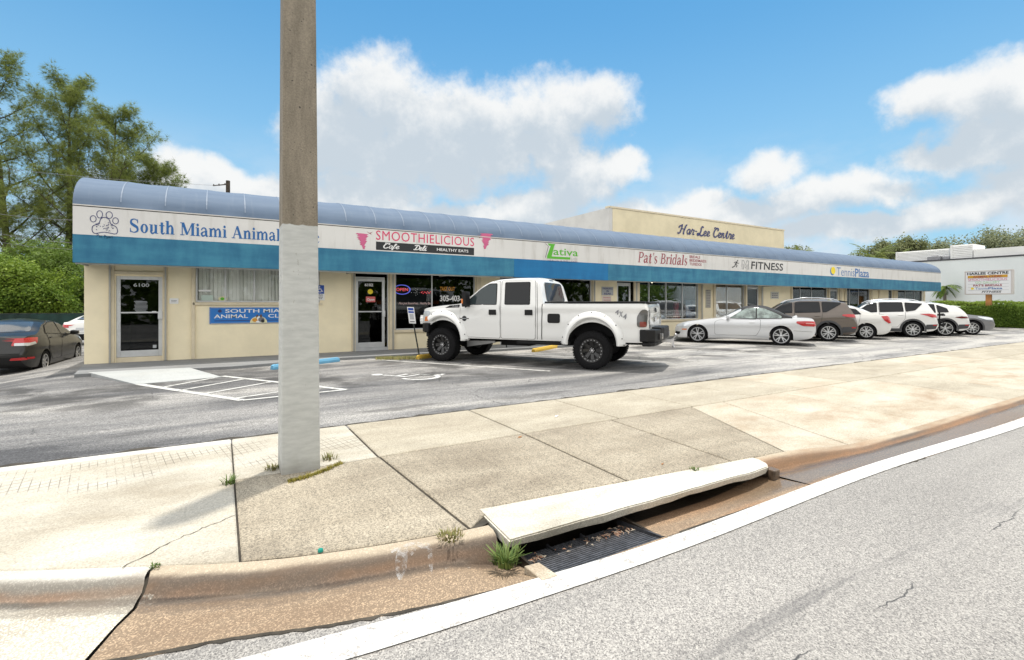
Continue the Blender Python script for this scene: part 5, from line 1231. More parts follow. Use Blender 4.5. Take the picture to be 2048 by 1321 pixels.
class Car:
    NS = 16
    SECT = pchip([(0, .925), (.08, .955), (.16, .972), (.36, .982), (.58, .984), (.66, 1.0), (.76, 1.0), (.88, .985), (1, .95)])
    def __init__(s, root, sp):
        s.sp = sp; s.root = root; s.L = sp['L']; s.W = sp['W']
        s.top, s.belt, s.low, s.plan = (pchip(sp[k]) for k in ('top', 'belt', 'low', 'plan'))
        L = s.L; xs = set(np.round(np.concatenate([np.linspace(0, L, 64), L * (1 - np.cos(np.linspace(0, math.pi, 40))) / 2]), 4))
        for p in sp['top']: xs.add(round(p[0], 4))
        s.Rr = sp['R']; s.r = sp['r']
        for xc in (sp['fw'], sp['rw']):
            xs |= set(np.round(xc + s.Rr * np.cos(np.linspace(0, math.pi, 27)), 4)); xs |= {round(xc + s.Rr + .004, 4), round(xc - s.Rr - .004, 4)}
        xs = sorted(x for x in xs if 0 <= x <= L); out = [xs[0]]
        for x in xs[1:]:
            if x - out[-1] > .0035: out.append(x)
        out[-1] = L; s.xs = np.array(out); s.build()
    def col(s, x):
        sp = s.sp; zt = float(s.top(x)); zb = min(float(s.belt(x)), zt - .01); z0 = min(float(s.low(x)), zb - .01); zl = z0
        for xc in (sp['fw'], sp['rw']):
            d = abs(x - xc)
            if d <= s.Rr: zl = max(zl, min(s.r + math.sqrt(max(0, s.Rr ** 2 - d * d)), zb - .02))
        w = s.W * float(s.plan(x)); p = []
        sect = s.sp.get('sect'); S = sect if sect else Car.SECT
        for k in range(Car.NS):
            z = zl + (zb - zl) * k / (Car.NS - 1); q = (z - z0) / max(zb - z0, .01); p.append((w * float(S(q)), z))
        yb = p[-1][0]; h = zt - zb; T = sp.get('tumble', .42); f = sp.get('shoulder', .70)
        if h > .25 and sp.get('ledge', 0): yb -= sp['ledge']; p.append((yb, zb + .012)); 
        else: p.append((yb - .004, zb + .02 * min(1, h / .1)))
        za = zb + f * h; ya = yb - T * f * h
        for k in range(1, 5): p.append((yb + (ya - yb) * k / 4, max(p[Car.NS][1], zb + (za - zb) * k / 4)))
        cr = min(sp.get('crown', .045), .25 * h); y2 = max(ya - .26, ya * .55); zB = zt - cr
        for k in range(1, 5): a = math.pi / 2 * k / 4; p.append((y2 + (ya - y2) * math.cos(a), za + (zB - za) * math.sin(a)))
        for k in range(1, 4): t = k / 3; p.append((y2 * (1 - t), zt - cr * (1 - t) ** 2))
        return p
    def build(s):
        cols = [s.col(x) for x in s.xs]; M = len(cols[0]); n = 2 * M - 1; V = []
        for x, p in zip(s.xs, cols):
            ring = [(x, y, z) for y, z in p] + [(x, -y, z) for y, z in p[-2::-1]]
            V += ring
        F = []; mi = []; part = []
        fn = s.sp.get('split'); nm = [None] + [k for k, _ in s.sp.get('splitmats', [])]
        for i in range(len(cols) - 1):
            for j in range(n - 1):
                F.append((i * n + j, i * n + j + 1, (i + 1) * n + j + 1, (i + 1) * n + j)); jj = min(j, n - 2 - j)
                part.append(fn((s.xs[i] + s.xs[i + 1]) / 2, (cols[i][min(jj, M - 1)][1] + cols[i + 1][min(jj + 1, M - 1)][1]) / 2, jj) if fn else None)
            F.append((i * n, (i + 1) * n, (i + 1) * n + n - 1, i * n + n - 1)); part.append('under')
        F.append(tuple(range(n))); part.append(None); F.append(tuple(range((len(cols) - 1) * n, len(cols) * n))[::-1]); part.append(None)
        s.bvh = BVHTree.FromPolygons([Vector(v) for v in V], F)
        def emit(name, keep, mats, midx):
            used = {}; vs = []; fs = []; ms = []
            for f, pt in zip(F, part):
                if pt not in keep: continue
                g = []
                for i in f:
                    if i not in used: used[i] = len(vs); vs.append(V[i])
                    g.append(used[i])
                fs.append(tuple(g)); ms.append(midx(pt))
            b = MB(); b.v = vs; b.f = fs; b.m = ms
            return b.build(name, mats, s.root, smooth=32)
        s.body = emit('body', (None, 'under'), [s.sp['paint'], M_UNDER], lambda p: 1 if p == 'under' else 0)
        for k, m in s.sp.get('splitmats', []): emit(k, (k,), [m], lambda p: 0)
    def hit(s, axis, u, v):
        if axis == 'L': o, d = Vector((u, -4, v)), Vector((0, 1, 0))
        elif axis == 'R': o, d = Vector((u, 4, v)), Vector((0, -1, 0))
        elif axis == 'B': o, d = Vector((s.L + 3, u, v)), Vector((-1, 0, 0))
        elif axis == 'F': o, d = Vector((-3, u, v)), Vector((1, 0, 0))
        else: o, d = Vector((u, v, 6)), Vector((0, 0, -1))
        return s.bvh.ray_cast(o, d)
    def patch(s, name, poly, m, axis='L', off=.006, parent=None, r=.03, nu=14, nv=6, mirror=None):
        """a panel laid on the body: poly in (x,z) for sides, (y,z) for front/back, (x,y) for the top; mirrored copies for both sides"""
        out = []
        P = fillet(poly, r, 3) if r else poly
        todo = [(axis, P)]
        if axis == 'L' and mirror is not False: todo.append(('R', P))
        if axis in 'BFT' and mirror: todo.append((axis, [((-a, c) if axis != 'T' else (a, -c)) for a, c in P]))
        for ax, Q in todo:
            us = sorted({round(p[0], 4) for p in Q} | {round(x, 4) for x in np.linspace(min(p[0] for p in Q), max(p[0] for p in Q), nu)})
            G_ = []; ok = []
            for u in us:
                vsx = []
                for i in range(len(Q)):
                    (a, c), (a2, c2) = Q[i], Q[(i + 1) % len(Q)]
                    if abs(a2 - a) < 1e-9:
                        if abs(a - u) < 1e-6: vsx += [c, c2]
                    elif min(a, a2) - 1e-7 <= u <= max(a, a2) + 1e-7: vsx.append(c + (c2 - c) * (u - a) / (a2 - a))
                if not vsx: vsx = [0, 0]
                lo, hi = min(vsx), max(vsx)
                for k in range(nv + 1):
                    v = lo + (hi - lo) * k / nv; h = s.hit(ax, u, v)
                    if h[0] is None: G_.append(None)
                    else:
                        nrm = h[1]; ray_d = {'L': Vector((0, -1, 0)), 'R': Vector((0, 1, 0)), 'B': Vector((1, 0, 0)), 'F': Vector((-1, 0, 0)), 'T': Vector((0, 0, 1))}[ax]
                        if nrm.dot(ray_d) < 0: nrm = -nrm
                        G_.append(h[0] + nrm * off * .6 + ray_d * off * .4)
            b = MB(); idx = {}; k1 = nv + 1
            for i, p in enumerate(G_):
                if p is not None: idx[i] = len(b.v); b.v.append(tuple(p))
            for i in range(len(us) - 1):
                for j in range(nv):
                    q = (i * k1 + j, (i + 1) * k1 + j, (i + 1) * k1 + j + 1, i * k1 + j + 1)
                    if all(k in idx for k in q): b.f.append(tuple(idx[k] for k in q)); b.m.append(0)
            if b.f:
                o = b.build(name, m, parent if not isinstance(parent, list) else parent[len(out)], fix=True); o.parent = (parent[len(out)] if isinstance(parent, list) else parent) or s.root
                o.data.polygons.foreach_set('use_smooth', [True] * len(o.data.polygons)); out.append(o)
        return out
    def ring(s, poly, w, m, off, r, parent):
        """thin seam all round a panel, on both sides of the car"""
        P = fillet(poly, r, 4); Q = []
        for i in range(len(P)):
            a, c = Vector(P[i]), Vector(P[(i + 1) % len(P)]); k = max(1, int((c - a).length / .04)); Q += [tuple(a.lerp(c, j / k)) for j in range(k)]
        inn, out = s.grow(Q, -.003), s.grow(Q, w); n = len(Q)
        for ax, sg in (('L', -1), ('R', 1)):
            b = MB(); ok = []
            for (u, v), (u2, v2) in zip(inn, out):
                h, h2 = s.hit(ax, u, v), s.hit(ax, u2, v2); ok.append(h[0] is not None and h2[0] is not None)
                for q in (h, h2): b.v.append((q[0].x, q[0].y + sg * off, q[0].z) if q[0] is not None else (0, 0, 0))
            for i in range(n):
                j = (i + 1) % n
                if ok[i] and ok[j]: b.f.append((2 * i, 2 * i + 1, 2 * j + 1, 2 * j)); b.m.append(0)
            b.build('panel_gap', m, parent)
    def seam(s, pts, w, m=None, off=.004):
        P = []
        for a, c in zip(pts[:-1], pts[1:]):
            a, c = Vector(a), Vector(c); k = max(1, int((c - a).length / .05)); P += [tuple(a.lerp(c, j / k)) for j in range(k)]
        P.append(pts[-1])
        for ax, sg in (('L', -1), ('R', 1)):
            b = MB()
            for q in ribbon(P, w):
                h = [s.hit(ax, *p)[0] for p in q]
                if all(h): b.add([(p.x, p.y + sg * off, p.z) for p in h], [(0, 1, 2, 3)])
            b.build('panel_gap', m or M_GAP, s.body)
    def door(s, poly, window=None, glass=M_GL, handle=None, hm=None, r=.05, trim=None):
        s.ring(poly, .008, M_GAP, .0045, r, s.body)
        d = s.patch('door', poly, s.sp['paint'], off=.007, r=r, nu=24, nv=12)
        if window: s.win(window, glass, d, trim)
        if handle:
            for o, sg in zip(d, (-1, 1)):
                h = s.hit('L' if sg < 0 else 'R', *handle)
                if h[0] is None: continue
                p = h[0]; b = MB(); w, hh = (.19, .035) if not isinstance(hm, tuple) else hm[1:]
                b.box(p.x - w / 2, p.x + w / 2, min(p.y, p.y + sg * .035), max(p.y, p.y + sg * .035), p.z - hh / 2, p.z + hh / 2)
                b.build('handle', (hm[0] if isinstance(hm, tuple) else hm) or s.sp['paint'], o, bevel=.008)
        return d
    def grow(s, poly, e):
        c = Vector((sum(p[0] for p in poly) / len(poly), sum(p[1] for p in poly) / len(poly)))
        mx = [max(abs(p[k] - c[k]) for p in poly) for k in (0, 1)]
        return [(c.x + (p[0] - c.x) * (1 + e / max(mx[0], .01)), c.y + (p[1] - c.y) * (1 + e / max(mx[1], .01))) for p in poly]
    def win(s, poly, glass=M_GL, parent=None, trim=None, r=.04, axis='L', **k):
        if trim: s.patch('window_trim', s.grow(poly, .022), trim, axis=axis, off=.010, parent=parent, r=r, nu=24, nv=10)
        return s.patch('window', poly, glass, axis=axis, off=.014, parent=parent, r=r, nu=24, nv=10, **k)

def wheel_parts(r, w, rr, style, tyre=M_TYRE):
    """tyre (outer face towards -y) with rim child; returns the tyre"""
    b = MB(); h = w / 2; q = r - rr
    b.lathe([(rr, -h * .86), (rr + .2 * q, -h * .97), (rr + .55 * q, -h), (r - .18 * q, -h * .93), (r - .03, -h * .80), (r - .004, -h * .62), (r, -h * .3), (r, h * .3), (r - .004, h * .62), (r - .18 * q, h * .93), (rr + .5 * q, h), (rr, h * .86)], axis='y', n=40)
    if style == 'mud':                                   # shoulder blocks
        for k in range(44):
            a = 2 * math.pi * k / 44; c, s_ = math.cos(a), math.sin(a)
            for sg in (-1, 1):
                for (d0, d1, l0, l1) in ((-.045, .045, r - .02, r + .003),):
                    y0, y1 = sg * h * (.45 if k % 2 else .55), sg * h * .98
                    P = []
                    for (t, rad, y) in ((-.036, l0 - .03, y1), (.036, l0 - .03, y1), (.036, l1, y1 * .93), (-.036, l1, y1 * .93), (-.036, l1, y0), (.036, l1, y0)):
                        aa = a + t / r * 1.0 * .62; P.append((rad * math.cos(aa), y, rad * math.sin(aa)))
                    b.add(P, [(0, 1, 2, 3), (3, 2, 5, 4)])
    ty = b.build('wheel', tyre, smooth=40)
    b = MB(); b.mi = 1                                   # barrel and dark backing
    b.lathe([(rr, -h * .86), (rr - .012, -h * .84), (rr - .02, -h * .2), (.01, -h * .15)], axis='y', n=36)
    b.mi = 0; b.lathe([(rr + .008, -h * .87), (rr + .006, -h * .93), (rr - .014, -h * .93), (rr - .022, -h * .80)], axis='y', n=36)
    def spoke(a, w0, w1, r0, r1, y0, y1, tw=0.0):
        ca, sa = math.cos(a), math.sin(a); P = []
        for (rad, ww, y) in ((r0, w0, y0), (r1, w1, y1)):
            for sg in (-1, 1):
                for dy in (0, .03): t = sg * ww / 2 + tw * (rad - r0); P.append((rad * ca - t * sa, y + dy, rad * sa + t * ca))
        b.add(P, [(0, 2, 6, 4), (1, 5, 7, 3), (0, 4, 5, 1), (2, 3, 7, 6), (0, 1, 3, 2), (4, 6, 7, 5)])
    yo = -h * .80
    if style == 'mud':
        for k in range(8): spoke(2 * math.pi * k / 8, .075, .035, .05, rr - .02, yo * .35, yo * .75); spoke(2 * math.pi * k / 8 + .2, .03, .03, .07, rr - .02, yo * .35, yo * .7)
        b.lathe([(.0, yo * .62), (.055, yo * .62), (.075, yo * .45), (.08, yo * .2)], axis='y', n=20)
        b.lathe([(rr - .005, -h * .95), (rr - .055, -h * .93), (rr - .06, -h * .6)], axis='y', n=36)
        b.mi = 2
        for k in range(20):
            a = 2 * math.pi * k / 20; b.lathe([(0, -.011), (.0085, -.008), (.0095, 0)], ((rr - .028) * math.cos(a), -h * .945, (rr - .028) * math.sin(a)), 'y', 7)
        b.box(-.022, .022, yo * .66, yo * .6, -.022, .022)
        for k in range(8): a = 2 * math.pi * k / 8 + .1; b.box(.05 * math.cos(a) - .007, .05 * math.cos(a) + .007, yo * .65, yo * .6, .05 * math.sin(a) - .007, .05 * math.sin(a) + .007)
    else:
        n, dbl = {'five': (5, 1), 'seven': (7, 0), 'ten': (5, 2), 'six': (6, 1)}[style]
        for k in range(n):
            a = 2 * math.pi * k / n + math.pi / 2
            if dbl == 0: spoke(a, .06, .045, .04, rr - .008, yo * .9, yo)
            elif dbl == 1: spoke(a - .10, .034, .030, .045, rr - .008, yo * .9, yo, -.12); spoke(a + .10, .034, .030, .045, rr - .008, yo * .9, yo, .12)
            else: spoke(a - .16, .030, .03, .04, rr - .008, yo * .9, yo, -.22); spoke(a + .16, .030, .03, .04, rr - .008, yo * .9, yo, .22); spoke(a, .05, .02, .04, rr * .6, yo * .9, yo)
        b.lathe([(0, yo * 1.02), (.03, yo * 1.02), (.05, yo * .92), (.06, yo * .6)], axis='y', n=18)
        b.mi = 1
        for k in range(5): a = 2 * math.pi * k / 5 + .3; b.lathe([(0, -.004), (.009, 0)], (.042 * math.cos(a), yo * .97, .042 * math.sin(a)), 'y', 6)
    rm = b.build('rim', [M_RIMB if style == 'mud' else M_RIM, M_RIMD, M_BOLT], ty, smooth=35)
    return ty
def wheels(root, sp, style, w=.215, rr=None, track=None, steer=0.0):
    r = sp['r']; rr = rr or r * .68; tk = track or sp['W'] - .02
    first = None
    for (x, sg) in ((sp['fw'], -1), (sp['rw'], -1), (sp['fw'], 1), (sp['rw'], 1)):
        if first is None: o = first = wheel_parts(r, w, rr, style); o.parent = root
        else: o = copy_tree(first, root)
        o.location = (x, sg * (tk - w / 2), r); o.rotation_euler = (0, 0, (math.pi if sg > 0 else 0) + (steer if x == sp['fw'] else 0))
def mirror_unit(car, x, z, m, size=(.10, .20, .15), y=None):
    for sg in (-1, 1):
        h = car.hit('L' if sg < 0 else 'R', x, z - .03); p = h[0]; b = MB(); sx, sy, sz = size; y0 = p.y + sg * .05
        ring = lambda k, yy: [(x - sx * k * .6, yy, z - sz * .38 * k), (x + sx * k * .55, yy, z - sz * .45 * k), (x + sx * k * .65, yy, z + sz * .3 * k), (x + sx * .3 * k, yy, z + sz * .52 * k), (x - sx * k * .4, yy, z + sz * .42 * k)]
        A = ring(.8, y0); B = ring(1.0, y0 + sg * sy * .4); C = ring(.75, y0 + sg * sy)
        b.add(A + B + C, [tuple(range(5)), tuple(range(10, 15))] + [(q * 5 + i, q * 5 + (i + 1) % 5, (q + 1) * 5 + (i + 1) % 5, (q + 1) * 5 + i) for q in range(2) for i in range(5)])
        b.box(x - .03, x + .04, min(p.y - sg * .02, y0 + sg * .03), max(p.y - sg * .02, y0 + sg * .03), z - .06, z - .025)
        b.build('mirror', m, car.root, smooth=40, bevel=.01)
def place(root, sp, contact, ang, rear=True, left=True, z=-.012):
    """put the named wheel's outer contact point on the ground"""
    lx = sp['rw'] if rear else sp['fw']; ly = -(sp['W'] - .02) if left else sp['W'] - .02
    k = root.scale[0]; lx *= k; ly *= k
    root.location = (contact[0] - (lx * math.cos(ang) - ly * math.sin(ang)), contact[1] - (lx * math.sin(ang) + ly * math.cos(ang)), z); root.rotation_euler = (0, 0, ang)
ANG = R(-56.8)
CARS = 'cars parked at an angle along the shops'

# ---- lifted pickup
sp = dict(L=6.05, W=1.0, fw=.82, rw=4.80, r=.435, R=.64, paint=P_TRUCK, tumble=.22, shoulder=.86, crown=.035,
    top=[(0.10, 1.20), (.12, 1.30), (.16, 1.355), (.25, 1.385), (.7, 1.45), (1.15, 1.49), (1.32, 1.51), (1.40, 1.55), (2.02, 2.045), (2.14, 2.10), (2.4, 2.15), (2.9, 2.17), (3.25, 2.16), (3.42, 2.12), (3.50, 2.02), (3.605, 1.52), (3.615, 1.505), (5.95, 1.505), (6.0, 1.49), (6.03, 1.42), (6.05, 1.3)],
    belt=[(.10, 1.12), (.2, 1.28), (.7, 1.36), (1.3, 1.42), (1.5, 1.455), (3.5, 1.475), (3.61, 1.475), (5.9, 1.475), (6.0, 1.44), (6.05, 1.25)],
    low=[(.10, .95), (.14, .80), (.3, .72), (1.5, .615), (3.5, .615), (5.4, .63), (5.98, .64), (6.05, .72)],
    plan=[(0.10, .84), (.16, .90), (.3, .955), (.8, .985), (1.3, 1), (3.5, 1), (5.7, 1), (5.95, .985), (6.05, .955)],
    sect=pchip([(0, .955), (.06, .972), (.12, .982), (.40, .984), (.46, .994), (.52, .994), (.80, .986), (.86, 1.0), (.93, 1.0), (1, .98)]))
sp['split'] = lambda x, z, j: 'bed_cover' if (x > 3.62 and x < 5.98 and j >= Car.NS + 3) else None
sp['splitmats'] = [('bed_cover', M_TRIM)]
tr = empty('pickup_truck', label='lifted white four door pickup on big black wheels', cat='pickup', group=CARS)
c = Car(tr, sp)
HD = (M_TRIM, .20, .13)
c.door([(1.30, .66), (2.47, .645), (2.47, 1.46), (2.43, 2.06), (2.1, 2.055), (1.78, 1.85), (1.36, 1.47)], [(1.50, 1.40), (1.66, 1.48), (2.36, 1.48), (2.33, 1.985), (2.13, 1.985), (1.90, 1.86), (1.52, 1.54)], M_GLL, (2.27, 1.285), HD, r=.05, trim=M_TRIM)
c.door([(2.50, .645), (3.40, .645), (3.42, 1.46), (3.36, 2.07), (2.47, 2.075), (2.50, 1.46)], [(2.61, 1.49), (3.25, 1.49), (3.22, 2.005), (2.58, 2.005)], M_GL, (3.24, 1.285), HD, r=.05, trim=M_TRIM)
c.patch('windshield', [(-.74, 1.56), (.74, 1.56), (.66, 2.03), (-.66, 2.03)], M_GLL, axis='F', r=.06, off=.01)
c.patch('rear_window', [(-.70, 1.56), (.70, 1.56), (.63, 2.02), (-.63, 2.02)], M_GL, axis='B', r=.08, off=.012, nu=20, nv=12)
c.patch('brake_light', [(-.14, 2.075), (.14, 2.075), (.14, 2.105), (-.14, 2.105)], M_SMOKE, axis='B', r=0)
c.seam([(3.568, .64), (3.585, 1.49)], .020); c.seam([(3.455, .64), (3.465, 1.46), (3.40, 2.05)], .010)
c.patch('fuel_door', [(3.72, 1.04), (4.03, 1.04), (4.03, 1.26), (3.72, 1.26)], M_TRIM, r=.05, off=.012, mirror=False)
c.patch('tail_light', [(5.80, .98), (6.01, .98), (6.03, 1.36), (5.90, 1.37), (5.80, 1.22)], M_SMOKE, r=.06, off=.015); c.patch('tail_light', [(5.86, .99), (6.0, .99), (6.0, 1.10), (5.86, 1.10)], mat('smoked_red_lens', (0.2, 0.03, 0.02), .12, coat=.6), r=.02, off=.019)
c.patch('tail_light', [(.80, .98), (.95, .98), (.95, 1.36), (.84, 1.36)], M_SMOKE, axis='B', r=.04, off=.012, mirror=True)
c.patch('headlight', [(.12, 1.0), (.40, 1.02), (.42, 1.30), (.17, 1.30)], M_HEAD, r=.04, off=.012); c.patch('marker_light', [(.22, 1.03), (.40, 1.04), (.40, 1.16), (.25, 1.16)], M_AMBER, r=.03, off=.018)
c.patch('grille', [(-.62, .98), (.62, .98), (.62, 1.27), (-.62, 1.27)], M_SMOKE, axis='F', r=.04, off=.02); c.patch('tailgate_handle', [(-.13, 1.30), (.13, 1.30), (.13, 1.40), (-.13, 1.40)], M_TRIM, axis='B', r=.02, off=.02)
c.patch('tailgate_badge', [(-.13, 1.10), (.13, 1.10), (.13, 1.20), (-.13, 1.20)], M_CHROME, axis='B', r=.05, off=.015)
c.patch('panel_gap', [(.795, .70), (.805, .70), (.805, 1.46), (.795, 1.46)], M_GAP, axis='B', r=0, nu=2, nv=12, mirror=True, parent=c.body)
o = c.patch('fender_badge', [(.88, 1.385), (1.32, 1.40), (1.32, 1.475), (1.02, 1.45)], M_TRIM, r=.01, off=.012)
yb_ = c.hit('L', 1.2, 1.43)[0].y
lettering('lettering', 'F-250', lambda u, v, d: (1.12 + u, yb_ - .02 - d, 1.415 + v), .17, .035, INK['silver'], o[0], bold=.02, shear=.2)
yb_ = c.hit('L', 1.47, 1.12)[0].y - .009
flat('door_badge', [[(1.47 + p[0], 1.12 + p[1]) for p in q] for q in ([circ(0, 0, .068, .068, 18)] + ribbon([(-.13, 0), (.13, 0)], .022))], lambda u, v, d: (u, yb_ - d, v), INK['black'], c.body); flat('door_badge', [[(1.47 + p[0], 1.12 + p[1]) for p in ribbon([(-.07, .0), (.07, .0)], .014)[0]]], lambda u, v, d: (u, yb_ - d, v), INK['silver'], c.body, .007)
yb_ = c.hit('L', 5.5, 1.25)[0].y - .004
for k, ch in enumerate('4X4'):
    for m_, dx, lf in ((INK['grey'], .0, .004), (INK['silver'], .012, .007)):
        lettering('lettering', ch, lambda u, v, d: (5.32 + .085 * k + dx + u, yb_ - d, 1.25 - .05 * k + dx * .6 + v), .085, .12, m_, c.body, lift=lf, shear=.15, bold=.01 if lf < .005 else -.02)
# fender flares with bolts
def flare(xc, sg):
    b = MB(); zc = .555; Ri = .57; zb = .60; front = xc < 2
    path = []                                            # (x, z, outward x, outward z) along the opening, rear leg first
    for z in np.linspace(zb, zc, 5)[:-1]: path.append((xc + Ri + .05 * (zc - z) / (zc - zb), z, 1, 0))
    for i in range(29):
        a = math.pi * i / 28
        if front and a > math.pi / 2 and zc + Ri * math.sin(a) < .985: break
        path.append((xc + Ri * math.cos(a), zc + Ri * math.sin(a) * 1.06, math.cos(a), math.sin(a)))
    if not front:
        for z in np.linspace(zc, zb, 5)[1:]: path.append((xc - Ri - .03 * (zc - z) / (zc - zb), z, -1, 0))
    prof = [(.03, .90), (-.005, 1.06), (.03, 1.095), (.09, 1.085), (.15, 1.03), (.18, .965)]; n = len(prof)
    vs = [(x + d * nx, sg * y, z + d * nz) for (x, z, nx, nz) in path for (d, y) in prof]; N = len(path)
    b.add(vs, [(i * n + j, i * n + j + 1, (i + 1) * n + j + 1, (i + 1) * n + j) for i in range(N - 1) for j in range(n - 1)] + [tuple(range(n)), tuple(range((N - 1) * n, N * n))])
    o = b.build('fender_flare', P_TRUCK, tr, smooth=50); b = MB()
    for k in range(2, N - 1, 4):
        x, z, nx, nz = path[k]; b.lathe([(0, sg * .012), (.012, sg * .008), (.014, 0)], (x + .135 * nx, sg * 1.05, z + .135 * nz), 'y', 8)
    b.build('flare_bolts', M_TRIM, o)
    b = MB(); b.prism_xz([p for p in circ(xc, zc + .02, .66, .64, 24) if p[1] > .62], sg * .60 - .01, sg * .60 + .01); b.build('wheel_liner', M_UNDER, tr)
for xc in (sp['fw'], sp['rw']):
    for sg in (-1, 1): flare(xc, sg)
wheels(tr, sp, 'mud', w=.33, rr=.265, track=1.10)
for sg in (-1, 1):                                       # tow mirrors
    b = MB(); b.box(1.52, 1.64, sg * 1.12 - .11, sg * 1.12 + .11, 1.42, 1.80); b.tube([(1.60, sg * .95, 1.47), (1.58, sg * 1.06, 1.50)], .03, 8); b.tube([(1.60, sg * .95, 1.56), (1.58, sg * 1.06, 1.60)], .025, 8); mo = b.build('mirror', M_TRIM, tr, bevel=.03)
    b = MB(); b.box(1.505, 1.56, sg * 1.12 - .115, sg * 1.12 + .115, 1.50, 1.62); b.build('marker_light', M_AMBER, mo, bevel=.01)
b = MB(); b.prism([(.02, -.75), (.30, -1.06), (.42, -1.06), (.42, 1.06), (.30, 1.06), (.02, .75)], .74, .99); b.prism([(.12, -.70), (.30, -.98), (.38, -.98), (.38, .98), (.30, .98), (.12, .70)], .62, .74); b.build('front_bumper', M_TRIM, tr, bevel=.03)
b = MB(); b.prism([(5.86, -1.03), (6.02, -1.06), (6.18, -.95), (6.26, -.62), (6.26, .62), (6.18, .95), (6.02, 1.06), (5.86, 1.03)], .66, .93); b.prism([(6.0, -.50), (6.26, -.62), (6.31, -.45), (6.31, .45), (6.26, .62), (6.0, .5)], .70, .97); b.prism([(5.9, -.98), (6.08, -1.0), (6.16, -.85), (6.2, -.58), (6.2, .58), (6.16, .85), (6.08, 1.0), (5.9, .98)], .56, .66); rb = b.build('rear_bumper', M_TRIM, tr, bevel=.025)
b = MB(); b.box(6.2, 6.46, -.03, .03, .60, .66); b.box(6.42, 6.47, -.035, .035, .52, .68); b.tube([(6.45, 0, .68), (6.50, 0, .76)], .018, 8); b.lathe([(0, .03), (.022, .02), (.03, 0), (.022, -.02), (0, -.03)], (6.51, 0, .78), n=12); b.lathe([(0, .03), (.022, .02), (.03, 0), (.022, -.02), (0, -.03)], (6.46, 0, .50), n=12); b.build('tow_hitch', M_BOLT, tr, smooth=50)
for (y0, y1) in ((-.72, -.5), (.5, .72)):
    b = MB(); b.box(6.24, 6.30, y0, y1, .70, .84); b.build('bumper_light', M_SMOKE, rb, bevel=.01)
for sg in (-1, 1):                                       # black caps on the rails of the bed
    b = MB(); b.box(3.64, 5.97, sg * .93 - .055, sg * .93 + .055, 1.507, 1.548); b.build('bed_rail', M_TRIM, tr, bevel=.012)
b = MB(); b.box(5.93, 6.03, -.86, .86, 1.506, 1.54); b.build('tailgate_cap', M_TRIM, tr, bevel=.012)
# chassis seen below the sills
b = MB()
for sg in (-1, 1): b.box(.4, 5.9, sg * .42 - .05, sg * .42 + .05, .55, .68)
b.tube([(sp['fw'], -.85, .45), (sp['fw'], .85, .45)], .07, 10); b.tube([(sp['rw'], -.85, .45), (sp['rw'], .85, .45)], .08, 10); b.lathe([(0, -.2), (.18, -.1), (.2, 0), (.18, .1), (0, .2)], (sp['rw'], 0, .45), 'x', 12); b.lathe([(0, -.2), (.16, -.1), (.17, 0), (.16, .1), (0, .2)], (sp['fw'], .2, .45), 'x', 12)
b.tube([(1.5, .1, .52), (4.6, 0, .48)], .05, 8); b.box(2.2, 3.0, -.35, .35, .42, .6); b.box(3.45, 4.2, -.75, -.45, .50, .64); b.tube([(2.9, -.9, .56), (4.25, -.9, .56)], .045, 8)
b.build('chassis', M_UNDER, tr)
b = MB(); b.prism_xz([(1.30, .36), (2.12, .49), (2.12, .54), (1.30, .52)], -.56, -.53); b.prism_xz([(1.30, .36), (2.12, .49), (2.12, .54), (1.30, .52)], .53, .56); b.build('suspension_arm', mat('brushed_steel_arm', (.32, .32, .32), .4, .6), tr)
ct = G(1182, 739.5)
tr.scale = (1.02,) * 3
place(tr, dict(sp, W=1.12), ct, R(-55.0))

# ---- silver convertible with a black soft top
sp = dict(L=4.70, W=.90, fw=.87, rw=3.64, r=.335, R=.372, paint=P_SILVER, tumble=.50, shoulder=.66,
    top=[(0, .50), (.02, .60), (.08, .68), (.3, .765), (.8, .855), (1.3, .925), (1.60, .965), (1.72, 1.01), (2.36, 1.345), (2.5, 1.385), (2.8, 1.415), (3.1, 1.395), (3.45, 1.27), (3.8, 1.10), (3.98, 1.025), (4.1, 1.00), (4.5, .975), (4.62, .95), (4.67, .85), (4.70, .70)],
    belt=[(0, .47), (.08, .60), (.3, .70), (.8, .80), (1.6, .885), (2.6, .90), (3.6, .93), (4.2, .945), (4.55, .92), (4.66, .80), (4.70, .66)],
    low=[(0, .42), (.03, .28), (.2, .19), (.8, .18), (2.3, .19), (4, .2), (4.5, .26), (4.65, .38), (4.70, .50)],
    plan=[(0, .66), (.06, .76), (.2, .86), (.45, .945), (.9, .985), (1.8, 1), (3.5, 1), (4.2, .965), (4.55, .885), (4.66, .82), (4.70, .76)])
sp['split'] = lambda x, z, j: 'soft_top' if (2.36 < x < 3.99 and j >= Car.NS and z > .95) else None
sp['splitmats'] = [('soft_top', M_SOFT)]
cv = empty('convertible', label='silver two door convertible with its black soft top raised', cat='car', group=CARS)
c = Car(cv, sp)
c.win([(1.98, .955), (2.43, 1.245), (2.55, 1.30), (2.84, 1.325), (2.84, .935)], M_GLX, trim=M_TRIM, r=.02)
c.win([(2.88, .945), (2.88, 1.325), (3.10, 1.30), (3.42, 1.165), (3.66, 1.03), (3.66, .965)], M_GLX, trim=M_TRIM, r=.03)
c.door([(1.48, .40), (1.50, .34), (2.86, .33), (2.98, .55), (3.0, .905), (1.62, .868), (1.48, .80)], handle=(2.72, .80), r=.06)
c.patch('windshield', [(-.66, 1.04), (.66, 1.04), (.55, 1.32), (-.55, 1.32)], M_GLL, axis='F', r=.05)
c.patch('rear_window', [(-.45, 1.10), (.45, 1.10), (.40, 1.28), (-.40, 1.28)], M_GL, axis='B', r=.05)
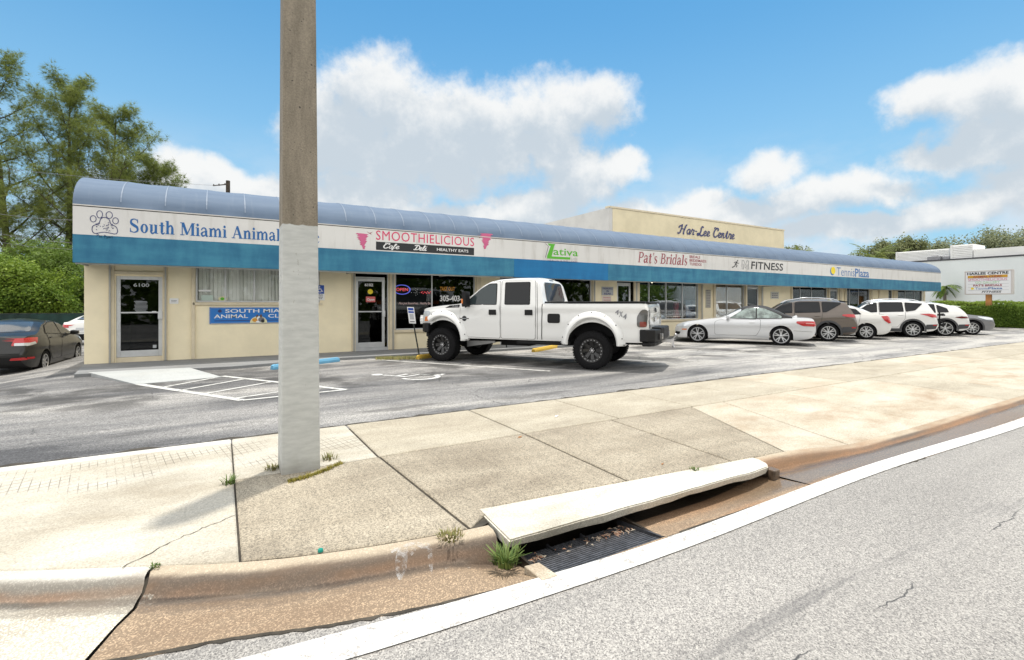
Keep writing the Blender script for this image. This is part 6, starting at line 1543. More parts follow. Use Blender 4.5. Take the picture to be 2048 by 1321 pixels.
c.patch('tail_light', [(4.10, .80), (4.30, .70), (4.66, .68), (4.66, .86), (4.40, .87), (4.12, .86)], M_RED, r=.03, off=.012); c.patch('tail_light', [(4.38, .775), (4.62, .765), (4.62, .80), (4.40, .805)], M_PINKL, r=.01, off=.016)
c.patch('tail_light', [(.36, .70), (.74, .70), (.74, .86), (.40, .86)], M_RED, axis='B', r=.03, off=.012, mirror=True)
c.patch('headlight', [(.10, .60), (.35, .58), (.62, .70), (.60, .745), (.30, .735), (.10, .675)], M_HEAD, r=.03, off=.010); c.patch('marker_light', [(.30, .475), (.48, .48), (.48, .525), (.30, .52)], M_AMBER, r=.015, off=.010)
c.patch('grille', [(-.36, .46), (.36, .46), (.30, .63), (-.30, .63)], M_TRIM, axis='F', r=.03); c.patch('air_intake', [(.03, .30), (.20, .30), (.24, .40), (.05, .42)], M_TRIM, r=.02); c.patch('exhaust', [(.46, .27), (.66, .27), (.66, .32), (.46, .32)], M_CHROME, axis='B', r=.02, mirror=True, off=.02)
c.patch('bumper_line', [(3.92, .53), (4.68, .49), (4.68, .498), (3.92, .538)], M_GAP, r=0, nu=8, nv=1); c.patch('side_skirt', [(1.30, .215), (3.2, .225), (3.2, .30), (1.30, .285)], P_SILVER, r=.03, off=.02)
b = MB(); b.add([(4.02, -.03, 1.005), (4.18, -.02, .995), (4.15, 0, 1.06), (4.18, .02, .995), (4.02, .03, 1.005)], [(0, 1, 2), (2, 3, 4), (0, 2, 4)]); b.build('aerial_fin', P_SILVER, cv)
mirror_unit(c, 1.92, .985, P_SILVER); wheels(cv, sp, 'five', w=.225, rr=.245)
cv.scale = (1.04,) * 3
place(cv, sp, G(1562, 691), R(-58.5))

# ---- generic builders for the other cars
def suv_spec(L, W, H, fw, rw, r, paint, rake=0.0, **k):
    s = L / 4.57; h = H / 1.69
    X = lambda p: [(a * s, c * h) for a, c in p]
    sp = dict(L=L, W=W, fw=fw, rw=rw, r=r, R=r + .055, paint=paint, tumble=.36, shoulder=.76,
        top=X([(0, .62), (.03, .77), (.1, .88), (.3, .965), (.8, 1.045), (1.12, 1.09), (1.28, 1.14), (2.0, 1.56), (2.3, 1.64), (2.8, 1.69), (3.4, 1.685 - rake * .3), (3.95, 1.63 - rake), (4.14, 1.60 - rake * 1.3), (4.32, 1.32 - rake * .6), (4.44, 1.08), (4.5, .95), (4.55, .72), (4.57, .62)]),
        belt=X([(0, .58), (.1, .80), (.3, .89), (.8, .97), (1.3, 1.03), (2.5, 1.075), (3.5, 1.12), (4.1, 1.16), (4.3, 1.10), (4.44, .94), (4.57, .58)]),
        low=X([(0, .50), (.05, .34), (.3, .24), (2.3, .24), (4.2, .28), (4.45, .36), (4.55, .46), (4.57, .52)]),
        plan=[(a * s, c) for a, c in [(0, .70), (.08, .80), (.3, .92), (.8, .985), (1.6, 1), (3.5, 1), (4.1, .975), (4.4, .92), (4.52, .86), (4.57, .80)]])
    sp.update(k); sp['sx'], sp['sz'] = s, h; return sp
def suv(name, sp, label, cat, wins, style, contact, ang, tail=None, tailb=None, clad=True, glass=M_GL, rails=True, rear=True, left=True, scale=1.0, group=CARS, door_handles=True):
    root = empty(name, label=label, cat=cat, group=group); c = Car(root, sp); s, h = sp['sx'], sp['sz']; X = lambda p: [(a * s, z * h) for a, z in p]
    for k, (dp, wp, hp_) in enumerate(wins):
        if dp: c.door(X(dp), X(wp) if wp else None, glass, (hp_[0] * s, hp_[1] * h) if hp_ else None, trim=M_TRIM)
        else: c.win(X(wp), glass, trim=M_TRIM)
    c.patch('windshield', [(-.68, 1.19 * h), (.68, 1.19 * h), (.56, 1.56 * h), (-.56, 1.56 * h)], glass, axis='F', r=.06)
    c.patch('rear_window', [(-.62, 1.20 * h), (.62, 1.20 * h), (.52, 1.53 * h - sp.get('rk', 0)), (-.52, 1.53 * h - sp.get('rk', 0))], M_GL, axis='B', r=.08)
    c.patch('panel_gap', [(-.70, .62 * h), (.70, .62 * h), (.70, .63 * h), (-.70, .63 * h)], M_GAP, axis='B', r=0, nv=1)
    c.patch('number_plate', [(-.16, .80 * h), (.16, .80 * h), (.16, .92 * h), (-.16, .92 * h)], INK['silver'], axis='B', r=.01, off=.012)
    if tail: c.patch('tail_light', X(tail), sp.get('lens', M_RED), r=.03, off=.016)
    if tailb: c.patch('tail_light', [(a, z * h) for a, z in tailb], sp.get('lens', M_RED), axis='B', r=.03, off=.014, mirror=True)
    c.patch('headlight', X([(.12, .80), (.40, .80), (.72, .93), (.70, .97), (.35, .93), (.12, .88)]), M_HEAD, r=.03, off=.012); c.patch('grille', [(-.5, .52 * h), (.5, .52 * h), (.42, .80 * h), (-.42, .80 * h)], M_TRIM, axis='F', r=.04)
    if clad:
        r = sp['R']
        for xc in (sp['fw'], sp['rw']):                  # black wheel arch cladding
            for sg, ax in ((-1, 'L'), (1, 'R')):
                vs = []; N = 24
                for i in range(N + 1):
                    a = R(-14 + 208 * i / N)
                    for q, rad in enumerate((r - .005, r + .025, r + .075)):
                        x, z = xc + rad * math.cos(a), max(sp['r'] + rad * math.sin(a), float(c.low(xc)) + .01); hh = c.hit(ax, x, max(z, sp['r'] + .03)); y = hh[0].y if hh[0] is not None else sg * sp['W'] * .97
                        if rad < r + .02: y = sg * (abs(y) if hh[0] is not None and abs(y) > .6 * sp['W'] else sp['W'] * .98)
                        vs.append((x, y + sg * (.022, .028, .006)[q], z))
                b = MB(); b.add(vs, [(i * 3 + j, i * 3 + j + 1, (i + 1) * 3 + j + 1, (i + 1) * 3 + j) for i in range(N) for j in range(2)]); b.build('arch_cladding', M_CLAD, root, smooth=50)
        c.patch('sill_cladding', [(sp['fw'] + r + .02, .26 * h), (sp['rw'] - r - .02, .26 * h), (sp['rw'] - r - .02, .40 * h), (sp['fw'] + r + .02, .38 * h)], M_CLAD, r=.02, off=.02)
        c.patch('rear_cladding', [(sp['rw'] + r + .03, .36 * h), (4.44 * s, .40 * h), (4.52 * s, .60 * h), (sp['rw'] + r + .06, .58 * h)], M_CLAD, r=.02, off=.018)
        c.patch('rear_cladding', [(-.72, .42 * h), (.72, .42 * h), (.74, .60 * h), (-.74, .60 * h)], M_CLAD, axis='B', r=.03, off=.018); c.patch('reflector', [(4.33 * s, .54 * h), (4.47 * s, .54 * h), (4.47 * s, .585 * h), (4.33 * s, .585 * h)], M_RED, r=.01, off=.026)
    if rails:
        for sg in (-1, 1):
            b = MB(); y = sg * .54; pts = [(x * s, y - sg * .04 * (x > 3.7), float(c.top(x * s)) + q) for x, q in ((1.95, -.01), (2.15, .03), (2.7, .045), (3.3, .045), (3.75, .03), (3.92, -.01))]; b.tube(pts, .018, 8); b.build('roof_rail', M_CHROME, root, smooth=60)
    b = MB(); z_ = float(c.top(4.08 * s)); b.prism_xz([(4.0 * s, z_ - .03), (4.3 * s, z_ - .07), (4.3 * s, z_ - .04), (4.0 * s, z_ + .015)], -.5, .5); b.build('spoiler', sp.get('spoil', sp['paint']), root, bevel=.012)
    mirror_unit(c, 1.62 * s, 1.13 * h, sp['paint']); wheels(root, sp, style, w=.225, rr=sp.get('rr', sp['r'] * .70))
    root.scale = (scale,) * 3; place(root, sp, contact, ang, rear, left); return root, c
D1 = [(1.40, .48), (2.36, .46), (2.38, 1.09), (2.36, 1.57), (2.05, 1.56), (1.48, 1.06)]; W1 = [(1.52, 1.10), (2.30, 1.13), (2.31, 1.545), (2.05, 1.515), (1.70, 1.28)]
D2 = [(2.40, .46), (3.05, .46), (3.32, .80), (3.36, 1.14), (3.32, 1.59), (2.38, 1.59)]; W2 = [(2.42, 1.135), (3.28, 1.165), (3.25, 1.555), (2.42, 1.56)]
W3 = [(3.38, 1.17), (3.50, 1.18), (3.97, 1.47), (3.97, 1.53), (3.36, 1.56)]
sp = suv_spec(4.57, .93, 1.70, .90, 3.56, .355, P_BROWN, spoil=M_TRIM)
suv('suv', sp, 'bronze brown sport utility with silver roof rails right of the convertible', 'suv', ((D1, W1, (2.24, .98)), (D2, W2, (3.18, 1.0)), (None, W3, None)), 'six', G(1657, 683), ANG,
    tail=[(4.02, 1.02), (4.2, .97), (4.46, .96), (4.44, 1.07), (4.25, 1.09), (4.02, 1.07)], tailb=[(.44, .96), (.80, .96), (.80, 1.08), (.44, 1.07)], scale=1.02)

def sedan_spec(L, W, H, fw, rw, r, paint, **k):
    s = L / 4.37; h = H / 1.45; X = lambda p: [(a * s, c * h) for a, c in p]
    sp = dict(L=L, W=W, fw=fw, rw=rw, r=r, R=r + .045, paint=paint, tumble=.42, shoulder=.70,
        top=X([(0, .50), (.03, .63), (.12, .73), (.4, .83), (.9, .925), (1.12, .97), (1.25, 1.02), (1.95, 1.375), (2.2, 1.43), (2.6, 1.455), (3.0, 1.43), (3.35, 1.33), (3.78, 1.12), (3.92, 1.075), (4.18, 1.055), (4.26, 1.03), (4.32, .82), (4.37, .62)]),
        belt=X([(0, .47), (.12, .65), (.4, .75), (.9, .85), (1.3, .91), (3.2, .99), (3.95, 1.01), (4.18, .99), (4.28, .85), (4.37, .58)]),
        low=X([(0, .42), (.04, .27), (.3, .18), (2.3, .18), (4.0, .22), (4.25, .30), (4.35, .44), (4.37, .52)]),
        plan=[(a * s, c) for a, c in [(0, .70), (.08, .80), (.3, .92), (.8, .985), (1.6, 1), (3.4, 1), (3.9, .97), (4.2, .90), (4.33, .82), (4.37, .76)]])
    sp.update(k); sp['sx'], sp['sz'] = s, h; return sp
def sedan(name, sp, label, style, contact, ang, tail, tailb, glass=M_GL, scale=1.0, left=True, group=CARS, extra=None, z=-.012):
    root = empty(name, label=label, cat='car', group=group); c = Car(root, sp); s, h = sp['sx'], sp['sz']; X = lambda p: [(a * s, q * h) for a, q in p]
    c.door(X([(1.36, .36), (2.28, .34), (2.32, .93), (2.30, 1.36), (2.02, 1.36), (1.42, .90)]), X([(1.50, .96), (2.24, 1.0), (2.25, 1.335), (2.06, 1.325), (1.66, 1.12)]), glass, (2.15, .90 * h), trim=M_TRIM)
    c.door(X([(2.32, .34), (2.95, .34), (3.20, .64), (3.26, 1.0), (3.10, 1.31), (2.6, 1.385), (2.32, 1.37)]), X([(2.34, 1.005), (3.30, 1.07), (3.12, 1.26), (2.75, 1.335), (2.34, 1.34)]), glass, (3.05, .94 * h), trim=M_TRIM)
    c.patch('windshield', [(-.64, 1.06 * h), (.64, 1.06 * h), (.52, 1.36 * h), (-.52, 1.36 * h)], glass, axis='F', r=.05); c.patch('rear_window', [(-.60, 1.13 * h), (.60, 1.13 * h), (.50, 1.37 * h), (-.50, 1.37 * h)], mat('rear_glass', (0.05, 0.055, 0.06), .05, 0, .6, .8), axis='B', r=.07, nu=24, nv=14)
    c.patch('tail_light', X(tail), M_RED, r=.03, off=.014); c.patch('tail_light', [(a, q * h) for a, q in tailb], M_RED, axis='B', r=.03, off=.014, mirror=True)
    c.patch('number_plate', [(-.16, .68 * h), (.16, .68 * h), (.16, .80 * h), (-.16, .80 * h)], INK['silver'], axis='B', r=.01, off=.012); c.patch('panel_gap', [(-.62, .60 * h), (.62, .60 * h), (.62, .61 * h), (-.62, .61 * h)], M_GAP, axis='B', r=0, nv=1)
    c.patch('headlight', X([(.10, .62), (.35, .62), (.75, .80), (.72, .835), (.30, .77), (.10, .70)]), M_HEAD, r=.03, off=.012); c.patch('grille', [(-.4, .40 * h), (.4, .40 * h), (.36, .60 * h), (-.36, .60 * h)], M_TRIM, axis='F', r=.04)
    mirror_unit(c, 1.58 * s, 1.0 * h, sp['paint']); wheels(root, sp, style, w=.205)
    if extra: extra(c, X, h)
    root.scale = (scale,) * 3; place(root, sp, contact, ang, True, left, z); return root, c
sp = sedan_spec(4.45, .88, 1.48, .88, 3.54, .335, P_PEARL)
sedan('sedan', sp, 'white sedan between the bronze sport utility and the white one with dark cladding', 'six', G(1733, 679), ANG, [(3.98, .98), (4.10, .80), (4.25, .68), (4.33, .70), (4.29, .95), (4.20, 1.0)], [(.50, .70), (.76, .70), (.74, .96), (.56, .96)])
sp = suv_spec(4.52, .93, 1.69, .89, 3.58, .355, P_WHITE)
rt, c = suv('suv', sp, 'white sport utility with dark lower cladding behind the black bicycle rack', 'suv', ((D1, W1, (2.24, .98)), (D2, W2, (3.18, 1.0)), (None, [(3.38, 1.17), (3.70, 1.22), (3.98, 1.50), (3.36, 1.55)], None)), 'ten', G(1826, 675), ANG,
    tail=[(3.84, 1.05), (4.1, .98), (4.3, .90), (4.47, .90), (4.44, 1.02), (4.2, 1.07)], tailb=[(.50, .90), (.80, .90), (.80, 1.02), (.50, 1.04)], scale=1.02)
sp = suv_spec(4.68, .96, 1.63, .92, 3.72, .37, P_WHITE, rake=.10, rk=.12, lens=mat('dark_red_lens', (0.12, 0.012, 0.014), .12, coat=.6), rr=.275)
suv('suv', sp, 'white sloping roof crossover nearest the grey car at the end of the row', 'suv', ((D1, W1, (2.24, .98)), (D2, W2, (3.18, 1.0)), (None, [(3.38, 1.17), (3.75, 1.19), (3.70, 1.36), (3.36, 1.53)], None)), 'five', G(1891, 672.5), ANG,
    tail=[(3.95, .93), (4.2, .88), (4.45, .88), (4.42, .97), (4.2, .985)], tailb=[(.40, .90), (.80, .90), (.80, .97), (.40, .97)], rails=False)
sp = suv_spec(4.62, .91, 1.60, .92, 3.60, .35, P_GREY)
suv('crossover', sp, 'grey crossover parked nose out at the end of the row', 'car', ((D1, W1, (2.24, .98)), (D2, W2, (3.18, 1.0)), (None, W3, None)), 'ten', G(1945, 670), ANG + math.pi, tail=[(4.02, 1.02), (4.2, .97), (4.46, .96), (4.44, 1.07), (4.02, 1.07)], tailb=[(.44, .96), (.80, .96), (.80, 1.08), (.44, 1.07)], rear=False, left=False)
# bicycle rack folded up on the hitch of the white sport utility
gm = Vector((rt.location.x, rt.location.y)) + Vector((math.cos(ANG), math.sin(ANG))) * 4.72
root = empty('bicycle_rack', (gm.x, gm.y, 0), ANG, 'black folded bicycle rack on the tail of the white sport utility', 'bike rack')
b = MB(); b.tube([(-.15, 0, .42), (.12, 0, .42)], .03, 8); b.tube([(.12, 0, .40), (.12, 0, 1.12)], .035, 8); b.build('mast', M_TRIM, root)
for z_ in (.55, .78, 1.0):
    b = MB(); b.tube([(.14, -.30, z_), (.14, .30, z_)], .022, 8)
    for y in (-.28, -.1, .1, .28): b.box(.12, .24, y - .03, y + .03, z_ - .03, z_ + .05)
    b.build('cradle_bar', M_TRIM, root)
b = MB(); b.tube([(.13, 0, 1.0), (.24, -.10, 1.07), (.20, -.22, 1.0)], .018, 8); b.tube([(.13, 0, 1.0), (.24, .10, 1.07), (.20, .22, 1.0)], .018, 8); b.tube([(.2, -.32, .62), (.2, .32, .78)], .018, 8); b.build('hooks', M_TRIM, root)

# ---- cars at the left of the building, on the lower side yard
sp = sedan_spec(4.37, .85, 1.46, .84, 3.41, .305, P_BLACK)
def accent(c, X, h):
    for o in c.patch('lamp_lens', X([(4.0, .83), (4.30, .79), (4.30, .86), (4.05, .89)]), M_CLEAR, r=.02, off=.019): pass
    c.patch('lamp_lens', [(.50, .80 * h), (.76, .80 * h), (.76, .87 * h), (.5, .87 * h)], M_CLEAR, axis='B', r=.02, off=.019, mirror=True)
    c.patch('reflector', [(.42, .44 * h), (.74, .44 * h), (.70, .51 * h), (.46, .50 * h)], M_RED, axis='B', r=.02, off=.012, mirror=True); c.patch('reflector', X([(4.02, .45), (4.28, .45), (4.28, .51), (4.04, .50)]), M_RED, r=.02, off=.012)
zc = -.36
sedan('sedan', sp, 'black sedan at the left edge, seen from its rear corner', 'seven', G(92, 746, zc), R(-94), [(3.86, .99), (3.98, .84), (4.28, .80), (4.33, .96), (4.22, 1.0)], [(.44, .80), (.80, .80), (.80, .99), (.50, .99)], left=False, group='cars in the side yard', extra=accent, z=zc)
sp = sedan_spec(4.4, .87, 1.45, .86, 3.48, .32, P_WHITE)
g = AT(177, 23.0); sedan('sedan', sp, 'white car mostly hidden between the black sedan and the corner of the building', 'seven', (g[0] - .55, g[1]), R(-112), [(3.98, .98), (4.10, .84), (4.30, .80), (4.30, .93), (4.20, .98)], [(.44, .80), (.78, .80), (.76, .94), (.50, .94)], glass=M_GLX, left=True, group='cars in the side yard', z=zc)
# ------------------------------------------------------------------ vegetation
def leaf_mat(name, a, b_, trans=0.35, rough=0.55):
    m = bpy.data.materials.new(name); m.use_nodes = True; t = NT(m.node_tree); n = m.node_tree.nodes; n.clear()
    g = n.new('ShaderNodeNewGeometry'); big = t.maprange(t.noise(t.coord(), 0.55, 3, 0.5), 0.35, 0.65)
    f = t.math('ADD', t.math('MULTIPLY', g.outputs['Random Per Island'], .6), t.math('MULTIPLY', big, .4))
    c = t.mix(f, a, b_)
    d = n.new('ShaderNodeBsdfPrincipled'); t.put(d.inputs['Base Color'], c); d.inputs['Roughness'].default_value = rough; d.inputs['Specular IOR Level'].default_value = .25
    tl = n.new('ShaderNodeBsdfTranslucent'); t.put(tl.inputs[0], c); mx = n.new('ShaderNodeMixShader'); mx.inputs[0].default_value = trans
    t.put(mx.inputs[1], d.outputs[0]); t.put(mx.inputs[2], tl.outputs[0]); o = n.new('ShaderNodeOutputMaterial'); t.put(o.inputs[0], mx.outputs[0]); return m
M_BARK = mat('bark', (0.065, 0.05, 0.038), .95, var=(3, .5), bump=(12, .6, .02)); M_BARKG = mat('grey_bark', (0.16, 0.14, 0.115), .95, var=(3, .4))
M_PINE = leaf_mat('casuarina_needles', (0.13, 0.175, 0.04), (0.28, 0.32, 0.085), .45); M_FICUS = leaf_mat('ficus_leaves', (0.055, 0.115, 0.012), (0.26, 0.35, 0.042), .35); M_FICUSD = leaf_mat('dark_leaves', (0.07, 0.125, 0.02), (0.18, 0.26, 0.045), .4)
M_OAK = leaf_mat('oak_leaves', (0.135, 0.16, 0.07), (0.29, 0.31, 0.15), .45); M_OAK2 = leaf_mat('grey_oak_leaves', (0.16, 0.185, 0.10), (0.31, 0.335, 0.20), .45); M_PALM = leaf_mat('palm_leaves', (0.09, 0.13, 0.025), (0.22, 0.25, 0.06), .35); M_HEDGE = leaf_mat('hedge_leaves', (0.06, 0.12, 0.014), (0.18, 0.27, 0.03), .35); M_HEDGE2 = leaf_mat('pale_hedge_leaves', (0.12, 0.20, 0.02), (0.26, 0.34, 0.05), .4)
def rdir(r): 
    while True:
        v = Vector((r.uniform(-1, 1), r.uniform(-1, 1), r.uniform(-1, 1)))
        if .05 < v.length < 1: return v.normalized()
def leaves_np(P, N, size, rs, droop=0.0, aspect=1.35):
    """one kite shaped leaf per point, facing roughly N"""
    n = len(P); P = np.asarray(P, float); N = np.asarray(N, float); T = rs.normal(size=(n, 3)); T -= (T * N).sum(1, keepdims=True) * N; T /= np.linalg.norm(T, axis=1, keepdims=True) + 1e-9
    T[:, 2] -= droop; T /= np.linalg.norm(T, axis=1, keepdims=True) + 1e-9
    B = np.cross(N, T); s = (size * rs.uniform(.6, 1.3, n))[:, None]
    V = np.stack([P - T * s * .5 * aspect * .5, P + B * s * .28, P + T * s * .5 * aspect, P - B * s * .28], 1).reshape(-1, 3)
    return V, np.arange(4 * n).reshape(-1, 4)
def casuarina(name, base, H, lean, seed, label, spread=1.0, nb=15, group='tall feathery pines behind the side yard'):
    r = random.Random(seed); root = empty(name, base, 0, label, 'tree', group)
    b = MB(); pts = []; 
    for i in range(9):
        t = i / 8; pts.append(Vector((lean[0] * t * t + .25 * math.sin(t * 5 + seed), lean[1] * t * t + .2 * math.cos(t * 4), H * .94 * t)))
    b.tube(pts, [max(.05, .36 * (1 - t / 8) ** .8) for t in range(9)], 9)
    V = []; Fc = []; rs = np.random.RandomState(seed)
    C0 = []; Dr = []
    def at(t):
        k = min(int(t * 8), 7); return pts[k].lerp(pts[k + 1], t * 8 - k)
    for k in range(nb):
        t = .22 + .76 * (k / (nb - 1)) ** .9; p = at(t); a = k * 2.4 + r.uniform(-.5, .5); L = H * spread * (.40 * (1 - t) ** .75 + .07) * r.uniform(.75, 1.2)
        d = Vector((math.cos(a), math.sin(a), r.uniform(.35, .95))).normalized(); br = [p]
        for s in range(5):
            d = (d + Vector((r.uniform(-.22, .22), r.uniform(-.22, .22), .10))).normalized(); br.append(br[-1] + d * L / 5)
        b.tube(br, [max(.012, .13 * (1 - t) ** .5 * (1 - s / 5.6)) for s in range(6)], 6, cap=False)
        for q in range(13):
            u = .18 + .82 * q / 12; kk = min(int(u * 5), 4); o = br[kk].lerp(br[kk + 1], u * 5 - kk)
            d2 = (d * .5 + rdir(r) * .8 + Vector((0, 0, .35))).normalized(); l2 = L * r.uniform(.18, .42) * (1.15 - .5 * u); tw = [o]
            for s in range(3): d2 = (d2 + rdir(r) * .25).normalized(); tw.append(tw[-1] + d2 * l2 / 3)
            b.tube(tw, [.022, .016, .011, .007], 4, cap=False)
            for s in range(7):
                w_ = s / 6; m = min(int(w_ * 3), 2); c = tw[m].lerp(tw[m + 1], w_ * 3 - m)
                for _ in range(2): C0.append(c + rdir(r) * .42); Dr.append((d2 * .8 + rdir(r) * .7).normalized())
    C0 = np.array(C0); Dr = np.array(Dr); n = len(C0); K = 17
    C = np.repeat(C0, K, 0); D = np.repeat(Dr, K, 0) + rs.normal(size=(n * K, 3)) * .55; D[:, 2] -= .12; D /= np.linalg.norm(D, axis=1, keepdims=True)
    L = rs.uniform(.3, .75, (n * K, 1)); side = np.cross(D, rs.normal(size=(n * K, 3))); side /= np.linalg.norm(side, axis=1, keepdims=True) + 1e-9; wd = .019
    V = np.stack([C - side * wd * .5, C + side * wd * .5, C + D * L + np.array([0, 0, -1]) * L ** 2 * .22], 1).reshape(-1, 3)
    b.build('trunk', M_BARK, root, smooth=60); np_mesh('crown', V, np.arange(3 * n * K).reshape(-1, 3), M_PINE, root)
    return root
def g3(px, D, z=-.8): x, y = AT(px, D); return (x, y, z)
casuarina('pine_tree', g3(28, 44), 26.0, (-2.6, 1.0), 3, 'tallest feathery pine at the left edge of the photo', .85, 24)
casuarina('pine_tree', g3(128, 46), 24.6, (.6, .8), 12, 'feathery pine in the middle, the one whose narrow top stands clear of its neighbours', .8, 22)
casuarina('pine_tree', g3(205, 45), 20.6, (1.0, -.5), 23, 'dense feathery pine rising behind the awning corner', 1.0, 22)
casuarina('pine_tree', g3(275, 47), 16.6, (1.6, .4), 27, 'rightmost feathery pine, its open boughs showing above the awning', 1.05, 18)
casuarina('pine_tree', g3(-40, 40), 15.5, (-1.0, .5), 31, 'lowest feathery pine, cut by the left edge above the bushes', 1.1, 18)

def bushy(name, base, blobs, n, size, m, seed, label, cat, group=None, stems=3, droop=.15, mb=M_BARKG, inner=.25):
    """blobs: (x, y, z, rx, ry, rz) in local coordinates; leaf clusters over their outsides"""
    r = random.Random(seed); rs = np.random.RandomState(seed); root = empty(name, base, 0, label, cat, group)
    vol = np.array([q[3] * q[4] + q[3] * q[5] + q[4] * q[5] for q in blobs]); cnt = (n * vol / vol.sum()).astype(int); P = []; Nn = []
    for (x, y, z, rx, ry, rz), k in zip(blobs, cnt):
        kc = max(3, k // 14); d = rs.normal(size=(kc, 3)); d /= np.linalg.norm(d, axis=1, keepdims=True); rad = np.where(rs.rand(kc) < inner, rs.uniform(.35, .8, kc), rs.uniform(.82, 1.12, kc))
        rad *= 1 + .16 * np.sin(d[:, 0] * 7 + seed) * np.cos(d[:, 2] * 6 + seed)
        c = np.array([x, y, z]) + d * rad[:, None] * np.array([rx, ry, rz])
        cc = np.repeat(c, 14, 0) + rs.normal(size=(kc * 14, 3)) * size * 1.1; nn = np.repeat(d, 14, 0) * .7 + rs.normal(size=(kc * 14, 3)) * .55 + np.array([0, 0, .35])
        P.append(cc); Nn.append(nn / np.linalg.norm(nn, axis=1, keepdims=True))
    V, Fc = leaves_np(np.concatenate(P), np.concatenate(Nn), size, rs, droop)
    V[:, 2] = np.maximum(V[:, 2], .02)
    np_mesh('crown' if stems else 'foliage', V, Fc, m, root)
    if stems:
        b = MB(); cz = min(q[2] for q in blobs)
        b.tube([(0, 0, -.2), (.1, .05, cz * .5), (0, 0, cz)], [.05 * cz + .08, .04 * cz + .06, .03 * cz + .04], 8)
        for (x, y, z, rx, ry, rz) in blobs:
            m_ = Vector((x * .5 + r.uniform(-.3, .3), y * .5, (cz + z) * .5)); b.tube([(0, 0, cz * .7), m_, (x, y, z)], [.03 * cz + .04, .05, .025], 6, cap=False)
            for _ in range(5): e = Vector((x, y, z)) + Vector([a * c for a, c in zip(rdir(r), (rx, ry, rz))]) * .9; b.tube([(x, y, z), (Vector((x, y, z)) + e) / 2 + rdir(r) * .2, e], [.03, .02, .01], 5, cap=False)
        b.build('trunk', mb, root, smooth=60)
    return root
rb = random.Random(77)
def blobset(w, d, z0, z1, k, rmin, rmax):
    return [(rb.uniform(-w, w), rb.uniform(-d, d), rb.uniform(z0, z1), rb.uniform(rmin, rmax) * 1.15, rb.uniform(rmin, rmax), rb.uniform(rmin, rmax) * .85) for _ in range(k)]
bushy('ficus_bush', g3(60, 29, -.5), blobset(1.5, .8, 1.5, 4.0, 20, .6, 1.1), 34000, .15, M_FICUS, 5, 'bright yellow green bush above the black sedan', 'bush', 'broadleaf bushes behind the green fence', mb=M_BARK)
bushy('ficus_bush', g3(-30, 30, -.5), blobset(1.5, .8, 1.6, 4.6, 16, .7, 1.2), 24000, .15, M_FICUS, 6, 'tall bright bush cut by the left edge of the photo', 'bush', 'broadleaf bushes behind the green fence', mb=M_BARK)
bushy('broadleaf_tree', g3(165, 34, -.6), blobset(2.0, 1.2, 1.8, 5.2, 20, .7, 1.2), 22000, .17, M_FICUSD, 7, 'darker leafy tree squeezed between the bright bush and the building corner', 'tree', 'broadleaf bushes behind the green fence', mb=M_BARK)
bushy('broadleaf_tree', g3(40, 37, -.6), blobset(3.2, 1.2, 2.2, 6.4, 22, .8, 1.4), 22000, .18, M_FICUSD, 8, 'dark leafy tree behind the bright bushes, under the pines', 'tree', 'broadleaf bushes behind the green fence', mb=M_BARK)
# right hand trees beyond the roofs
def tree_at(px0, px1, ytop, ybot, D, m, seed, label, n=16000, size=.26, k=16, z0=-.8, name='oak_tree'):
    cx_ = (px0 + px1) / 2; w_ = (px1 - px0) / 2 / F_PX * D; zt = CAM_H + (HY - ytop) / F_PX * D; zb = CAM_H + (HY - ybot) / F_PX * D
    rmx = min(w_ * .42, (zt - zb) * .55); B = []
    for i in range(k):
        u = rb.uniform(-1, 1) * (w_ - rmx * .7); q = abs(u) / w_; B.append((u * CS, u * -SN + rb.uniform(-w_, w_) * .35, zb + (zt - zb - rmx * .75) * rb.uniform(.0, 1) * (1 - .35 * q) - z0, rmx * rb.uniform(.5, 1), rmx * rb.uniform(.5, 1), rmx * rb.uniform(.4, .75)))
    return bushy(name, g3(cx_, D, z0), B, n, size, m, seed, label, 'tree', 'trees beyond the roofs on the right', droop=.1, inner=.45)
tree_at(1716, 1800, 474, 520, 75, M_OAK, 41, 'leftmost small leafed tree above the end of the awning', 5200, .32, 12)
tree_at(1785, 1850, 466, 515, 72, M_OAK, 42, 'leafy tree with the higher lobed crown behind the palms', 5200, .32, 12)
tree_at(1835, 1915, 478, 510, 80, M_OAK2, 43, 'low spreading tree above the white roof screens', 4200, .34, 12)
tree_at(1915, 2090, 446, 520, 70, M_OAK2, 44, 'broad thin crowned tree above the right hand white building', 8500, .32, 26)
tree_at(1560, 1610, 490, 510, 90, M_OAK, 45, 'tip of a tree peeping over the roof right of the raised parapet', 900, .36, 5)
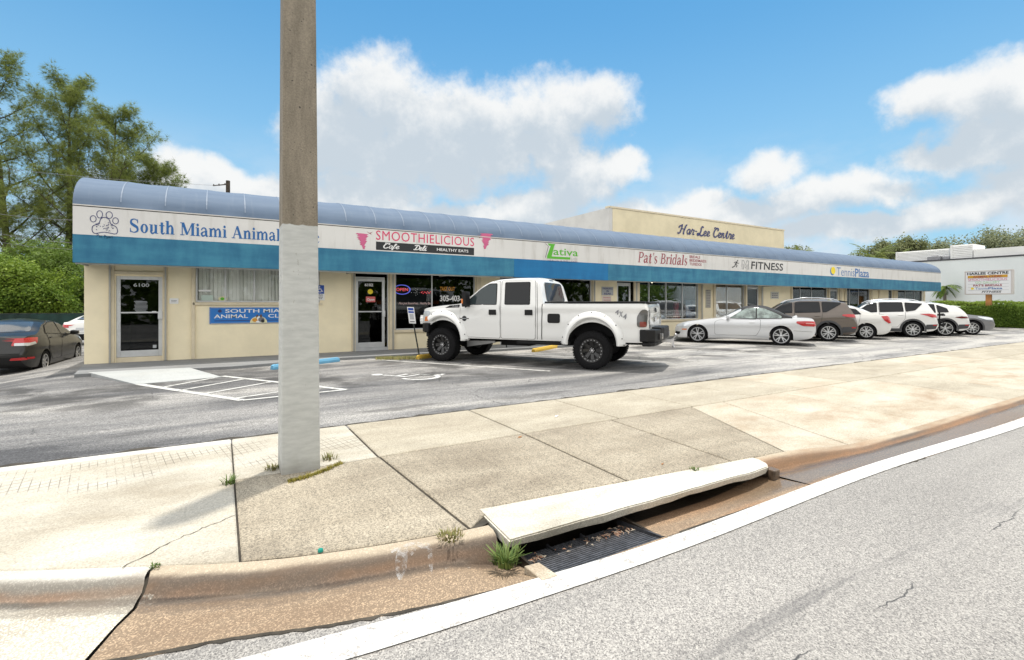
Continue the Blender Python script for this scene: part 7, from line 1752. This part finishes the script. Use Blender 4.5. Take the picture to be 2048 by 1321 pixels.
def palm(base, h, nf, L, seed, label, cat='palm', m=M_PALM, down=.0, grp='palms at the right end of the shops'):
    r = random.Random(seed); root = empty('palm_tree', base, 0, label, cat, grp); b = MB(); b.tube([(0, 0, 0), (.1, 0, h * .5), (0, 0, h)], [.16, .12, .11], 9); b.build('trunk', M_BARKG, root, smooth=60)
    V = []; Fc = []
    for k in range(nf):
        a = 2 * math.pi * k / nf + r.uniform(-.3, .3); el = r.uniform(-.35, 1.2) - down; c = Vector((0, 0, h)); d = Vector((math.cos(a) * math.cos(el), math.sin(a) * math.cos(el), math.sin(el))); rach = [c]
        for s in range(9): d = (d + Vector((0, 0, -.15))).normalized(); rach.append(rach[-1] + d * L / 9)
        for s in range(1, 40):
            t = s / 40 * 9; i = min(int(t), 8); p = rach[i].lerp(rach[i + 1], t - i); tg = (rach[i + 1] - rach[i]).normalized(); sd = tg.cross(Vector((0, 0, 1))).normalized()
            for sg in (-1, 1):
                l = L * .26 * math.sin(math.pi * (.12 + .85 * s / 40)) ; e = p + (sd * sg * .8 + tg * .55 + Vector((0, 0, -.28 + r.uniform(-.15, .15)))).normalized() * l; k0 = len(V); w_ = tg * .03; V += [tuple(p - w_), tuple(p + w_), tuple(e)]; Fc.append((k0, k0 + 1, k0 + 2))
    np_mesh('fronds', V, Fc, m, root); return root
palm(g3(1745, 52, -.3), 6.6, 22, 2.9, 51, 'palm fanning above the right end of the awning'); palm(g3(1785, 50, -.3), 5.9, 20, 2.6, 52, 'lower palm just left of the white roof screens'); palm(g3(1828, 49, -.3), 5.0, 16, 2.0, 53, 'small palm touching the corner of the right hand white building')
palm(g3(1889, 43.5, -.1), 3.2, 16, 1.35, 54, 'drooping palm beside the right end of the awning', m=M_FICUSD, down=.35)
palm(g3(1600, 62, -.3), 7.6, 10, 2.6, 55, 'palm top showing over the roof between parapet and awning end')

# hedges
def hedge(p0, p1, z0, z1, th, n, size, m, seed, label):
    rs = np.random.RandomState(seed); p0, p1 = np.array(p0), np.array(p1); d = p1 - p0; L = np.linalg.norm(d); d = d / L; nn = np.array([-d[1], d[0]])
    u = rs.uniform(0, L, n); f = rs.rand(n); v = np.where(f < .62, -th / 2, rs.uniform(-th / 2, th / 2, n)); z = np.where(f < .62, rs.uniform(z0, z1, n), z1); v = v + rs.normal(0, .07, n) + .08 * np.sin(u * 2.1 + seed); z = z + rs.normal(0, .05, n) + .06 * np.sin(u * 1.7)
    P = np.stack([p0[0] + d[0] * u + nn[0] * v, p0[1] + d[1] * u + nn[1] * v, np.maximum(z, z0)], 1); N = np.where((f < .62)[:, None], np.array([-nn[0], -nn[1], .5]), np.array([0, 0, 1.])) + rs.normal(size=(n, 3)) * .5; N /= np.linalg.norm(N, axis=1, keepdims=True)
    V, Fc = leaves_np(P, N, size, rs, .1); c = np.array([(p0[0] + p1[0]) / 2, (p0[1] + p1[1]) / 2, 0]); root = empty('hedge', tuple(c), 0, label, 'hedge', 'clipped hedges at the right end of the lot')
    np_mesh('foliage', V - c, Fc, m, root); b = MB(); q = th / 2 - .1
    a, e = p0 - c[:2], p1 - c[:2]; b.prism([tuple(a - nn * q), tuple(e - nn * q), tuple(e + nn * q), tuple(a + nn * q)], z0, z1 - .1); b.build('dark_core', mat('hedge_core_shade', (0.02, 0.03, 0.01), .95), root)  # solid dark block, painted as the shade between the leaves
hedge(G(1845, 650), G(2290, 663.5), 0, 1.32, 1.1, 44000, .10, M_HEDGE, 61, 'dark clipped hedge at the end of the lot behind the grey crossover')
a, c = AT(1870, 37), AT(2330, 37); hedge(a, c, 0, 1.63, 1.2, 26000, .12, M_HEDGE2, 62, 'paler hedge behind the dark one, at the foot of the signpost')

# ------------------------------------------------------------------ right hand building
XW = 56.0; M_PALEWALL = mat('pale_blue_white_wall', (0.66, 0.70, 0.715), .8, var=(.3, .05), bump=(40, .1)); M_WHITE = mat('white_metal', (0.74, 0.74, 0.73), .5, var=(1, .06)); M_DARKEDGE = mat('dark_flashing', (0.05, 0.05, 0.06), .6)
ya, za = PX(1800, 525, XW); yb_, zb_ = PX(2110, 507, XW)
rw_ = empty('white_building', (XW + 10, 14, 0), 0, 'plain pale flat roofed building behind the lettered sign', 'building'); sh = Vector((-(XW + 10), -14, 0))
b = MB(); b.box(XW, XW + 30, -24, 36, -.8, za - .10); o1 = b.build('wall', M_PALEWALL, rw_); b = MB(); b.box(XW - .06, XW + 30, -24.1, 36, za - .10, za + .02); o2 = b.build('flashing', M_DARKEDGE, rw_)
b = MB(); b.box(XW + .3, XW + 30, -24, PX(1947, 520, XW + .3)[0], za + .03, za + .72); o3 = b.build('roof_parapet', M_WHITE, rw_)
for o in (o1, o2, o3): o.location = sh
def louvre(px0, px1, yt, yb, X, th, label):
    y0, z1 = PX(px0, yt, X); y1, z0 = PX(px1, yb, X); z0 = max(z0, za + .03); b = MB(); lo, hi = min(y0, y1), max(y0, y1); n = 8; H = (z1 - z0)
    for k in range(n): z = z0 + H * k / n; b.add([(X, lo, z), (X, hi, z), (X + .04, hi, z + H / n * .9), (X + .04, lo, z + H / n * .9), (X + .06, lo, z), (X + .06, hi, z), (X + .1, hi, z + H / n * .9), (X + .1, lo, z + H / n * .9)], [(0, 1, 2, 3), (7, 6, 5, 4), (0, 4, 5, 1), (3, 2, 6, 7), (0, 3, 7, 4), (1, 5, 6, 2)])
    b.box(X + .1, X + th, lo, hi, z0, z1); b.box(X - .02, X + .12, hi, hi + .15, z0, z1 + .02)
    o = b.build('roof_screen', M_WHITE); tag(o, label, 'roof screen')
louvre(1905, 1945, 491, 521, XW + .4, 3.0, 'tall white louvred screen standing highest on the pale building roof')
louvre(1795, 1898, 505, 524, XW + 1.2, 1.0, 'long low white louvred screen left of the tall one')
for (p0, p1, lab) in ((1854, 1880, 'wider grey rooftop air unit in front of the low screen'), (1885, 1899, 'smaller grey rooftop air unit beside the tall screen')):
    y0, z1 = PX(p0, 514, XW + .5); y1, z0 = PX(p1, 524, XW + .5); z0 = max(z0, za + .03); b = MB(); lo, hi = min(y0, y1), max(y0, y1); b.box(XW + .5, XW + 1.1, lo, hi, z0, z1); b.lathe([(0, .08), (.22, .08), (.25, 0)], (XW + .8, (lo + hi) / 2, z1), n=12)
    o = b.build('air_conditioner', mat('unit_grey', (0.27, 0.27, 0.29), .6, var=(6, .2)), bevel=.03); tag(o, lab, 'air unit')

# ------------------------------------------------------------------ pylon sign of the centre
SX = 43.5; yl, zt_ = PX(1932, 544, SX); yr, zb_ = PX(2022, 588, SX); zt_ = PX(1932, 545, SX)[1]; zb_ = PX(1932, 588, SX)[1]; yc = (yl + yr) / 2; w_ = yl - yr; h_ = zt_ - zb_
ps = empty('pylon_sign', (SX, yc, 0), R(-90), 'white lettered shopping centre signboard on an orange brown post', 'sign')   # local x runs along -Y, faces -X
b = MB(); b.box(-w_ / 2, w_ / 2, -.0, .35, zb_, zt_); cab = b.build('cabinet', mat('sign_face', (0.76, 0.77, 0.79), .4), ps)
b = MB(); t = .07
b.box(-w_ / 2 - t, w_ / 2 + t, -.03, .38, zt_ + .003, zt_ + t); b.box(-w_ / 2 - t, w_ / 2 + t, -.03, .38, zb_ - t, zb_ - .003); b.box(-w_ / 2 - t, -w_ / 2 - .003, -.03, .38, zb_ - .003, zt_ + .003); b.box(w_ / 2 + .003, w_ / 2 + t, -.03, .38, zb_ - .003, zt_ + .003)
b.build('frame', mat('sign_frame', (0.52, 0.49, 0.47), .5), ps, bevel=.01)
b = MB(); yy, zz = PX(1977, 613, SX); b.box(-.13, .13, .05, .31, 0, zb_ - t - .004); b.build('post', mat('rusty_orange_post', (0.42, 0.19, 0.06), .8, var=(2, .35)), ps)
b = MB()
for k in (.70, .565, .43, .295, .15): b.box(-w_ / 2 + .1, w_ / 2 - .1, -.012, -.001, zb_ + h_ * k, zb_ + h_ * k + .015)
b.build('rail', INK['silver'], cab)
sg = lambda u, v, d: (-w_ / 2 + u * w_, -d, zb_ + v * h_)
def sl(s, u0, u1, v0, v1, ink, **k): lettering('lettering', s, lambda u, v, d: sg(u0 + u, v0 + v, d + .006), u1 - u0, v1 - v0, INK[ink], cab, **k)
flat('colour_band', [[(.04, .705), (.93, .705), (.93, .83), (.04, .83)]], lambda u, v, d: sg(u, v, d), INK['orange'] if False else INK['gold'], cab)
sl('HARLEE CENTRE', .03, .95, .855, .975, 'black', bold=.03); sl('ANIMAL CLINIC', .16, .82, .72, .81, 'wine', bold=.03); sl('SMOOTHIELICIOUS', .05, .92, .585, .685, 'rose'); sl('GO GALLERY', .22, .76, .455, .55, 'lime'); sl("PAT'S BRIDALS", .17, .81, .325, .415, 'wine', bold=.035); sl('Tennis', .22, .50, .185, .275, 'tblue'); sl('Plaza', .51, .82, .185, .275, 'tblue', bold=.02); sl('FITNESS', .36, .80, .03, .12, 'black', shear=.25, bold=.02)
flat('logo', [[(p[0], p[1]) for p in circ(.15, .23, .035, .05, 12)]], lambda u, v, d: sg(u, v, d + .004), INK['yellow'], cab)

# ------------------------------------------------------------------ green screen fence, wires and distant pole at the left
fp0, fp1 = AT(-60, 24.6), AT(185, 26.6); zf = CAM_H + (HY - 629) / F_PX * 25.5; fr = empty('screen_fence', (*fp0, -.4), math.atan2(fp1[1] - fp0[1], fp1[0] - fp0[0]), 'dark green screened fence behind the parked black sedan', 'fence'); Lf = math.hypot(fp1[0] - fp0[0], fp1[1] - fp0[1])
vs = []; n = 60
for i in range(n + 1):
    for j in range(5): x = Lf * i / n; vs.append((x, .05 * math.sin(i * .9) * math.sin(j * .8), (zf + .42) * j / 4 + (.02 * math.sin(i * 1.3) if j == 4 else 0)))
b = MB(); b.add(vs, [(i * 5 + j, i * 5 + j + 1, (i + 1) * 5 + j + 1, (i + 1) * 5 + j) for i in range(n) for j in range(4)]); b.build('screen', mat('green_screen_mesh', (0.008, 0.035, 0.028), .8, var=(1.2, .5)), fr, smooth=60)
b = MB(); b.tube([(0, .05, zf + .43), (Lf, .05, zf + .43)], .02, 6); b.build('top_rail', M_TRIM, fr)
for k in range(6):
    b = MB(); b.tube([(Lf * k / 5, .08, 0), (Lf * k / 5, .08, zf + .44)], .03, 6); b.build('post', M_TRIM, fr)
x, y = AT(456, 52); zt_ = CAM_H + (HY - 362) / F_PX * 52; up = empty('utility_pole', (x, y, -.8), 0, 'distant dark wooden pole with a crossarm behind the awning', 'pole')
b = MB(); b.tube([(0, 0, 0), (0, 0, zt_ + .8)], [.24, .2], 10); b.build('shaft', M_BARK, up)
b = MB(); b.tube([(-1.6 * CS, 1.6 * SN, zt_ + .28), (0, 0, zt_ + .42)], .06, 6)
for k in (.2, .6, .95): b.lathe([(0, .18), (.05, .14), (.06, 0)], (-1.6 * CS * k, 1.6 * SN * k, zt_ + .42 - .14 * k), n=8)
b.build('crossarm', M_BARK, up)
M_WIRE = mat('wire', (0.16, 0.16, 0.17), .6)
WL = (('highest of the thin wires crossing the pines', (-30, 334), (440, 372)), ('second highest thin wire crossing the pines', (-30, 424), (165, 441)), ('third thin wire from the top, crossing the pine trunks', (-30, 462), (165, 488)), ('lowest thin wire, just above the bright bushes', (-30, 480), (165, 500)))
for lab, a_, c_ in WL:
    D0, D1 = 30, (50 if c_[0] > 300 else 34); pts = []
    for k in range(13):
        t = k / 12; px = a_[0] + (c_[0] - a_[0]) * t; py = a_[1] + (c_[1] - a_[1]) * t + 4 * math.sin(math.pi * t); D = D0 + (D1 - D0) * t; x, y = AT(px, D); pts.append((x, y, CAM_H + (HY - py) / F_PX * D))
    b = MB(); b.tube(pts, .013, 5); o = b.build('power_line', M_WIRE); tag(o, lab, 'power line', 'power lines at the left')

# trees across the road behind the camera: only ever seen mirrored in glass and paint
rs = np.random.RandomState(91); n = 9000; X_ = rs.uniform(-25, 110, n); H_ = 6.5 + 2.0 * np.sin(X_ * .35) + 1.2 * np.sin(X_ * .9 + 1); P = np.stack([X_, -19 + rs.normal(0, 1.2, n), -.6 + H_ * rs.uniform(0.02, 1, n) ** .8], 1); N = rs.normal(size=(n, 3)); N[:, 1] = np.abs(N[:, 1]) + .4; N /= np.linalg.norm(N, axis=1, keepdims=True)
V, Fc = leaves_np(P, N, 1.0, rs, .1); tag(np_mesh('tree_belt', V, Fc, M_FICUSD), 'belt of leafy trees across the road facing the shops', 'trees', kind='stuff')
